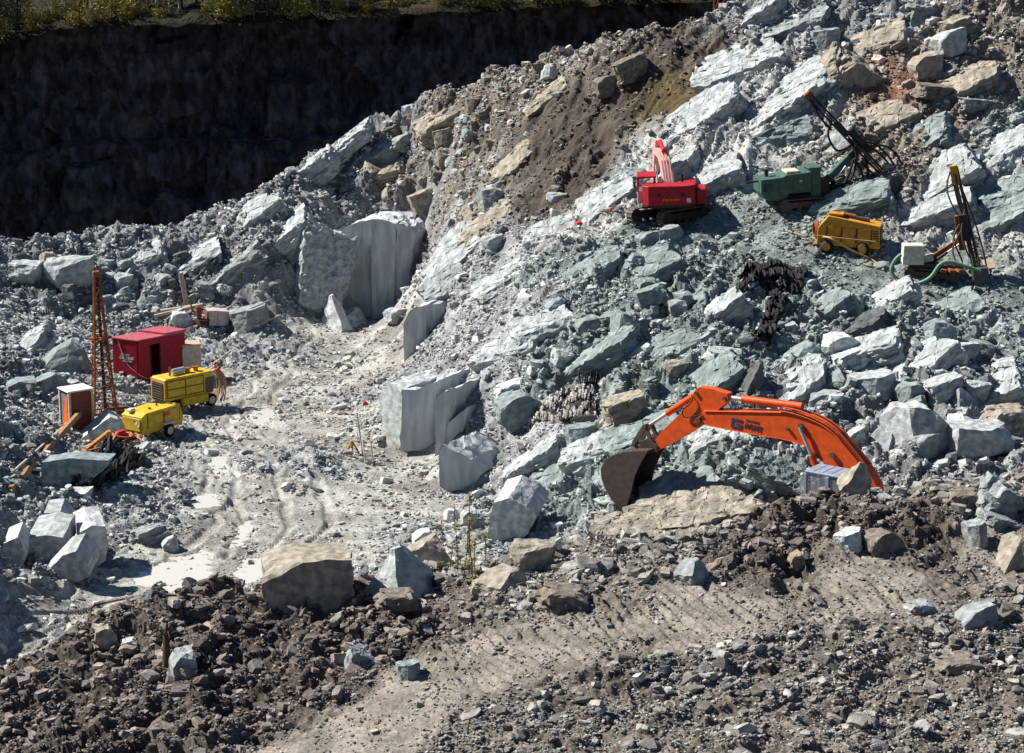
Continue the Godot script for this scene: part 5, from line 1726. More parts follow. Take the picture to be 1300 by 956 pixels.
# ---------------------------------------------------------------- the green crawler drill
func green_rig() -> void:
	var p := hit(1018, 268)
	var t := thing("green_drilling_rig", "green crawler drilling rig with its long black mast tilted towards the hillside", "drilling rig", p, deg_to_rad(8.0))
	t.rotation.z = deg_to_rad(3.0)
	# local: +x along the rig to the right, +z towards us; 25.6 px to the metre here
	for s in [-0.85, 0.85]:
		crawler(t, Vector3(0.1, 0, s - 0.85), 2.5, 0.62, 0.42, Basis.IDENTITY, "brown_steel", "track_steel")
	pbox("chassis", "dark_steel", t, Vector3(0.1, 0.62, -0.85), Vector3(2.0, 0.3, 1.4))
	# engine house with a tapered tail
	var st := begin()
	prism(st, PackedVector2Array([Vector2(-2.05, 0.95), Vector2(-1.75, 0.55), Vector2(-0.9, 0.55), Vector2(-0.6, 0.85), Vector2(0.5, 0.85), Vector2(0.5, 1.85), Vector2(-0.75, 1.78), Vector2(-0.95, 1.68), Vector2(-2.05, 1.62)]), 1.7, Vector3(0, 0.05, -0.85), Vector3.RIGHT, Vector3.UP)
	var house := part("engine_house", st, mats.green_paint, t)
	for k in 3:
		pbox("door_panel", "green_paint", house, Vector3(-1.55 + 0.72 * k, 1.28, 0.012), Vector3(0.6, 0.55, 0.03), Vector3.ZERO, 0.012)
	st = begin()
	for k in 6:
		box(st, Vector3(-1.7, 1.1 + 0.07 * k, 0.032), Vector3(0.42, 0.02, 0.02), Basis.IDENTITY, 0.003)
	part("grille", st, mats.dark_steel, house)
	pbox("plate", "ply", house, Vector3(-0.02, 1.5, 0.032), Vector3(0.14, 0.12, 0.01), Vector3.ZERO, 0.002)
	pbox("roof_hatch", "ply", house, Vector3(-0.35, 1.92, -0.7), Vector3(0.7, 0.14, 1.0))
	pbox("operator_post", "green_paint", t, Vector3(0.78, 1.3, -0.75), Vector3(0.52, 1.5, 1.3), Vector3.ZERO, 0.04)
	pbox("canopy", "green_paint", t, Vector3(0.75, 2.08, -0.75), Vector3(0.7, 0.08, 1.4))
	pbox("valve_box", "dark_steel", t, Vector3(1.25, 1.0, -0.6), Vector3(0.5, 0.9, 0.9))
	prod("air_intake", "dark_steel", t, Vector3(-1.55, 1.65, -0.9), Vector3(-1.55, 2.0, -0.9), 0.09)
	prod("intake_cap", "dark_steel", t, Vector3(-1.55, 2.0, -0.9), Vector3(-1.55, 2.06, -0.9), 0.17)
	prod("tow_bar", "dark_steel", t, Vector3(-2.0, 1.55, -0.6), Vector3(-2.7, 1.5, -0.5), 0.05)
	# boom
	st = begin()
	bar(st, Vector3(1.2, 1.0, -0.85), Vector3(2.95, 2.55, -0.95), 0.30, 0.34)
	var boom := part("boom", st, mats.green_paint, t)
	cylinder_ram(t, "boom_cylinder", Vector3(1.3, 0.6, -0.6), Vector3(2.5, 1.95, -0.7), 0.6, 0.09, "dark_steel")
	# mast: two long rails with a feed carriage between
	var m0 := Vector3(0.75, 5.65, -1.35)
	var m1 := Vector3(4.75, 1.05, -0.55)
	var dir := (m1 - m0).normalized()
	var side := dir.cross(Vector3.BACK).normalized()
	st = begin()
	for s in [-0.13, 0.13]:
		bar(st, m0 + side * s, m1 + side * s, 0.10, 0.10, Vector3.BACK)
	for k in 12:
		var q := m0.lerp(m1, (k + 0.5) / 12.0)
		bar(st, q - side * 0.13, q + side * 0.13, 0.06, 0.06, Vector3.BACK)
	var mast := part("mast", st, mats.dark_steel, t)
	st = begin()
	rod(st, m0.lerp(m1, 0.03) + Vector3(0, 0, 0.14), m1 + Vector3(0, 0, 0.14), 0.045)
	part("drill_rod", st, mats.brown_steel, mast)
	pbox("drifter", "dark_steel", mast, m0.lerp(m1, 0.40) + Vector3(0, 0, 0.16), Vector3(0.9, 0.34, 0.34), Vector3(0, 0, atan2(dir.y, dir.x)))
	pbox("rod_rack", "dark_steel", mast, m0.lerp(m1, 0.58) - side * 0.32, Vector3(1.6, 0.3, 0.3), Vector3(0, 0, atan2(dir.y, dir.x)))
	pbox("mast_foot", "brown_steel", mast, m1 - dir * 0.1, Vector3(0.5, 0.4, 0.4), Vector3(0, 0, atan2(dir.y, dir.x)))
	pbox("mast_head", "rust", mast, m0 + dir * 0.1, Vector3(0.32, 0.42, 0.22), Vector3(0, 0, atan2(dir.y, dir.x)))
	st = begin()
	bar(st, Vector3(3.3, 2.1, -0.8), Vector3(4.0, 1.35, -0.7), 0.14, 0.12)
	bar(st, Vector3(2.75, 2.4, -0.95), m0.lerp(m1, 0.62), 0.36, 0.36)
	part("mast_mount", st, mats.dark_steel, t)
	# looping hoses
	var loops := [
		[Vector3(1.1, 1.5, -0.5), Vector3(1.6, 1.05, -0.3), Vector3(2.3, 1.2, -0.3), Vector3(2.9, 2.3, -0.6)],
		[Vector3(1.3, 1.3, -0.6), Vector3(2.2, 0.65, -0.3), Vector3(3.1, 0.7, -0.3), Vector3(3.55, 1.4, -0.4), Vector3(3.5, 2.3, -0.6)],
		[m0.lerp(m1, 0.30), m0.lerp(m1, 0.34) + Vector3(-0.45, -0.5, 0.2), m0.lerp(m1, 0.45) + Vector3(-0.55, -0.75, 0.25), m0.lerp(m1, 0.55) + Vector3(-0.5, -0.3, 0.2), m0.lerp(m1, 0.56)],
		[m0.lerp(m1, 0.55), m0.lerp(m1, 0.7) + Vector3(0.45, 0.55, 0.1), m0.lerp(m1, 0.9) + Vector3(0.55, 0.45, 0.1), m1 + Vector3(0.3, -0.15, 0.1)],
		[m0.lerp(m1, 0.58), m0.lerp(m1, 0.72) + Vector3(0.3, 0.38, 0.2), m0.lerp(m1, 0.88) + Vector3(0.4, 0.3, 0.2), m1 + Vector3(0.15, -0.1, 0.2)],
		[Vector3(1.5, 1.6, -0.6), Vector3(2.0, 1.2, -0.2), Vector3(2.6, 1.35, -0.2), Vector3(3.0, 2.4, -0.5), m0.lerp(m1, 0.5)],
		[Vector3(2.9, 2.3, -0.3), Vector3(3.2, 1.5, -0.1), Vector3(3.0, 0.75, 0.0), Vector3(2.5, 0.55, 0.0), Vector3(2.2, 0.95, -0.1), Vector3(2.4, 1.4, -0.2)],
		[m0.lerp(m1, 0.62), m0.lerp(m1, 0.78) + Vector3(0.75, 0.75, 0.1), m0.lerp(m1, 0.95) + Vector3(0.85, 0.5, 0.1), m1 + Vector3(0.55, -0.1, 0.15), m1 + Vector3(0.1, 0.1, 0.2)],
		[m0.lerp(m1, 0.05), m0.lerp(m1, 0.16) + Vector3(-0.12, -0.35, 0.1), m0.lerp(m1, 0.33) + Vector3(-0.2, -0.35, 0.1)],
	]
	for l in loops:
		phose("hose", "rubber", t, l, 0.06)

# ---------------------------------------------------------------- the brown drill with its upright mast
func brown_rig() -> void:
	var p := hit(1185, 357)
	var t := thing("brown_drilling_rig", "worn brown crawler drill with an upright rusty mast and a cream control box", "drilling rig", p, deg_to_rad(-16.0))
	for s in [0.0, -1.5]:
		crawler(t, Vector3(-0.1, 0.0, s), 2.6, 0.55, 0.36, Basis(Vector3.BACK, deg_to_rad(-2.0)), "brown_steel", "track_steel")
	pbox("chassis", "brown_steel", t, Vector3(-0.1, 0.62, -0.75), Vector3(2.2, 0.3, 1.3))
	pbox("control_box", "cream_paint", t, Vector3(-1.05, 1.22, -0.15), Vector3(1.0, 0.95, 0.8), Vector3(0, 0.25, 0))
	pbox("tool_shelf", "cream_paint", t, Vector3(-0.3, 1.0, -0.5), Vector3(0.45, 0.3, 0.6), Vector3(0, 0, 0.3))
	var st := begin()
	bar(st, Vector3(-0.2, 0.95, -0.6), Vector3(1.45, 2.15, -0.65), 0.24, 0.28)
	part("boom", st, mats.rust, t)
	cylinder_ram(t, "boom_cylinder", Vector3(-0.2, 0.75, -0.3), Vector3(1.1, 1.75, -0.4), 0.6, 0.08, "dark_steel")
	var m0 := Vector3(0.62, 5.4, -0.9)
	var m1 := Vector3(2.25, -0.25, -0.2)
	st = begin()
	for s in [-0.14, 0.14]:
		bar(st, m0 + Vector3(s, 0, 0), m1 + Vector3(s, 0, 0), 0.09, 0.14)
	for k in 14:
		var q := m0.lerp(m1, (k + 0.5) / 14.0)
		bar(st, q - Vector3(0.14, 0, 0), q + Vector3(0.14, 0, 0), 0.05, 0.05)
	var mast := part("mast", st, mats.brown_steel, t)
	pbox("mast_head", "amber_paint", mast, m0 + Vector3(0.08, -0.4, 0.08), Vector3(0.36, 0.95, 0.2), Vector3(0, 0, 0.2))
	prod("drill_rod", "dark_steel", mast, m0.lerp(m1, 0.06) + Vector3(0, 0, 0.16), m1 + Vector3(0, 0, 0.16), 0.05)
	pbox("drifter", "dark_steel", mast, m0.lerp(m1, 0.5) + Vector3(-0.12, 0, 0.12), Vector3(0.42, 1.3, 0.36), Vector3(0, 0, 0.2))
	pbox("rod_rack", "rust", mast, m0.lerp(m1, 0.55) + Vector3(-0.42, 0, 0), Vector3(0.3, 1.7, 0.3), Vector3(0, 0, 0.2))
	pbox("dust_hood", "track_steel", mast, m1 + Vector3(-0.05, 0.5, 0.05), Vector3(0.75, 1.0, 0.6), Vector3(0, 0.2, 0.15))
	for l in [
		[m0.lerp(m1, 0.04) + Vector3(-0.2, 0, 0.1), m0.lerp(m1, 0.2) + Vector3(-0.55, 0, 0.1), m0.lerp(m1, 0.38) + Vector3(-0.35, 0, 0.15), m0.lerp(m1, 0.46)],
		[m0.lerp(m1, 0.45) + Vector3(-0.2, 0, 0.2), m0.lerp(m1, 0.6) + Vector3(-0.75, 0, 0.2), m0.lerp(m1, 0.8) + Vector3(-0.6, 0, 0.2), Vector3(0.8, 0.8, -0.2)],
		[m0.lerp(m1, 0.5) + Vector3(-0.2, 0, 0.2), m0.lerp(m1, 0.68) + Vector3(-0.9, 0, 0.25), Vector3(1.0, 0.9, 0.0), Vector3(0.3, 1.0, -0.2)],
		[m0.lerp(m1, 0.2) + Vector3(0.2, 0, 0.1), m0.lerp(m1, 0.5) + Vector3(0.45, 0, 0.1), m0.lerp(m1, 0.8) + Vector3(0.5, 0, 0.1), m1 + Vector3(0.3, 0.2, 0.2)],
		[m0.lerp(m1, 0.35) + Vector3(0.1, 0, 0.2), m0.lerp(m1, 0.55) + Vector3(-0.3, 0, 0.35), m0.lerp(m1, 0.75) + Vector3(-0.2, 0, 0.3)],
	]:
		phose("hose", "brown_steel", t, l, 0.045)
	# thick green suction hose in a wave before the rig
	phose("suction_hose", "hose_green", t, [Vector3(-1.55, 1.25, 0.35), Vector3(-1.85, 0.9, 0.45), Vector3(-1.95, 0.4, 0.5), Vector3(-1.5, -0.02, 0.55), Vector3(-0.8, -0.1, 0.6), Vector3(-0.1, 0.25, 0.6), Vector3(0.35, 0.9, 0.55), Vector3(0.8, 1.05, 0.5), Vector3(1.5, 0.85, 0.4), Vector3(2.2, 0.6, 0.2)], 0.095)
	for k in 3:
		pbox("bit_box", "rust", t, Vector3(0.5 + 0.35 * k, 0.55, 0.25 - 0.1 * k), Vector3(0.3, 0.16, 0.5), Vector3(0, 0.3 * k, -0.15))
	var bp := hit(1256, 343)
	var b := thing("plywood_board", "pale plywood board propped beside the foot of the upright drill mast", "board", bp, 0.2)
	pbox("board", "ply", b, Vector3(0, 0.18, 0), Vector3(0.62, 0.58, 0.03), Vector3(-0.9, 0, 0.12), 0.006)
	pbox("batten", "wood", b, Vector3(-0.1, 0.06, -0.25), Vector3(0.06, 0.3, 0.06))

# ---------------------------------------------------------------- compressors
func amber_compressor() -> void:
	var p := hit(1062, 324)
	var t := thing("amber_compressor", "amber yellow wheeled compressor with rusty fittings beside the brown drilling rig", "compressor", p, deg_to_rad(-14.0))
	# local: +x to the right along its side, +z towards us
	var st := begin()
	prism(st, PackedVector2Array([Vector2(-1.0, 0.42), Vector2(2.05, 0.30), Vector2(2.05, 1.42), Vector2(0.2, 1.75), Vector2(-0.45, 1.85), Vector2(-0.95, 1.25)]), 1.45, Vector3(0, 0, -0.75), Vector3.RIGHT, Vector3.UP)
	var body := part("body", st, mats.amber_paint, t)
	for k in 3:
		pbox("side_panel", "amber_paint", body, Vector3(-0.15 + 0.72 * k, 0.98 - 0.03 * k, -0.012), Vector3(0.62, 0.7, 0.03), Vector3(0, 0, -0.05), 0.012)
	for k in 4:
		pbox("panel_seam", "dark_steel", body, Vector3(-0.51 + 0.72 * k, 0.98 - 0.03 * k, 0.0), Vector3(0.045, 0.72, 0.03), Vector3(0, 0, -0.05), 0.004)
	for k in 5:
		pbox("louvre", "dark_steel", body, Vector3(1.86, 0.7 + 0.12 * k, 0.0), Vector3(0.24, 0.04, 0.03), Vector3(0, 0, -0.05), 0.004)
	for k in 2:
		pbox("latch", "rust", body, Vector3(0.15 + 0.72 * k, 0.9, 0.014), Vector3(0.1, 0.08, 0.03), Vector3.ZERO, 0.006)
	pbox("end_grille", "dark_steel", body, Vector3(2.07, 0.85, -0.75), Vector3(0.03, 0.85, 1.1), Vector3.ZERO, 0.006)
	pbox("air_cleaner", "rust", body, Vector3(0.35, 1.82, -0.75), Vector3(0.95, 0.16, 0.5), Vector3(0, 0, -0.17))
	prod("exhaust", "brown_steel", body, Vector3(0.8, 1.72, -0.6), Vector3(1.5, 1.62, -0.6), 0.11)
	pbox("hatch", "amber_paint", body, Vector3(-0.1, 1.9, -0.5), Vector3(0.75, 0.12, 0.6), Vector3(0, 0, -0.05))
	pbox("rail", "hose_tan", t, Vector3(0.4, 0.78, 0.06), Vector3(3.0, 0.06, 0.05), Vector3(0, 0, -0.06), 0.01)
	pbox("chassis", "dark_steel", t, Vector3(0.5, 0.34, -0.75), Vector3(3.0, 0.16, 1.1), Vector3(0, 0, -0.03))
	for x in [-0.5, 1.25]:
		for z in [0.02, -1.52]:
			wheel(t, Vector3(x, 0.34 - 0.04 * (x + 0.5), z), 0.34, 0.2, "amber_paint")
	st = begin()
	for k in 4:
		var r := 0.55 - 0.05 * k
		var ring := []
		for i in 15:
			var a := TAU * i / 14.0
			ring.append(Vector3(-1.05 - 0.05 * k + 0.12 * cos(a), 1.05 + r * sin(a) * 0.85, -0.7 + r * cos(a)))
		tube(st, ring, 0.035, 6)
	part("hose_coil", st, mats.rust, t)
	prod("tow_bar", "rust", t, Vector3(-0.9, 0.5, -0.6), Vector3(-1.7, 0.32, -0.4), 0.05)
	var q := hit(1010, 300)
	var h := thing("air_hose", "tan air hose lying from the amber compressor across the bench to the brown rig", "hose", q)
	var pts := []
	for e in [[1000, 297], [1020, 302], [1034, 304]]:
		pts.append(hit(e[0], e[1]) - q + Vector3(0, 0.06, 0))
	pts.append(p + Vector3(-0.5, 0.9, 0.45) - q)
	for e in [[1070, 312], [1090, 322]]:
		pts.append(at(e[0], e[1], -p.z - 0.6) - q)
	for e in [[1105, 331], [1118, 340], [1104, 341], [1096, 338]]:
		pts.append(hit(e[0], e[1]) - q + Vector3(0, 0.06, 0))
	phose("hose", "hose_tan", h, pts, 0.04)

# ---------------------------------------------------------------- blasting mats made of tyre strips
func blasting_mat(label: String, corners: Array, rows: int, strips: int, m: String, lift: float, lean: float, sd: int) -> void:
	# corners: near left, near right, far right, far left in the photograph
	var r := RandomNumberGenerator.new()
	r.seed = sd
	var c := []
	for k in corners:
		c.append(hit(k[0], k[1]))
	var o: Vector3 = (c[0] + c[1] + c[2] + c[3]) * 0.25
	var t := thing("blasting_mat", label, "blasting mat", o, 0.0, "rubber blasting mats")
	var deep: float = (c[0] as Vector3).distance_to(c[3]) / rows
	var meshes := []
	for k in 3:
		var st := begin()
		# an upright bowed strip of tyre
		var n := 5
		for i in n:
			var a := -0.5 + float(i) / n
			var b := -0.5 + float(i + 1) / n
			var ya := 0.16 - 0.42 * a * a * (0.8 + 0.2 * k)
			var yb := 0.16 - 0.42 * b * b * (0.8 + 0.2 * k)
			var za := a * deep * 1.15
			var zb := b * deep * 1.15
			bar(st, Vector3(0.02 * sin(9.0 * a + k), ya, za), Vector3(0.02 * sin(9.0 * b + k), yb, zb), 0.07, 0.14)
		meshes.append(st.commit())
	# the backing that carries the strips, draped over the ground
	var cells := 12
	var sheet_st := begin()
	var spot_of := func(fx: float, fy: float) -> Vector3:
		var q: Vector3 = (c[0] as Vector3).lerp(c[1], fx).lerp((c[3] as Vector3).lerp(c[2], fx), fy)
		q.y = maxf(q.y, ground(q.x, -q.z)) + lift + 0.1 + 0.06 * sin(fx * 9.0 + sd)
		return q - o
	for a in cells:
		for b in cells:
			var q0: Vector3 = spot_of.call(float(a) / cells, float(b) / cells)
			var q1: Vector3 = spot_of.call(float(a + 1) / cells, float(b) / cells)
			var q2: Vector3 = spot_of.call(float(a + 1) / cells, float(b + 1) / cells)
			var q3: Vector3 = spot_of.call(float(a) / cells, float(b + 1) / cells)
			face(sheet_st, [q0, q1, q2, q3], Vector3.UP)
			var dn := Vector3(0, -0.08, 0)
			face(sheet_st, [q0 + dn, q1 + dn, q2 + dn, q3 + dn], Vector3.DOWN)
			if b == 0:
				face(sheet_st, [q0, q1, q1 + dn * 3.0, q0 + dn * 3.0], Vector3.BACK)
			if a == 0:
				face(sheet_st, [q0, q3, q3 + dn * 3.0, q0 + dn * 3.0], Vector3.LEFT)
			if a == cells - 1:
				face(sheet_st, [q1, q2, q2 + dn * 3.0, q1 + dn * 3.0], Vector3.RIGHT)
	part("backing", sheet_st, mats.mat_rubber, t)
	var tones: Array = [mats[m], mats[m + "_worn"], mats.mat_rubber]
	for j in rows:
		var wave := r.randf_range(0.0, 6.0)
		for i in strips:
			var fx := (i + 0.5 + r.randf_range(-0.3, 0.3)) / strips
			var fy := (j + 0.5) / rows + 0.05 * sin(fx * 7.0 + wave)
			if r.randf() < 0.05:
				continue
			var p: Vector3 = (c[0] as Vector3).lerp(c[1], fx).lerp((c[3] as Vector3).lerp(c[2], fx), fy)
			p.y = maxf(p.y, ground(p.x, -p.z)) + lift + 0.12 * sin(fx * 9.0 + wave)
			var s := MeshInstance3D.new()
			s.name = "strip"
			s.mesh = meshes[r.randi() % 3]
			s.material_override = tones[r.randi() % 3]
			t.add_child(s, true)
			s.transform = Transform3D(Basis.from_euler(Vector3(r.randf_range(-0.12, 0.12) + lean, r.randf_range(-0.22, 0.22), r.randf_range(-0.18, 0.18))) * Basis.from_scale(Vector3.ONE * r.randf_range(0.85, 1.2)), p - o)

func blasting_mats() -> void:
	for k in ["mat_rubber", "mat_grey"]:
		var w: StandardMaterial3D = mats[k].duplicate()
		var c := (mats[k].albedo_color as Color).srgb_to_linear()
		w.albedo_color = lin(c.r * 1.8 + 0.01, c.g * 1.8 + 0.01, c.b * 1.8 + 0.01)
		mats[k + "_worn"] = w
	blasting_mat("grey dusty blasting mat of tyre strips with a dark fold along its foot", [[668, 545], [758, 541], [752, 497], [700, 505]], 5, 58, "mat_grey", 0.12, 0.35, 1)
	blasting_mat("wide black blasting mat spread on the slope below the amber compressor", [[932, 373], [1008, 372], [1026, 347], [970, 337]], 4, 44, "mat_rubber", 0.08, 0.1, 2)
	blasting_mat("narrow black blasting mat hanging down beside the pale rock sheet", [[954, 446], [978, 440], [1004, 386], [980, 386]], 7, 14, "mat_rubber", 0.12, 0.1, 3)
	blasting_mat("black blasting mat draped over the rubble in front of the blue sawn block", [[92, 622], [128, 622], [184, 590], [150, 578]], 4, 34, "mat_rubber", 0.30, 0.1, 4)
	var p := hit(750, 488)
	var t := thing("blasting_mat", "ragged dark strip of blasting mat lying above the grey dusty one", "blasting mat", p, 0.0, "rubber blasting mats")
	var r := RandomNumberGenerator.new()
	r.seed = 8
	for k in 14:
		var st := begin()
		var x := -0.55 + 0.085 * k
		bar(st, Vector3(x, 0.02, 0.25), Vector3(x + r.randf_range(-0.1, 0.1), r.randf_range(0.25, 0.5), -0.25), 0.04, 0.2)
		part("strip", st, mats.mat_rubber, t)

# ---------------------------------------------------------------- sheds, compressors and stores on the pit floor
func build_camp() -> void:
	red_shed()
	cream_cabin()
	big_compressor()
	small_compressor()
	booth()
	tower()
	timber_heap()
	sawn_blocks()

func red_shed() -> void:
	var b := at_height(175.5, 491, 0.15)
	var a := at_height(145, 487.5, 0.15)
	var c := at_height(236, 478, 0.15)
	var ux := (c - b)
	var uz := (a - b)
	var h := 2.45
	var t := thing("red_shed", "dark red site shed with white lettering and an open doorway", "shed", b)
	var P := func(x: float, z: float, y: float) -> Vector3:
		return ux * x + uz * z + Vector3.UP * y
	# walls as slabs with thickness, an opening for the door between 0.26 and 0.52 of the long side
	var nx := ux.cross(Vector3.UP).normalized()
	if nx.z < 0.0:
		nx = -nx
	var nz := uz.cross(Vector3.UP).normalized()
	if nz.x > 0.0:
		nz = -nz
	var wall := func(p0: Vector3, p1: Vector3, y0: float, y1: float) -> SurfaceTool:
		var st := begin()
		var d := (p1 - p0).normalized()
		var nn := d.cross(Vector3.UP).normalized()
		box(st, (p0 + p1) * 0.5 + Vector3.UP * (y0 + y1) * 0.5, Vector3(p0.distance_to(p1), y1 - y0, 0.06), Basis(d, Vector3.UP, d.cross(Vector3.UP)), 0.01)
		return st
	part("end_wall", wall.call(P.call(0, 0, 0), P.call(0, 1, 0), 0.12, h), mats.shed_red, t)
	part("front_wall", wall.call(P.call(0.012, 0, 0), P.call(0.27, 0, 0), 0.12, h), mats.shed_red, t)
	part("front_wall", wall.call(P.call(0.47, 0, 0), P.call(1, 0, 0), 0.12, h), mats.shed_red, t)
	part("lintel", wall.call(P.call(0.27, 0, 0), P.call(0.47, 0, 0), 2.12, h), mats.shed_red, t)
	part("back_wall", wall.call(P.call(0, 1, 0), P.call(1, 1, 0), 0.12, h), mats.shed_red, t)
	part("end_wall", wall.call(P.call(1, 0, 0), P.call(1, 1, 0), 0.12, h), mats.shed_red, t)
	var st := begin()
	# roof with a raised step over the far half
	for k in [[-0.02, 0.56, 0.0], [0.56, 1.02, 0.10]]:
		var q := [P.call(k[0], -0.06, h + k[2]), P.call(k[1], -0.06, h + k[2]), P.call(k[1], 1.05, h + k[2] + 0.03), P.call(k[0], 1.05, h + k[2] + 0.03)]
		face(st, [q[0] + Vector3.UP * 0.06, q[1] + Vector3.UP * 0.06, q[2] + Vector3.UP * 0.06, q[3] + Vector3.UP * 0.06], Vector3.UP)
		face(st, q, Vector3.DOWN)
		for i in 4:
			var j := (i + 1) % 4
			var mid: Vector3 = (q[i] + q[j]) * 0.5 - (q[0] + q[2]) * 0.5
			face(st, [q[i] - Vector3.UP * k[2], q[j] - Vector3.UP * k[2], q[j] + Vector3.UP * 0.06, q[i] + Vector3.UP * 0.06], mid)
	part("roof", st, mats.roof_red, t)
	st = begin()
	face(st, [P.call(0.01, 0.01, 0.13), P.call(0.99, 0.01, 0.13), P.call(0.99, 0.99, 0.13), P.call(0.01, 0.99, 0.13)], Vector3.UP)
	part("floor", st, mats.bark, t)
	st = begin()
	bar(st, P.call(-0.01, -0.02, 0.06), P.call(1.01, -0.02, 0.06), 0.12, 0.12)
	bar(st, P.call(-0.02, -0.01, 0.06), P.call(-0.02, 1.01, 0.06), 0.12, 0.12)
	part("skid", st, mats.dark_steel, t)
	st = begin()
	for x in [0.27, 0.47]:
		bar(st, P.call(x, 0, 0.14) + nx * 0.03, P.call(x, 0, 2.12) + nx * 0.03, 0.06, 0.08)
	part("door_frame", st, mats.dark_steel, t)
	st = begin()
	bar(st, P.call(0.472, -0.02, 0.2), P.call(0.472, -0.02, 2.05), 0.05, 0.02)
	part("door_edge", st, mats.white_paint, t)
	# lettering on the end wall
	var dx: Vector3 = (P.call(0, 0, 0) - P.call(0, 1, 0)).normalized()
	var out := dx.cross(Vector3.UP).normalized()
	var lb := Basis(dx, Vector3.UP, out)
	if out.z < 0.0:
		out = -out
		lb = Basis(dx, Vector3.UP, out)
	lettering("lettering", "SERVICES", 0.13, "white_paint", t, P.call(0, 0.66, 1.66) + out * 0.04, lb, false)
	lettering("lettering", "ORLÉANS", 0.20, "white_paint", t, P.call(0, 0.72, 1.49) + out * 0.04, lb)
	lettering("lettering", "Roulottes", 0.13, "white_paint", t, P.call(0, 0.60, 1.34) + out * 0.04, lb)
	# a cable sagging down the walls
	phose("cable", "rope", t, [P.call(0, 0.75, h - 0.05) + out * 0.05, P.call(0, 0.6, 1.8) + out * 0.06, P.call(0, 0.4, 1.2) + out * 0.06, P.call(0.03, 0.05, 0.7) + nx * 0.06 + out * 0.06, P.call(0.2, 0, 0.35) + nx * 0.08, P.call(0.5, 0, 0.45) + nx * 0.1], 0.018)

func cream_cabin() -> void:
	var t := thing("cream_cabin", "small cream metal cabin with a rusty roof behind the large yellow compressor", "cabin", at_height(226, 478, 0.2), deg_to_rad(14.0))
	pbox("wall", "cream_paint", t, Vector3(0.62, 0.85, -0.5), Vector3(1.3, 1.62, 1.0))
	pbox("roof", "rust_cream", t, Vector3(0.62, 1.69, -0.5), Vector3(1.38, 0.07, 1.1))
	pbox("door", "cream_paint", t, Vector3(0.62, 0.82, 0.012), Vector3(1.05, 1.35, 0.03), Vector3.ZERO, 0.01)
	pbox("side_cover", "chrome_dull", t, Vector3(-0.14, 0.75, -0.3), Vector3(0.2, 1.3, 0.5))
	var st := begin()
	rod(st, Vector3(-0.1, 1.45, -0.2), Vector3(-0.32, 1.58, 0.02), 0.19, 14)
	part("lamp_housing", st, mats.chrome_dull, t)
	st = begin()
	tube(st, smooth_line([Vector3(-0.1, 1.05, -0.1), Vector3(-0.35, 1.1, 0.0), Vector3(-0.5, 1.0, 0.05), Vector3(-0.62, 0.8, 0.1)], 4), 0.07, 10)
	part("outlet_pipe", st, mats.chrome_dull, t)

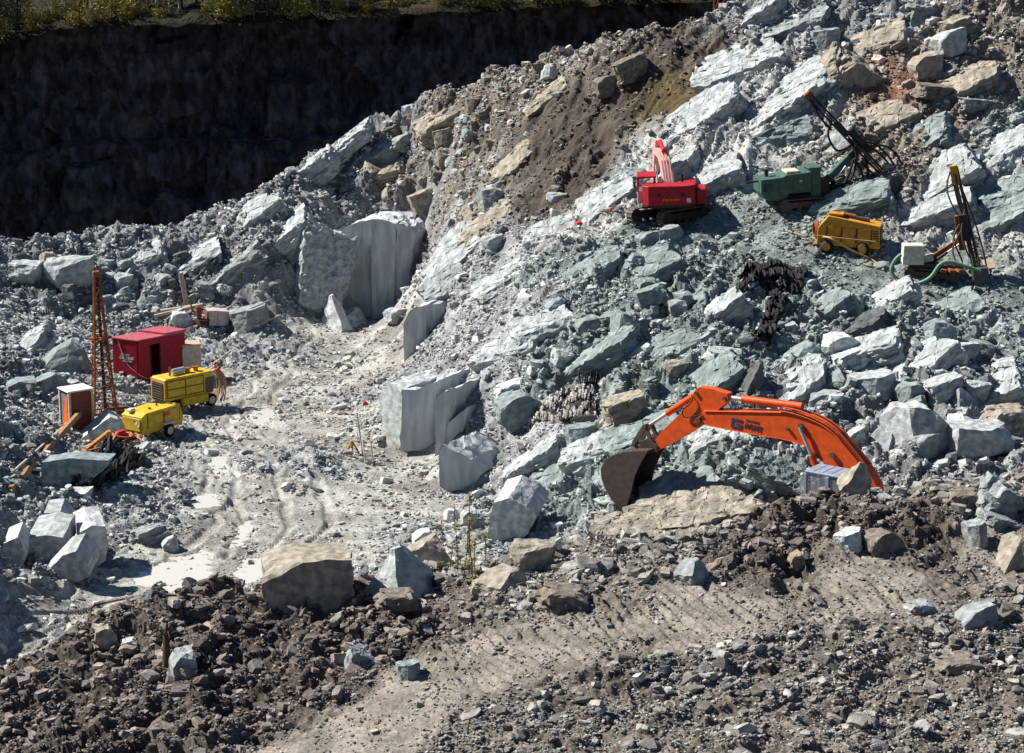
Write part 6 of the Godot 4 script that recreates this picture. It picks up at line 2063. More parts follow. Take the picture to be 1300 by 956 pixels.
func big_compressor() -> void:
	var t := thing("yellow_compressor", "large yellow four wheeled compressor with a dark radiator end and coiled hoses", "compressor", at_height(212, 527, 0.05), deg_to_rad(43.0))
	# x runs back along its near side, z=0 is that side; 24 px to the metre
	var body := pbox("body", "yellow_paint", t, Vector3(1.45, 1.25, -0.62), Vector3(2.95, 1.15, 1.25), Vector3.ZERO, 0.06)
	for k in 4:
		pbox("side_door", "yellow_paint", body, Vector3(0.62 + 0.72 * (k % 2) * 1.55, 1.06 + 0.42 * (k / 2), 0.014), Vector3(1.02, 0.36, 0.03), Vector3.ZERO, 0.012)
	for y in [0.84, 1.27, 1.70]:
		pbox("panel_seam", "brown_steel", body, Vector3(1.18, y, 0.006), Vector3(2.2, 0.05, 0.02), Vector3.ZERO, 0.004)
	for x in [0.06, 1.175, 2.3]:
		pbox("panel_seam", "brown_steel", body, Vector3(x, 1.27, 0.008), Vector3(0.05, 0.9, 0.02), Vector3.ZERO, 0.004)
	pbox("rear_panel", "brown_steel", body, Vector3(2.65, 1.15, 0.006), Vector3(0.5, 0.8, 0.02), Vector3.ZERO, 0.01)
	pbox("end_frame", "amber_paint", body, Vector3(-0.05, 1.2, -0.62), Vector3(0.06, 1.15, 1.22), Vector3.ZERO, 0.01)
	pbox("radiator", "dark_steel", body, Vector3(-0.09, 1.15, -0.62), Vector3(0.04, 0.95, 0.95), Vector3.ZERO, 0.01)
	for k in 7:
		pbox("slat", "brown_steel", body, Vector3(-0.12, 0.78 + 0.125 * k, -0.62), Vector3(0.02, 0.03, 0.95), Vector3.ZERO, 0.005)
	prod("silencer", "chrome_dull", t, Vector3(0.75, 2.0, -0.55), Vector3(1.55, 2.0, -0.65), 0.15, 14)
	prod("exhaust", "rust", t, Vector3(0.6, 1.85, -0.5), Vector3(0.6, 2.3, -0.5), 0.05)
	for x in [1.75, 2.25]:
		prod("air_filter", "amber_paint", t, Vector3(x, 1.8, -0.6), Vector3(x, 2.02, -0.6), 0.13, 14)
		prod("filter_cap", "rust", t, Vector3(x, 2.02, -0.6), Vector3(x, 2.07, -0.6), 0.2, 14)
	pbox("fuel_tank", "yellow_paint", t, Vector3(1.7, 0.52, 0.02), Vector3(1.6, 0.42, 0.3), Vector3.ZERO, 0.05)
	pbox("chassis", "brown_steel", t, Vector3(1.5, 0.48, -0.62), Vector3(3.0, 0.18, 0.9))
	for x in [0.5, 2.75]:
		for z in [-0.02, -1.22]:
			wheel(t, Vector3(x, 0.33, z), 0.33, 0.22, "cream_paint")
	var st := begin()
	var r := RandomNumberGenerator.new()
	r.seed = 3
	for k in 9:
		var w := 0.09 * k
		tube(st, smooth_line([Vector3(2.9, 1.7, -0.15 - w), Vector3(3.25 + 0.05 * k, 1.85 - 0.03 * k, -0.1 - w), Vector3(3.6, 1.45, 0.0 - w), Vector3(3.62 + r.randf_range(-0.05, 0.1), 0.8, 0.05 - w), Vector3(3.45 + r.randf_range(-0.1, 0.1), 0.12, 0.05 - w)], 4), 0.035, 6)
	part("hose_coil", st, mats.hose_tan, t)
	for p in [Vector3(3.15, 1.82, 0.02), Vector3(3.3, 1.98, -0.45)]:
		prod("coupling", "red_cloth", t, p, p + Vector3(0.12, 0.14, 0.05), 0.085)

func small_compressor() -> void:
	var t := thing("yellow_compressor", "small yellow two wheeled compressor with a sloping nose beside the large one", "compressor", at_height(188, 562, 0.1), deg_to_rad(55.0))
	var st := begin()
	# side profile along x, z=0 near side
	prism(st, PackedVector2Array([Vector2(-0.35, 0.42), Vector2(2.35, 0.42), Vector2(2.55, 0.75), Vector2(2.3, 1.45), Vector2(-0.05, 1.45), Vector2(-0.35, 1.28)]), 1.35, Vector3(0, 0, -0.68), Vector3.RIGHT, Vector3.UP)
	var body := part("body", st, mats.yellow_paint, t)
	pbox("side_door", "yellow_paint", body, Vector3(0.55, 1.0, 0.012), Vector3(1.0, 0.62, 0.03), Vector3.ZERO, 0.012)
	pbox("side_door", "yellow_paint", body, Vector3(1.7, 1.0, 0.012), Vector3(1.0, 0.62, 0.03), Vector3.ZERO, 0.012)
	for x in [0.02, 1.12, 2.24]:
		pbox("panel_seam", "brown_steel", body, Vector3(x, 1.0, 0.006), Vector3(0.03, 0.7, 0.016), Vector3.ZERO, 0.003)
	pbox("emblem", "red_print", body, Vector3(1.35, 1.16, 0.03), Vector3(0.42, 0.2, 0.012), Vector3(0, 0, 0.12), 0.003)
	pbox("end_panel", "yellow_paint", body, Vector3(-0.37, 0.9, -0.68), Vector3(0.03, 0.62, 1.1), Vector3.ZERO, 0.01)
	for k in 3:
		prod("gauge", "white_paint" if k else "chrome", body, Vector3(-0.38, 1.1 - 0.12 * k, -0.5 + 0.14 * k), Vector3(-0.41, 1.1 - 0.12 * k, -0.5 + 0.14 * k), 0.07)
	prod("filler_cap", "rust", body, Vector3(0.7, 1.45, -0.5), Vector3(0.7, 1.53, -0.5), 0.07)
	prod("lifting_ring", "rust", body, Vector3(1.4, 1.45, -0.7), Vector3(1.4, 1.55, -0.7), 0.05)
	pbox("white_tank", "white_paint", t, Vector3(-0.1, 1.5, -0.95), Vector3(0.36, 0.16, 0.3), Vector3.ZERO, 0.05)
	pbox("mudguard", "white_paint", t, Vector3(1.35, 0.72, 0.12), Vector3(0.85, 0.06, 0.26), Vector3(0, 0, -0.02))
	for z in [0.12, -1.48]:
		wheel(t, Vector3(1.35, 0.34, z), 0.34, 0.2, "cream_paint")
	prod("tow_bar", "dark_steel", t, Vector3(-0.3, 0.5, -0.68), Vector3(-1.3, 0.25, -0.68), 0.05)
	# rope lying coiled on the ground before it
	var rp := hit(166, 561)
	var ro := thing("coiled_rope", "loose white rope coiled on the ground before the small compressor", "rope", rp)
	var pts := []
	var r := RandomNumberGenerator.new()
	r.seed = 12
	for i in 60:
		var a := i * 0.52
		var rad := 0.28 + 0.16 * sin(i * 0.37)
		pts.append(Vector3(cos(a) * rad * 1.4 + 0.2 * sin(i * 0.11), 0.08 + 0.10 * absf(sin(i * 0.8)), sin(a) * rad))
	phose("rope", "rope", ro, pts, 0.022)

func booth() -> void:
	var t := thing("brown_booth", "narrow brown booth with pale corner posts and a painted sunlit orange patch on its dark side", "booth", at_height(90, 553, 0.65), deg_to_rad(36.0))
	# near corner at the origin, x right and back, -z left and back
	var w := 1.18
	var d := 1.0
	var h := 2.1
	pbox("front_panel", "brown_board", t, Vector3(w * 0.5, h * 0.5, -0.02), Vector3(w - 0.12, h - 0.06, 0.04))
	pbox("side_panel", "grey_rock_paint", t, Vector3(0.02, h * 0.5, -d * 0.5), Vector3(0.04, h - 0.06, d - 0.12))
	pbox("back_panel", "brown_board", t, Vector3(w * 0.5, h * 0.5, -d + 0.02), Vector3(w - 0.12, h - 0.06, 0.04))
	pbox("far_panel", "brown_board", t, Vector3(w - 0.02, h * 0.5, -d * 0.5), Vector3(0.04, h - 0.06, d - 0.12))
	for x in [0.0, w]:
		for z in [0.0, -d]:
			pbox("corner_post", "ply", t, Vector3(x, h * 0.5, z), Vector3(0.12, h, 0.12), Vector3.ZERO, 0.015)
	pbox("roof", "white_paint", t, Vector3(w * 0.5, h + 0.04, -d * 0.5), Vector3(w + 0.22, 0.08, d + 0.22))
	var st := begin()
	# sunlit part of the left side, put in as a flat orange patch
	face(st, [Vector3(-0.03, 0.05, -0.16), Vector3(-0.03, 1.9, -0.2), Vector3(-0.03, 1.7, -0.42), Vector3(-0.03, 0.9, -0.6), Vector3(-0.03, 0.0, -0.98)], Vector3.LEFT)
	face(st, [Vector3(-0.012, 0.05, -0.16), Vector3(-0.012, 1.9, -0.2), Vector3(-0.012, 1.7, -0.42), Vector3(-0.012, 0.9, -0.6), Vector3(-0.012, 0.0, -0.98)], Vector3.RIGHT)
	part("sunlit_orange_patch", st, mats.vivid_orange, t)

func tower() -> void:
	var o := hit(133, 530)
	var t := thing("lattice_tower", "tall rusty lattice tower standing beside the red shed", "tower", o, 0.3)
	t.rotation.z = deg_to_rad(1.0)
	var h := 6.9
	var P := func(k: int, f: float) -> Vector3:
		var half := lerpf(0.62, 0.13, pow(f, 0.85))
		var a := PI * 0.5 * k + PI * 0.25
		return Vector3(cos(a) * half * 1.3, h * f, sin(a) * half * 1.3)
	for k in 4:
		var st := begin()
		for i in 6:
			bar(st, P.call(k, i / 6.0), P.call(k, (i + 1) / 6.0), 0.085, 0.085)
		part("leg", st, mats.rust, t)
	var n := 12
	for i in n:
		var f0 := float(i) / n
		var f1 := float(i + 1) / n
		for k in 4:
			var st := begin()
			bar(st, P.call(k, f1), P.call((k + 1) % 4, f1), 0.05, 0.05)
			part("crossbar", st, mats.rust, t)
			st = begin()
			if (i + k) % 2:
				bar(st, P.call(k, f0), P.call((k + 1) % 4, f1), 0.045, 0.045)
			else:
				bar(st, P.call((k + 1) % 4, f0), P.call(k, f1), 0.045, 0.045)
			part("brace", st, mats.rust, t)
	pbox("collar", "rust", t, Vector3(0, h * 0.55, 0), Vector3(0.85, 0.12, 0.85), Vector3(0, PI / 4, 0))
	prod("drill_pipe", "dark_steel", t, Vector3(0.05, 0, 0.05), Vector3(0.02, h * 0.98, 0), 0.08)
	pbox("head_block", "rust", t, Vector3(0, h + 0.08, 0), Vector3(0.34, 0.3, 0.34))
	var st2 := begin()
	bar(st2, Vector3(-1.0, 0.06, 0.5), Vector3(1.2, 0.06, 0.45), 0.16, 0.12)
	bar(st2, Vector3(-0.9, 0.06, -0.5), Vector3(1.2, 0.06, -0.45), 0.16, 0.12)
	part("skid", st2, mats.rust, t)

func beam_between(called: String, label: String, m: String, u0: float, v0: float, u1: float, v1: float, w: float, hgt: float, l0: float, l1: float, category := "beam") -> void:
	var a := hit(u0, v0) + Vector3(0, l0, 0)
	var b := hit(u1, v1) + Vector3(0, l1, 0)
	var o := (a + b) * 0.5
	var st := begin()
	bar(st, a - o, b - o, w, hgt)
	whole(called, st.commit(), mats[m], label, category, Transform3D(Basis.IDENTITY, o), "timbers and rods by the booth")

func timber_heap() -> void:
	beam_between("timber_beam", "longest brown timber leaning from the booth down to the left slope", "wood", 14, 622, 106, 545, 0.22, 0.26, 0.1, 0.9)
	beam_between("steel_pole", "thin grey pole lying alongside the longest brown timber", "weathered_wood", 18, 612, 80, 560, 0.10, 0.10, 0.25, 0.7, "pole")
	beam_between("timber_beam", "orange timber lying flat behind the blue sawn block", "orange_wood", 84, 592, 140, 572, 0.20, 0.16, 0.35, 0.5)
	beam_between("timber_beam", "second orange timber lying under the flat one behind the blue sawn block", "orange_wood", 68, 596, 128, 582, 0.16, 0.14, 0.35, 0.3)
	beam_between("timber_beam", "thin brown timber sticking out of the heap towards the mud", "wood", 128, 592, 150, 576, 0.10, 0.10, 0.2, 0.6)
	beam_between("timber_beam", "weathered timber lying along the foot of the wedge shaped block", "weathered_wood", 88, 580, 142, 570, 0.13, 0.12, 0.3, 0.3)
	var p := hit(141, 582)
	var t := thing("timber_post", "short upright orange timber post standing in the heap", "post", p)
	pbox("post", "orange_wood", t, Vector3(0, 0.55, 0), Vector3(0.24, 1.05, 0.22), Vector3(0.05, 0.3, 0.12))
	var q := hit(158, 578)
	t = thing("hose_heap", "tangled orange and brown hoses heaped at the end of the timbers", "hoses", q)
	var r := RandomNumberGenerator.new()
	r.seed = 41
	for k in 7:
		var pts := []
		var ph := r.randf_range(0, 6)
		for i in 14:
			var a := ph + i * 0.55
			pts.append(Vector3(cos(a) * (0.55 + 0.25 * sin(i * 0.9 + k)), 0.18 + 0.09 * k * 0.6 + 0.06 * sin(i * 1.3), sin(a) * 0.4))
		phose("hose", ["rust", "hose_tan", "vivid_orange", "bark"][k % 4], t, pts, 0.035)
	pbox("red_cloth", "red_cloth", t, Vector3(-0.1, 0.62, 0.1), Vector3(0.4, 0.16, 0.22), Vector3(0.2, 0.5, 0.2), 0.07)
	q = hit(98, 570)
	t = thing("steel_scrap", "dark bundle of steel fittings under the longest brown timber", "scrap", q)
	for k in 7:
		var st := begin()
		bar(st, Vector3(r.randf_range(-0.7, 0.4), r.randf_range(0.1, 0.6), r.randf_range(-0.3, 0.3)), Vector3(r.randf_range(-0.2, 0.9), r.randf_range(0.1, 0.8), r.randf_range(-0.3, 0.3)), 0.09, 0.12)
		part("fitting", st, mats[["brown_steel", "rust", "dark_steel"][k % 3]], t)

func sawn(called: String, label: String, m: String, front: Array, anchor: Vector3, yaw: float, deep: float, back: Vector3) -> void:
	var t := thing(called, label, "stone block", anchor, 0.0, "sawn stone blocks by the pit floor")
	chip.seed = 61
	var o := part("block", cut_block(front, anchor, yaw, deep, back.normalized(), 0.22, 0.04), mats[m], t)
	o.position = -anchor

func sawn_blocks() -> void:
	sawn("stone_block", "white wedge shaped sawn block lying beside the brown booth", "white_rock", [[100, 567], [104, 556], [140, 529], [150, 533], [161, 549], [160, 562], [130, 568]], at_height(130, 568, 0.25), 0.15, 1.5, Vector3(-0.25, 0.0, -1))
	sawn("stone_block", "long blue grey sawn block with a pale top before the timbers", "blue_rock", [[52, 622], [53, 587], [92, 582], [137, 585], [128, 600], [112, 612], [90, 620], [70, 624]], at_height(70, 624, 1.2), 0.12, 1.1, Vector3(0.15, 0.02, -1))
	sawn("stone_block", "small white sawn slab lying below the blue grey block", "white_rock", [[80, 639], [81, 628], [107, 627], [104, 638]], at_height(92, 639, 1.0), 0.1, 0.7, Vector3(0.5, 0.25, -1))
	sawn("stone_block", "tall white sawn block with a rounded front at the edge of the mud", "white_rock", [[104, 718], [101, 676], [116, 668], [134, 668], [137, 692], [134, 712], [122, 720]], at_height(118, 720, 0.2), 0.55, 1.7, Vector3(-0.35, 0.22, -1))
	sawn("stone_block", "low pale sawn block left of the tall white one", "pale_rock", [[32, 712], [34, 684], [58, 680], [80, 682], [82, 706], [70, 716], [46, 722]], at_height(55, 722, 0.5), -0.1, 1.8, Vector3(0.1, 0.25, -1))
	sawn("stone_block", "leaning pale grey block in front of the tall white one", "pale_rock", [[40, 748], [58, 728], [80, 705], [96, 700], [112, 716], [113, 732], [88, 744], [62, 752]], at_height(76, 752, 0.2), 0.2, 1.5, Vector3(0.1, 0.2, -1))
	sawn("stone_block", "pale flat block lying behind the low pale one", "pale_rock", [[48, 676], [56, 652], [76, 650], [88, 664], [84, 680]], at_height(66, 682, 0.9), 0.1, 1.2, Vector3(0.0, 0.2, -1))
	sawn("stone_block", "white sloping block at the edge of the left rubble slope", "white_rock", [[0, 716], [4, 690], [22, 682], [32, 700], [30, 718]], at_height(15, 720, 0.9), 0.1, 1.3, Vector3(0.0, 0.2, -1))

# ---------------------------------------------------------------- scattered small things
func build_small_things() -> void:
	# leaning post behind the shed
	var p := hit(239, 393)
	var t := thing("weathered_post", "tall weathered wooden post leaning behind the red shed", "post", p)
	var st := begin()
	bar(st, Vector3(0, -0.2, 0), Vector3(-0.38, 2.35, -0.1), 0.20, 0.24)
	part("timber", st, mats.weathered_wood, t)
	# old tank
	p = hit(278, 417)
	t = thing("old_tank", "faded white and rusty steel hopper lying open behind the shed", "tank", p, 0.3)
	st = begin()
	prism(st, PackedVector2Array([Vector2(-0.62, 0.1), Vector2(0.35, 0.0), Vector2(0.62, 0.35), Vector2(0.6, 0.85), Vector2(-0.1, 0.95), Vector2(-0.62, 0.98)]), 0.95, Vector3(0, 0.05, -0.4), Vector3.RIGHT, Vector3.UP)
	var body := part("shell", st, mats.faded_steel, t)
	st = begin()
	for x in [-0.55, -0.05, 0.5]:
		bar(st, Vector3(x, 0.1, 0.11), Vector3(x, 0.95, 0.11), 0.05, 0.04)
	part("rib", st, mats.faded_steel, body)
	pbox("mouth_rim", "rust", t, Vector3(-0.64, 0.55, -0.4), Vector3(0.05, 0.9, 1.0))
	p = hit(253, 417)
	t = thing("winch_post", "dark red steel post with a coil of cable beside the old hopper", "post", p)
	pbox("post", "brown_board", t, Vector3(0, 0.55, 0), Vector3(0.26, 1.2, 0.26), Vector3(0, 0.3, 0.03))
	st = begin()
	for k in 5:
		var ring := []
		for i in 13:
			var a := TAU * i / 12.0
			ring.append(Vector3(0.3 + cos(a) * (0.26 + 0.02 * k), 0.1 + 0.07 * k, 0.15 + sin(a) * 0.24))
		tube(st, ring, 0.035, 6)
	part("cable_coil", st, mats.bark, t)
	# slab with ladder bars
	p = hit(322, 416)
	t = thing("steel_ladder", "pale steel ladder lying against a grey block behind the pit floor", "ladder", p)
	st = begin()
	bar(st, Vector3(-0.1, 0.1, 0.5), Vector3(1.6, 0.75, 0.0), 0.07, 0.07)
	bar(st, Vector3(-0.8, 0.85, 0.0), Vector3(0.9, 1.5, -0.5), 0.07, 0.07)
	part("rail", st, mats.weathered_wood, t)
	for k in 4:
		st = begin()
		var f := 0.12 + 0.25 * k
		bar(st, Vector3(-0.1, 0.1, 0.5).lerp(Vector3(1.6, 0.75, 0.0), f), Vector3(-0.8, 0.85, 0.0).lerp(Vector3(0.9, 1.5, -0.5), f), 0.045, 0.045)
		part("rung", st, mats.weathered_wood, t)
	rock("boulder", "grey block under the steel ladder behind the pit floor", 318, 417, 46, 28, "grey_rock", 0, 0.2, 0.3, "boulders")
	for e in [[168, 404, 258, 402, 0.12, "longest of the weathered poles lying behind the red shed"], [196, 407, 250, 404, 0.10, "shorter weathered pole lying in front of the longest one behind the shed"]]:
		var a := hit(e[0], e[1]) + Vector3(0, 0.45, 0)
		var b := hit(e[2], e[3]) + Vector3(0, 0.45, 0)
		var o := (a + b) * 0.5
		st = begin()
		rod(st, a - o, b - o, e[4], 8)
		whole("wooden_pole", st.commit(), mats.weathered_wood, e[5], "pole", Transform3D(Basis.IDENTITY, o), "poles behind the shed")
	p = hit(232, 405)
	t = thing("trestle", "small leaning wooden trestle behind the red shed", "trestle", p)
	st = begin()
	bar(st, Vector3(-0.25, 0, 0), Vector3(0.35, 1.0, 0), 0.08, 0.08)
	bar(st, Vector3(0.7, 0, 0.1), Vector3(0.3, 1.0, 0), 0.08, 0.08)
	part("leg", st, mats.wood, t)
	# ladder and rods standing in the pit
	p = hit(466, 588)
	t = thing("wooden_ladder", "short pale ladder leaning in the middle of the pit floor", "ladder", p)
	for x in [0.0, 0.36]:
		st = begin()
		bar(st, Vector3(x - 0.05, -0.05, 0.25), Vector3(x - 0.2, 1.05, -0.3), 0.05, 0.06)
		part("rail", st, mats.weathered_wood, t)
	for k in 6:
		st = begin()
		var f := (k + 0.5) / 6.0
		bar(st, Vector3(-0.05 - 0.15 * f, -0.05 + 1.1 * f, 0.25 - 0.55 * f), Vector3(0.31 - 0.15 * f, -0.05 + 1.1 * f, 0.25 - 0.55 * f), 0.035, 0.035)
		part("rung", st, mats.weathered_wood, t)
	p = hit(459, 578)
	t = thing("drill_steel", "long thin steel rod standing upright beside the pale ladder", "rod", p)
	st = begin()
	rod(st, Vector3(0.1, -0.2, 0.1), Vector3(-0.22, 1.95, -0.4), 0.035, 8)
	part("rod", st, mats.weathered_wood, t)
	p = hit(447, 575)
	t = thing("rock_drill", "small rusty rock drill frame standing beside the steel rod", "drill", p)
	st = begin()
	bar(st, Vector3(-0.3, 0, 0.1), Vector3(0.05, 0.62, 0), 0.06, 0.06)
	bar(st, Vector3(0.35, 0, 0.1), Vector3(0.0, 0.62, 0), 0.06, 0.06)
	bar(st, Vector3(0, 0, -0.4), Vector3(0.0, 0.6, 0), 0.06, 0.06)
	part("leg", st, mats.rust, t)
	pbox("drill_body", "amber_paint", t, Vector3(0, 0.45, 0.05), Vector3(0.14, 0.36, 0.14))
	p = hit(464, 515)
	t = thing("red_cloth", "small bright red cloth lying on the pit floor", "cloth", p)
	pbox("cloth", "red_cloth", t, Vector3(0, 0.12, 0), Vector3(0.26, 0.18, 0.14), Vector3(0.2, 0.3, -0.5), 0.06)
	p = hit(735, 287)
	t = thing("red_cloth", "small red cloth lying on the pale rock below the brown earth", "cloth", p)
	pbox("cloth", "red_cloth", t, Vector3(0, 0.1, 0), Vector3(0.3, 0.12, 0.16), Vector3(0.2, 0.3, 0.3), 0.05)
	p = hit(776, 278)
	t = thing("red_cloth", "tiny red marker cloth left of the red digger", "cloth", p)
	pbox("cloth", "red_cloth", t, Vector3(0, 0.1, 0), Vector3(0.16, 0.2, 0.1), Vector3(0.2, 0.3, 0.3), 0.04)
	# rusty frame on the crest
	p = at(918, 22, 135.5)
	t = thing("rusty_frame", "rusty steel frame standing on the crest of the hill", "frame", p)
	for x in [-0.55, 0.0, 0.4]:
		st = begin()
		bar(st, Vector3(x, -0.6, 0), Vector3(x + 0.08, 3.2, -0.2), 0.09, 0.09)
		part("upright", st, mats.rust, t)
	for y in [0.35, 1.5]:
		st = begin()
		bar(st, Vector3(-0.6, y, 0.06), Vector3(0.9, y + 0.1, 0.06), 0.09, 0.09)
		part("crossbar", st, mats.rust, t)
	st = begin()
	bar(st, Vector3(-0.5, 0.4, 0.1), Vector3(0.0, 1.7, 0.1), 0.07, 0.07)
	part("brace", st, mats.rust, t)
	# roots and sticks in the dark clods
	var roots := [
		["thick root bending in a hoop over the clods", "bark", [[112, 800, 0.1], [113, 780, 0.45], [118, 770, 0.55], [130, 766, 0.45], [150, 762, 0.3], [168, 758, 0.25]], 0.05],
		["second root running down inside the hoop", "bark", [[114, 776, 0.5], [116, 800, 0.35], [122, 815, 0.15], [126, 822, 0.05]], 0.06],
		["brown stick lying left of the hoop shaped root", "wood", [[86, 816, 0.1], [100, 806, 0.2], [112, 797, 0.25]], 0.08],
		["thin twig leaning across the clods to the dark stump", "wood", [[162, 748, 0.5], [178, 765, 0.5], [200, 785, 0.35], [215, 800, 0.2]], 0.022],
		["thin pale root hanging beside the dark stump", "wood", [[216, 808, 0.3], [217, 822, 0.3], [216, 838, 0.2], [221, 848, 0.05]], 0.025],
		["thin root curling below the dark stump", "wood", [[204, 826, 0.3], [194, 838, 0.3], [190, 855, 0.2], [190, 875, 0.1]], 0.022],
		["short curled root beside the thin twig", "bark", [[176, 790, 0.3], [184, 796, 0.35], [196, 798, 0.35], [206, 792, 0.4]], 0.03],
	]
	for e in roots:
		var o := hit(e[2][0][0], e[2][0][1])
		var pts := []
		for q in e[2]:
			pts.append(at(q[0], q[1], -hit(q[0], q[1]).z - 0.25 * q[2]) - o)
		st = begin()
		var line := smooth_line(pts, 5)
		var rad := []
		for i in line.size():
			rad.append(e[3] * lerpf(1.0, 0.55, float(i) / line.size()))
		tube(st, line, rad, 7)
		whole("root", st.commit(), mats[e[1]], e[0], "root", Transform3D(Basis.IDENTITY, o), "roots in the clods")
	p = hit(211, 858)
	t = thing("tree_stump", "dark upright broken stump among the roots", "stump", p)
	st = begin()
	tube(st, [Vector3(0, -0.4, 0), Vector3(0.02, 0.5, -0.15), Vector3(-0.02, 1.0, -0.35), Vector3(0.02, 1.35, -0.5)], [0.16, 0.13, 0.10, 0.03], 9)
	part("stem", st, mats.bark, t)
	for k in 5:
		st = begin()
		var a := k * 1.3
		tube(st, smooth_line([Vector3(0, 0.9, -0.3), Vector3(cos(a) * 0.3, 1.1 + 0.05 * k, -0.35 + 0.15 * sin(a)), Vector3(cos(a) * 0.6, 1.0, -0.3 + 0.3 * sin(a))], 4), 0.025, 6)
		part("root_end", st, mats.bark, t)
	# cables over the ground
	for e in [["thin cable running from the cream cabin across the pit floor", [[252, 476], [268, 464], [284, 455], [300, 446]]], ["thin cable lying behind the yellow compressors", [[150, 512], [170, 513], [195, 512], [212, 508]]]]:
		var o := hit(e[1][0][0], e[1][0][1])
		var pts := []
		for q in e[1]:
			pts.append(hit(q[0], q[1]) - o + Vector3(0, 0.22, 0))
		st = begin()
		tube(st, smooth_line(pts, 5), 0.03, 6)
		whole("cable", st.commit(), mats.rope, e[0], "cable", Transform3D(Basis.IDENTITY, o))
	puddles()

var puddle_list := [
	[[[268, 742], [215, 748], [175, 742], [170, 730], [196, 716], [236, 704], [262, 694], [270, 704], [262, 722]], "broad milky puddle below the bend of the wheel tracks"],
	[[[312, 532], [322, 518], [338, 514], [347, 520], [345, 532], [330, 536]], "bright milky puddle beside the mound of grit"],
	[[[287, 534], [290, 520], [300, 516], [303, 526], [298, 536]], "small milky puddle left of the bright one"],
	[[[265, 612], [268, 590], [276, 582], [290, 590], [288, 606], [280, 618]], "milky puddle inside the first bend of the tracks"],
	[[[237, 648], [244, 634], [262, 632], [282, 638], [274, 648], [252, 653]], "isolated milky puddle in the grey rubble beside the tracks"],
	[[[300, 736], [304, 712], [326, 706], [340, 712], [336, 736], [318, 742]], "milky puddle next to the large tan boulder"],
	[[[295, 690], [304, 668], [316, 658], [322, 664], [312, 684], [302, 694]], "narrow milky puddle in the wheel rut"],
]

func puddles() -> void:
	# milky water standing in the hollows of the mud
	for i in pools.size():
		var p = pools[i]
		var st := begin()
		var c := Vector3(p[4].x, p[1], -p[4].y)
		var n: int = p[0].size()
		for k in n:
			var a: Vector2 = p[4] + (p[0][k] - p[4]) * 1.3
			var b: Vector2 = p[4] + (p[0][(k + 1) % n] - p[4]) * 1.3
			tri(st, c, Vector3(a.x, p[1], -a.y), Vector3(b.x, p[1], -b.y), Vector3.UP)
		var o := structure("puddle", st.commit(), mats.milky_water, puddle_list[i][1])
		o.set_meta("category", "puddle")

# ---------------------------------------------------------------- weeds and the wood on the far rim
func leaf_tri(st: SurfaceTool, p: Vector3, s: float, r: RandomNumberGenerator, c: Color) -> void:
	var a := Vector3(r.randfn(), r.randfn(), r.randfn()).normalized() * s
	var b := Vector3(r.randfn(), r.randfn(), r.randfn()).normalized() * s * 0.6
	var n := a.cross(b).normalized()
	for q in [p - a * 0.5, p + b * 0.5, p + a * 0.5, p - a * 0.5, p + a * 0.5, p - b * 0.5]:
		st.set_normal(n)
		st.set_color(c)
		st.add_vertex(q)

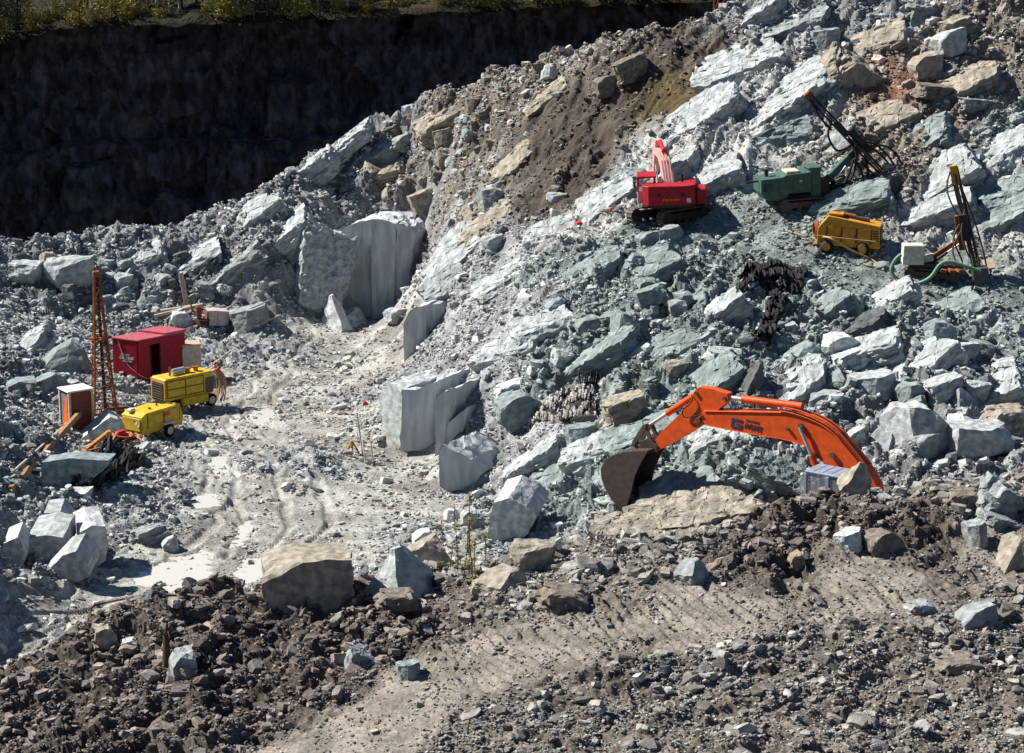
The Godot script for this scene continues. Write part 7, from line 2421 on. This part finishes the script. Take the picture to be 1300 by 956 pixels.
func build_plants() -> void:
	var r := RandomNumberGenerator.new()
	r.seed = 17
	# yellow flowered weeds on the berm
	var weeds := [[581, 738, 3.2], [594, 738, 4.0], [604, 738, 2.0], [572, 734, 1.6], [590, 742, 2.4], [616, 720, 1.5], [562, 710, 2.2], [599, 742, 3.0], [558, 735, 0.8]]
	for k in weeds.size():
		var w = weeds[k]
		var p := hit(w[0], w[1])
		var t := thing("weed", "tall thin weed with small yellow flowers growing on the berm", "weed", p, 0.0, "yellow flowered weeds")
		var h: float = w[2] * 0.8
		var lean := Vector3(r.randf_range(-0.06, 0.06), 0, r.randf_range(-0.15, 0.0))
		var st := begin()
		var pts := []
		for i in 6:
			var f := i / 5.0
			pts.append(lean * f * h + Vector3(0.03 * sin(f * 5.0 + k), h * f - 0.1, 0))
		tube(st, pts, 0.018, 5)
		part("stem", st, mats.bark, t)
		st = begin()
		for i in int(h * 70.0):
			var f := pow(r.randf(), 0.8)
			if sin(f * 19.0 + k * 2.0) < -0.3:
				continue
			var q := lean * f * h + Vector3(r.randf_range(-0.07, 0.07), h * f, r.randf_range(-0.07, 0.07))
			var y := r.randf()
			leaf_tri(st, q, r.randf_range(0.06, 0.14), r, Color(0.38, 0.27, 0.02) if y > 0.35 else Color(0.10, 0.11, 0.025))
		part("flowers", st, mats.leaf, t)
	# wood along the rim of the far wall: a few shapes of tree, repeated
	var protos := []
	var kinds2 := [["olive green young tree on the rim of the far wall", Color(0.11, 0.105, 0.026)], ["dark evergreen tree on the rim of the far wall", Color(0.03, 0.045, 0.018)], ["bare grey brown tree on the rim of the far wall", Color(0.10, 0.075, 0.045)], ["low yellow green bush on the rim of the far wall", Color(0.20, 0.17, 0.025)]]
	for k in 4:
		for v in 2:
			var t := thing(["young_tree", "evergreen_tree", "bare_tree", "bush"][k], kinds2[k][0], ["tree", "tree", "tree", "bush"][k], Vector3.ZERO, 0.0, ["olive young trees of the far wood", "evergreens of the far wood", "bare trees of the far wood", "bushes of the far wood"][k])
			var h: float = [6.5, 8.0, 7.0, 1.5][k] * (0.85 + 0.3 * v)
			var st := begin()
			var top := Vector3(r.randf_range(-0.4, 0.4), h, r.randf_range(-0.4, 0.4))
			tube(st, [Vector3(0, -0.5, 0), top * 0.5 + Vector3(0.1, 0, 0.1), top], [0.13 if k < 3 else 0.04, 0.08 if k < 3 else 0.03, 0.015], 7)
			for i in (16 if k != 1 else 10):
				var f := r.randf_range(0.05 if k == 3 else 0.2, 0.95)
				var a := r.randf_range(0, TAU)
				var l := (1.0 - f * 0.7) * (1.6 if k != 3 else 0.7)
				var b0 := top * f
				tube(st, [b0, b0 + Vector3(cos(a) * l * 0.6, l * 0.35, sin(a) * l * 0.6), b0 + Vector3(cos(a) * l, l * 0.7, sin(a) * l)], [0.035, 0.02, 0.006], 5)
			part("trunk", st, mats.bark if k != 2 else mats.weathered_wood, t)
			st = begin()
			var n: int = [1300, 1900, 350, 700][k]
			var clumps := []
			for i in 26:
				var f := r.randf_range(0.12, 1.0) if k != 3 else r.randf_range(0.1, 1.0)
				var a := r.randf_range(0, TAU)
				var l := r.randf_range(0.2, 1.0) * ((1.2 - f) * 1.5 if k == 1 else (1.5 if k != 3 else 0.9) * sin(PI * minf(f * 0.8 + 0.15, 1.0)))
				clumps.append(Vector3(cos(a) * l, h * f, sin(a) * l))
			for i in n:
				var c: Vector3 = clumps[r.randi() % 26]
				var q := c + Vector3(r.randfn(), r.randfn() * 0.7, r.randfn()) * (0.36 if k != 3 else 0.25)
				var g := r.randf_range(0.6, 1.5)
				var cc: Color = kinds2[k][1]
				leaf_tri(st, q, r.randf_range(0.12, 0.24), r, Color(cc.r * g, cc.g * g, cc.b * g))
			part("crown", st, mats.leaf, t)
			protos.append(t)
	var places := []
	for i in 270:
		var row := i % 5 % 3
		var x := -60.0 + 84.0 * r.randf()
		var d: float = 231.5 + 0.2 * x + [-1.6, 3.0, 8.0][row] + r.randf_range(-0.6, 2.4)
		places.append([x, d, row])
	var used_proto := {}
	for i in places.size():
		var q = places[i]
		var k: int
		if q[2] == 0:
			k = [6, 7, 6, 7, 2, 4, 7, 6][r.randi() % 8]
		else:
			k = [0, 1, 2, 3, 4, 5, 4, 0, 2][r.randi() % 9]
		var src: Node3D = protos[k]
		var o: Node3D = src
		if used_proto.has(k):
			o = src.duplicate()
			o.name = numbered(str(src.name).rstrip("0123456789").trim_suffix("_"))
			add_child(o)
		used_proto[k] = true
		var f := clampf((q[1] - 229.0 - 0.2 * q[0]) / 46.0, 0.0, 1.0)
		o.position = Vector3(q[0], rim_height(q[0]) + 11.0 * smoothstep(0.0, 0.8, f) - 0.3, -q[1])
		o.rotation.y = r.randf_range(0, TAU)
		o.scale = Vector3.ONE * r.randf_range(0.75, 1.25)
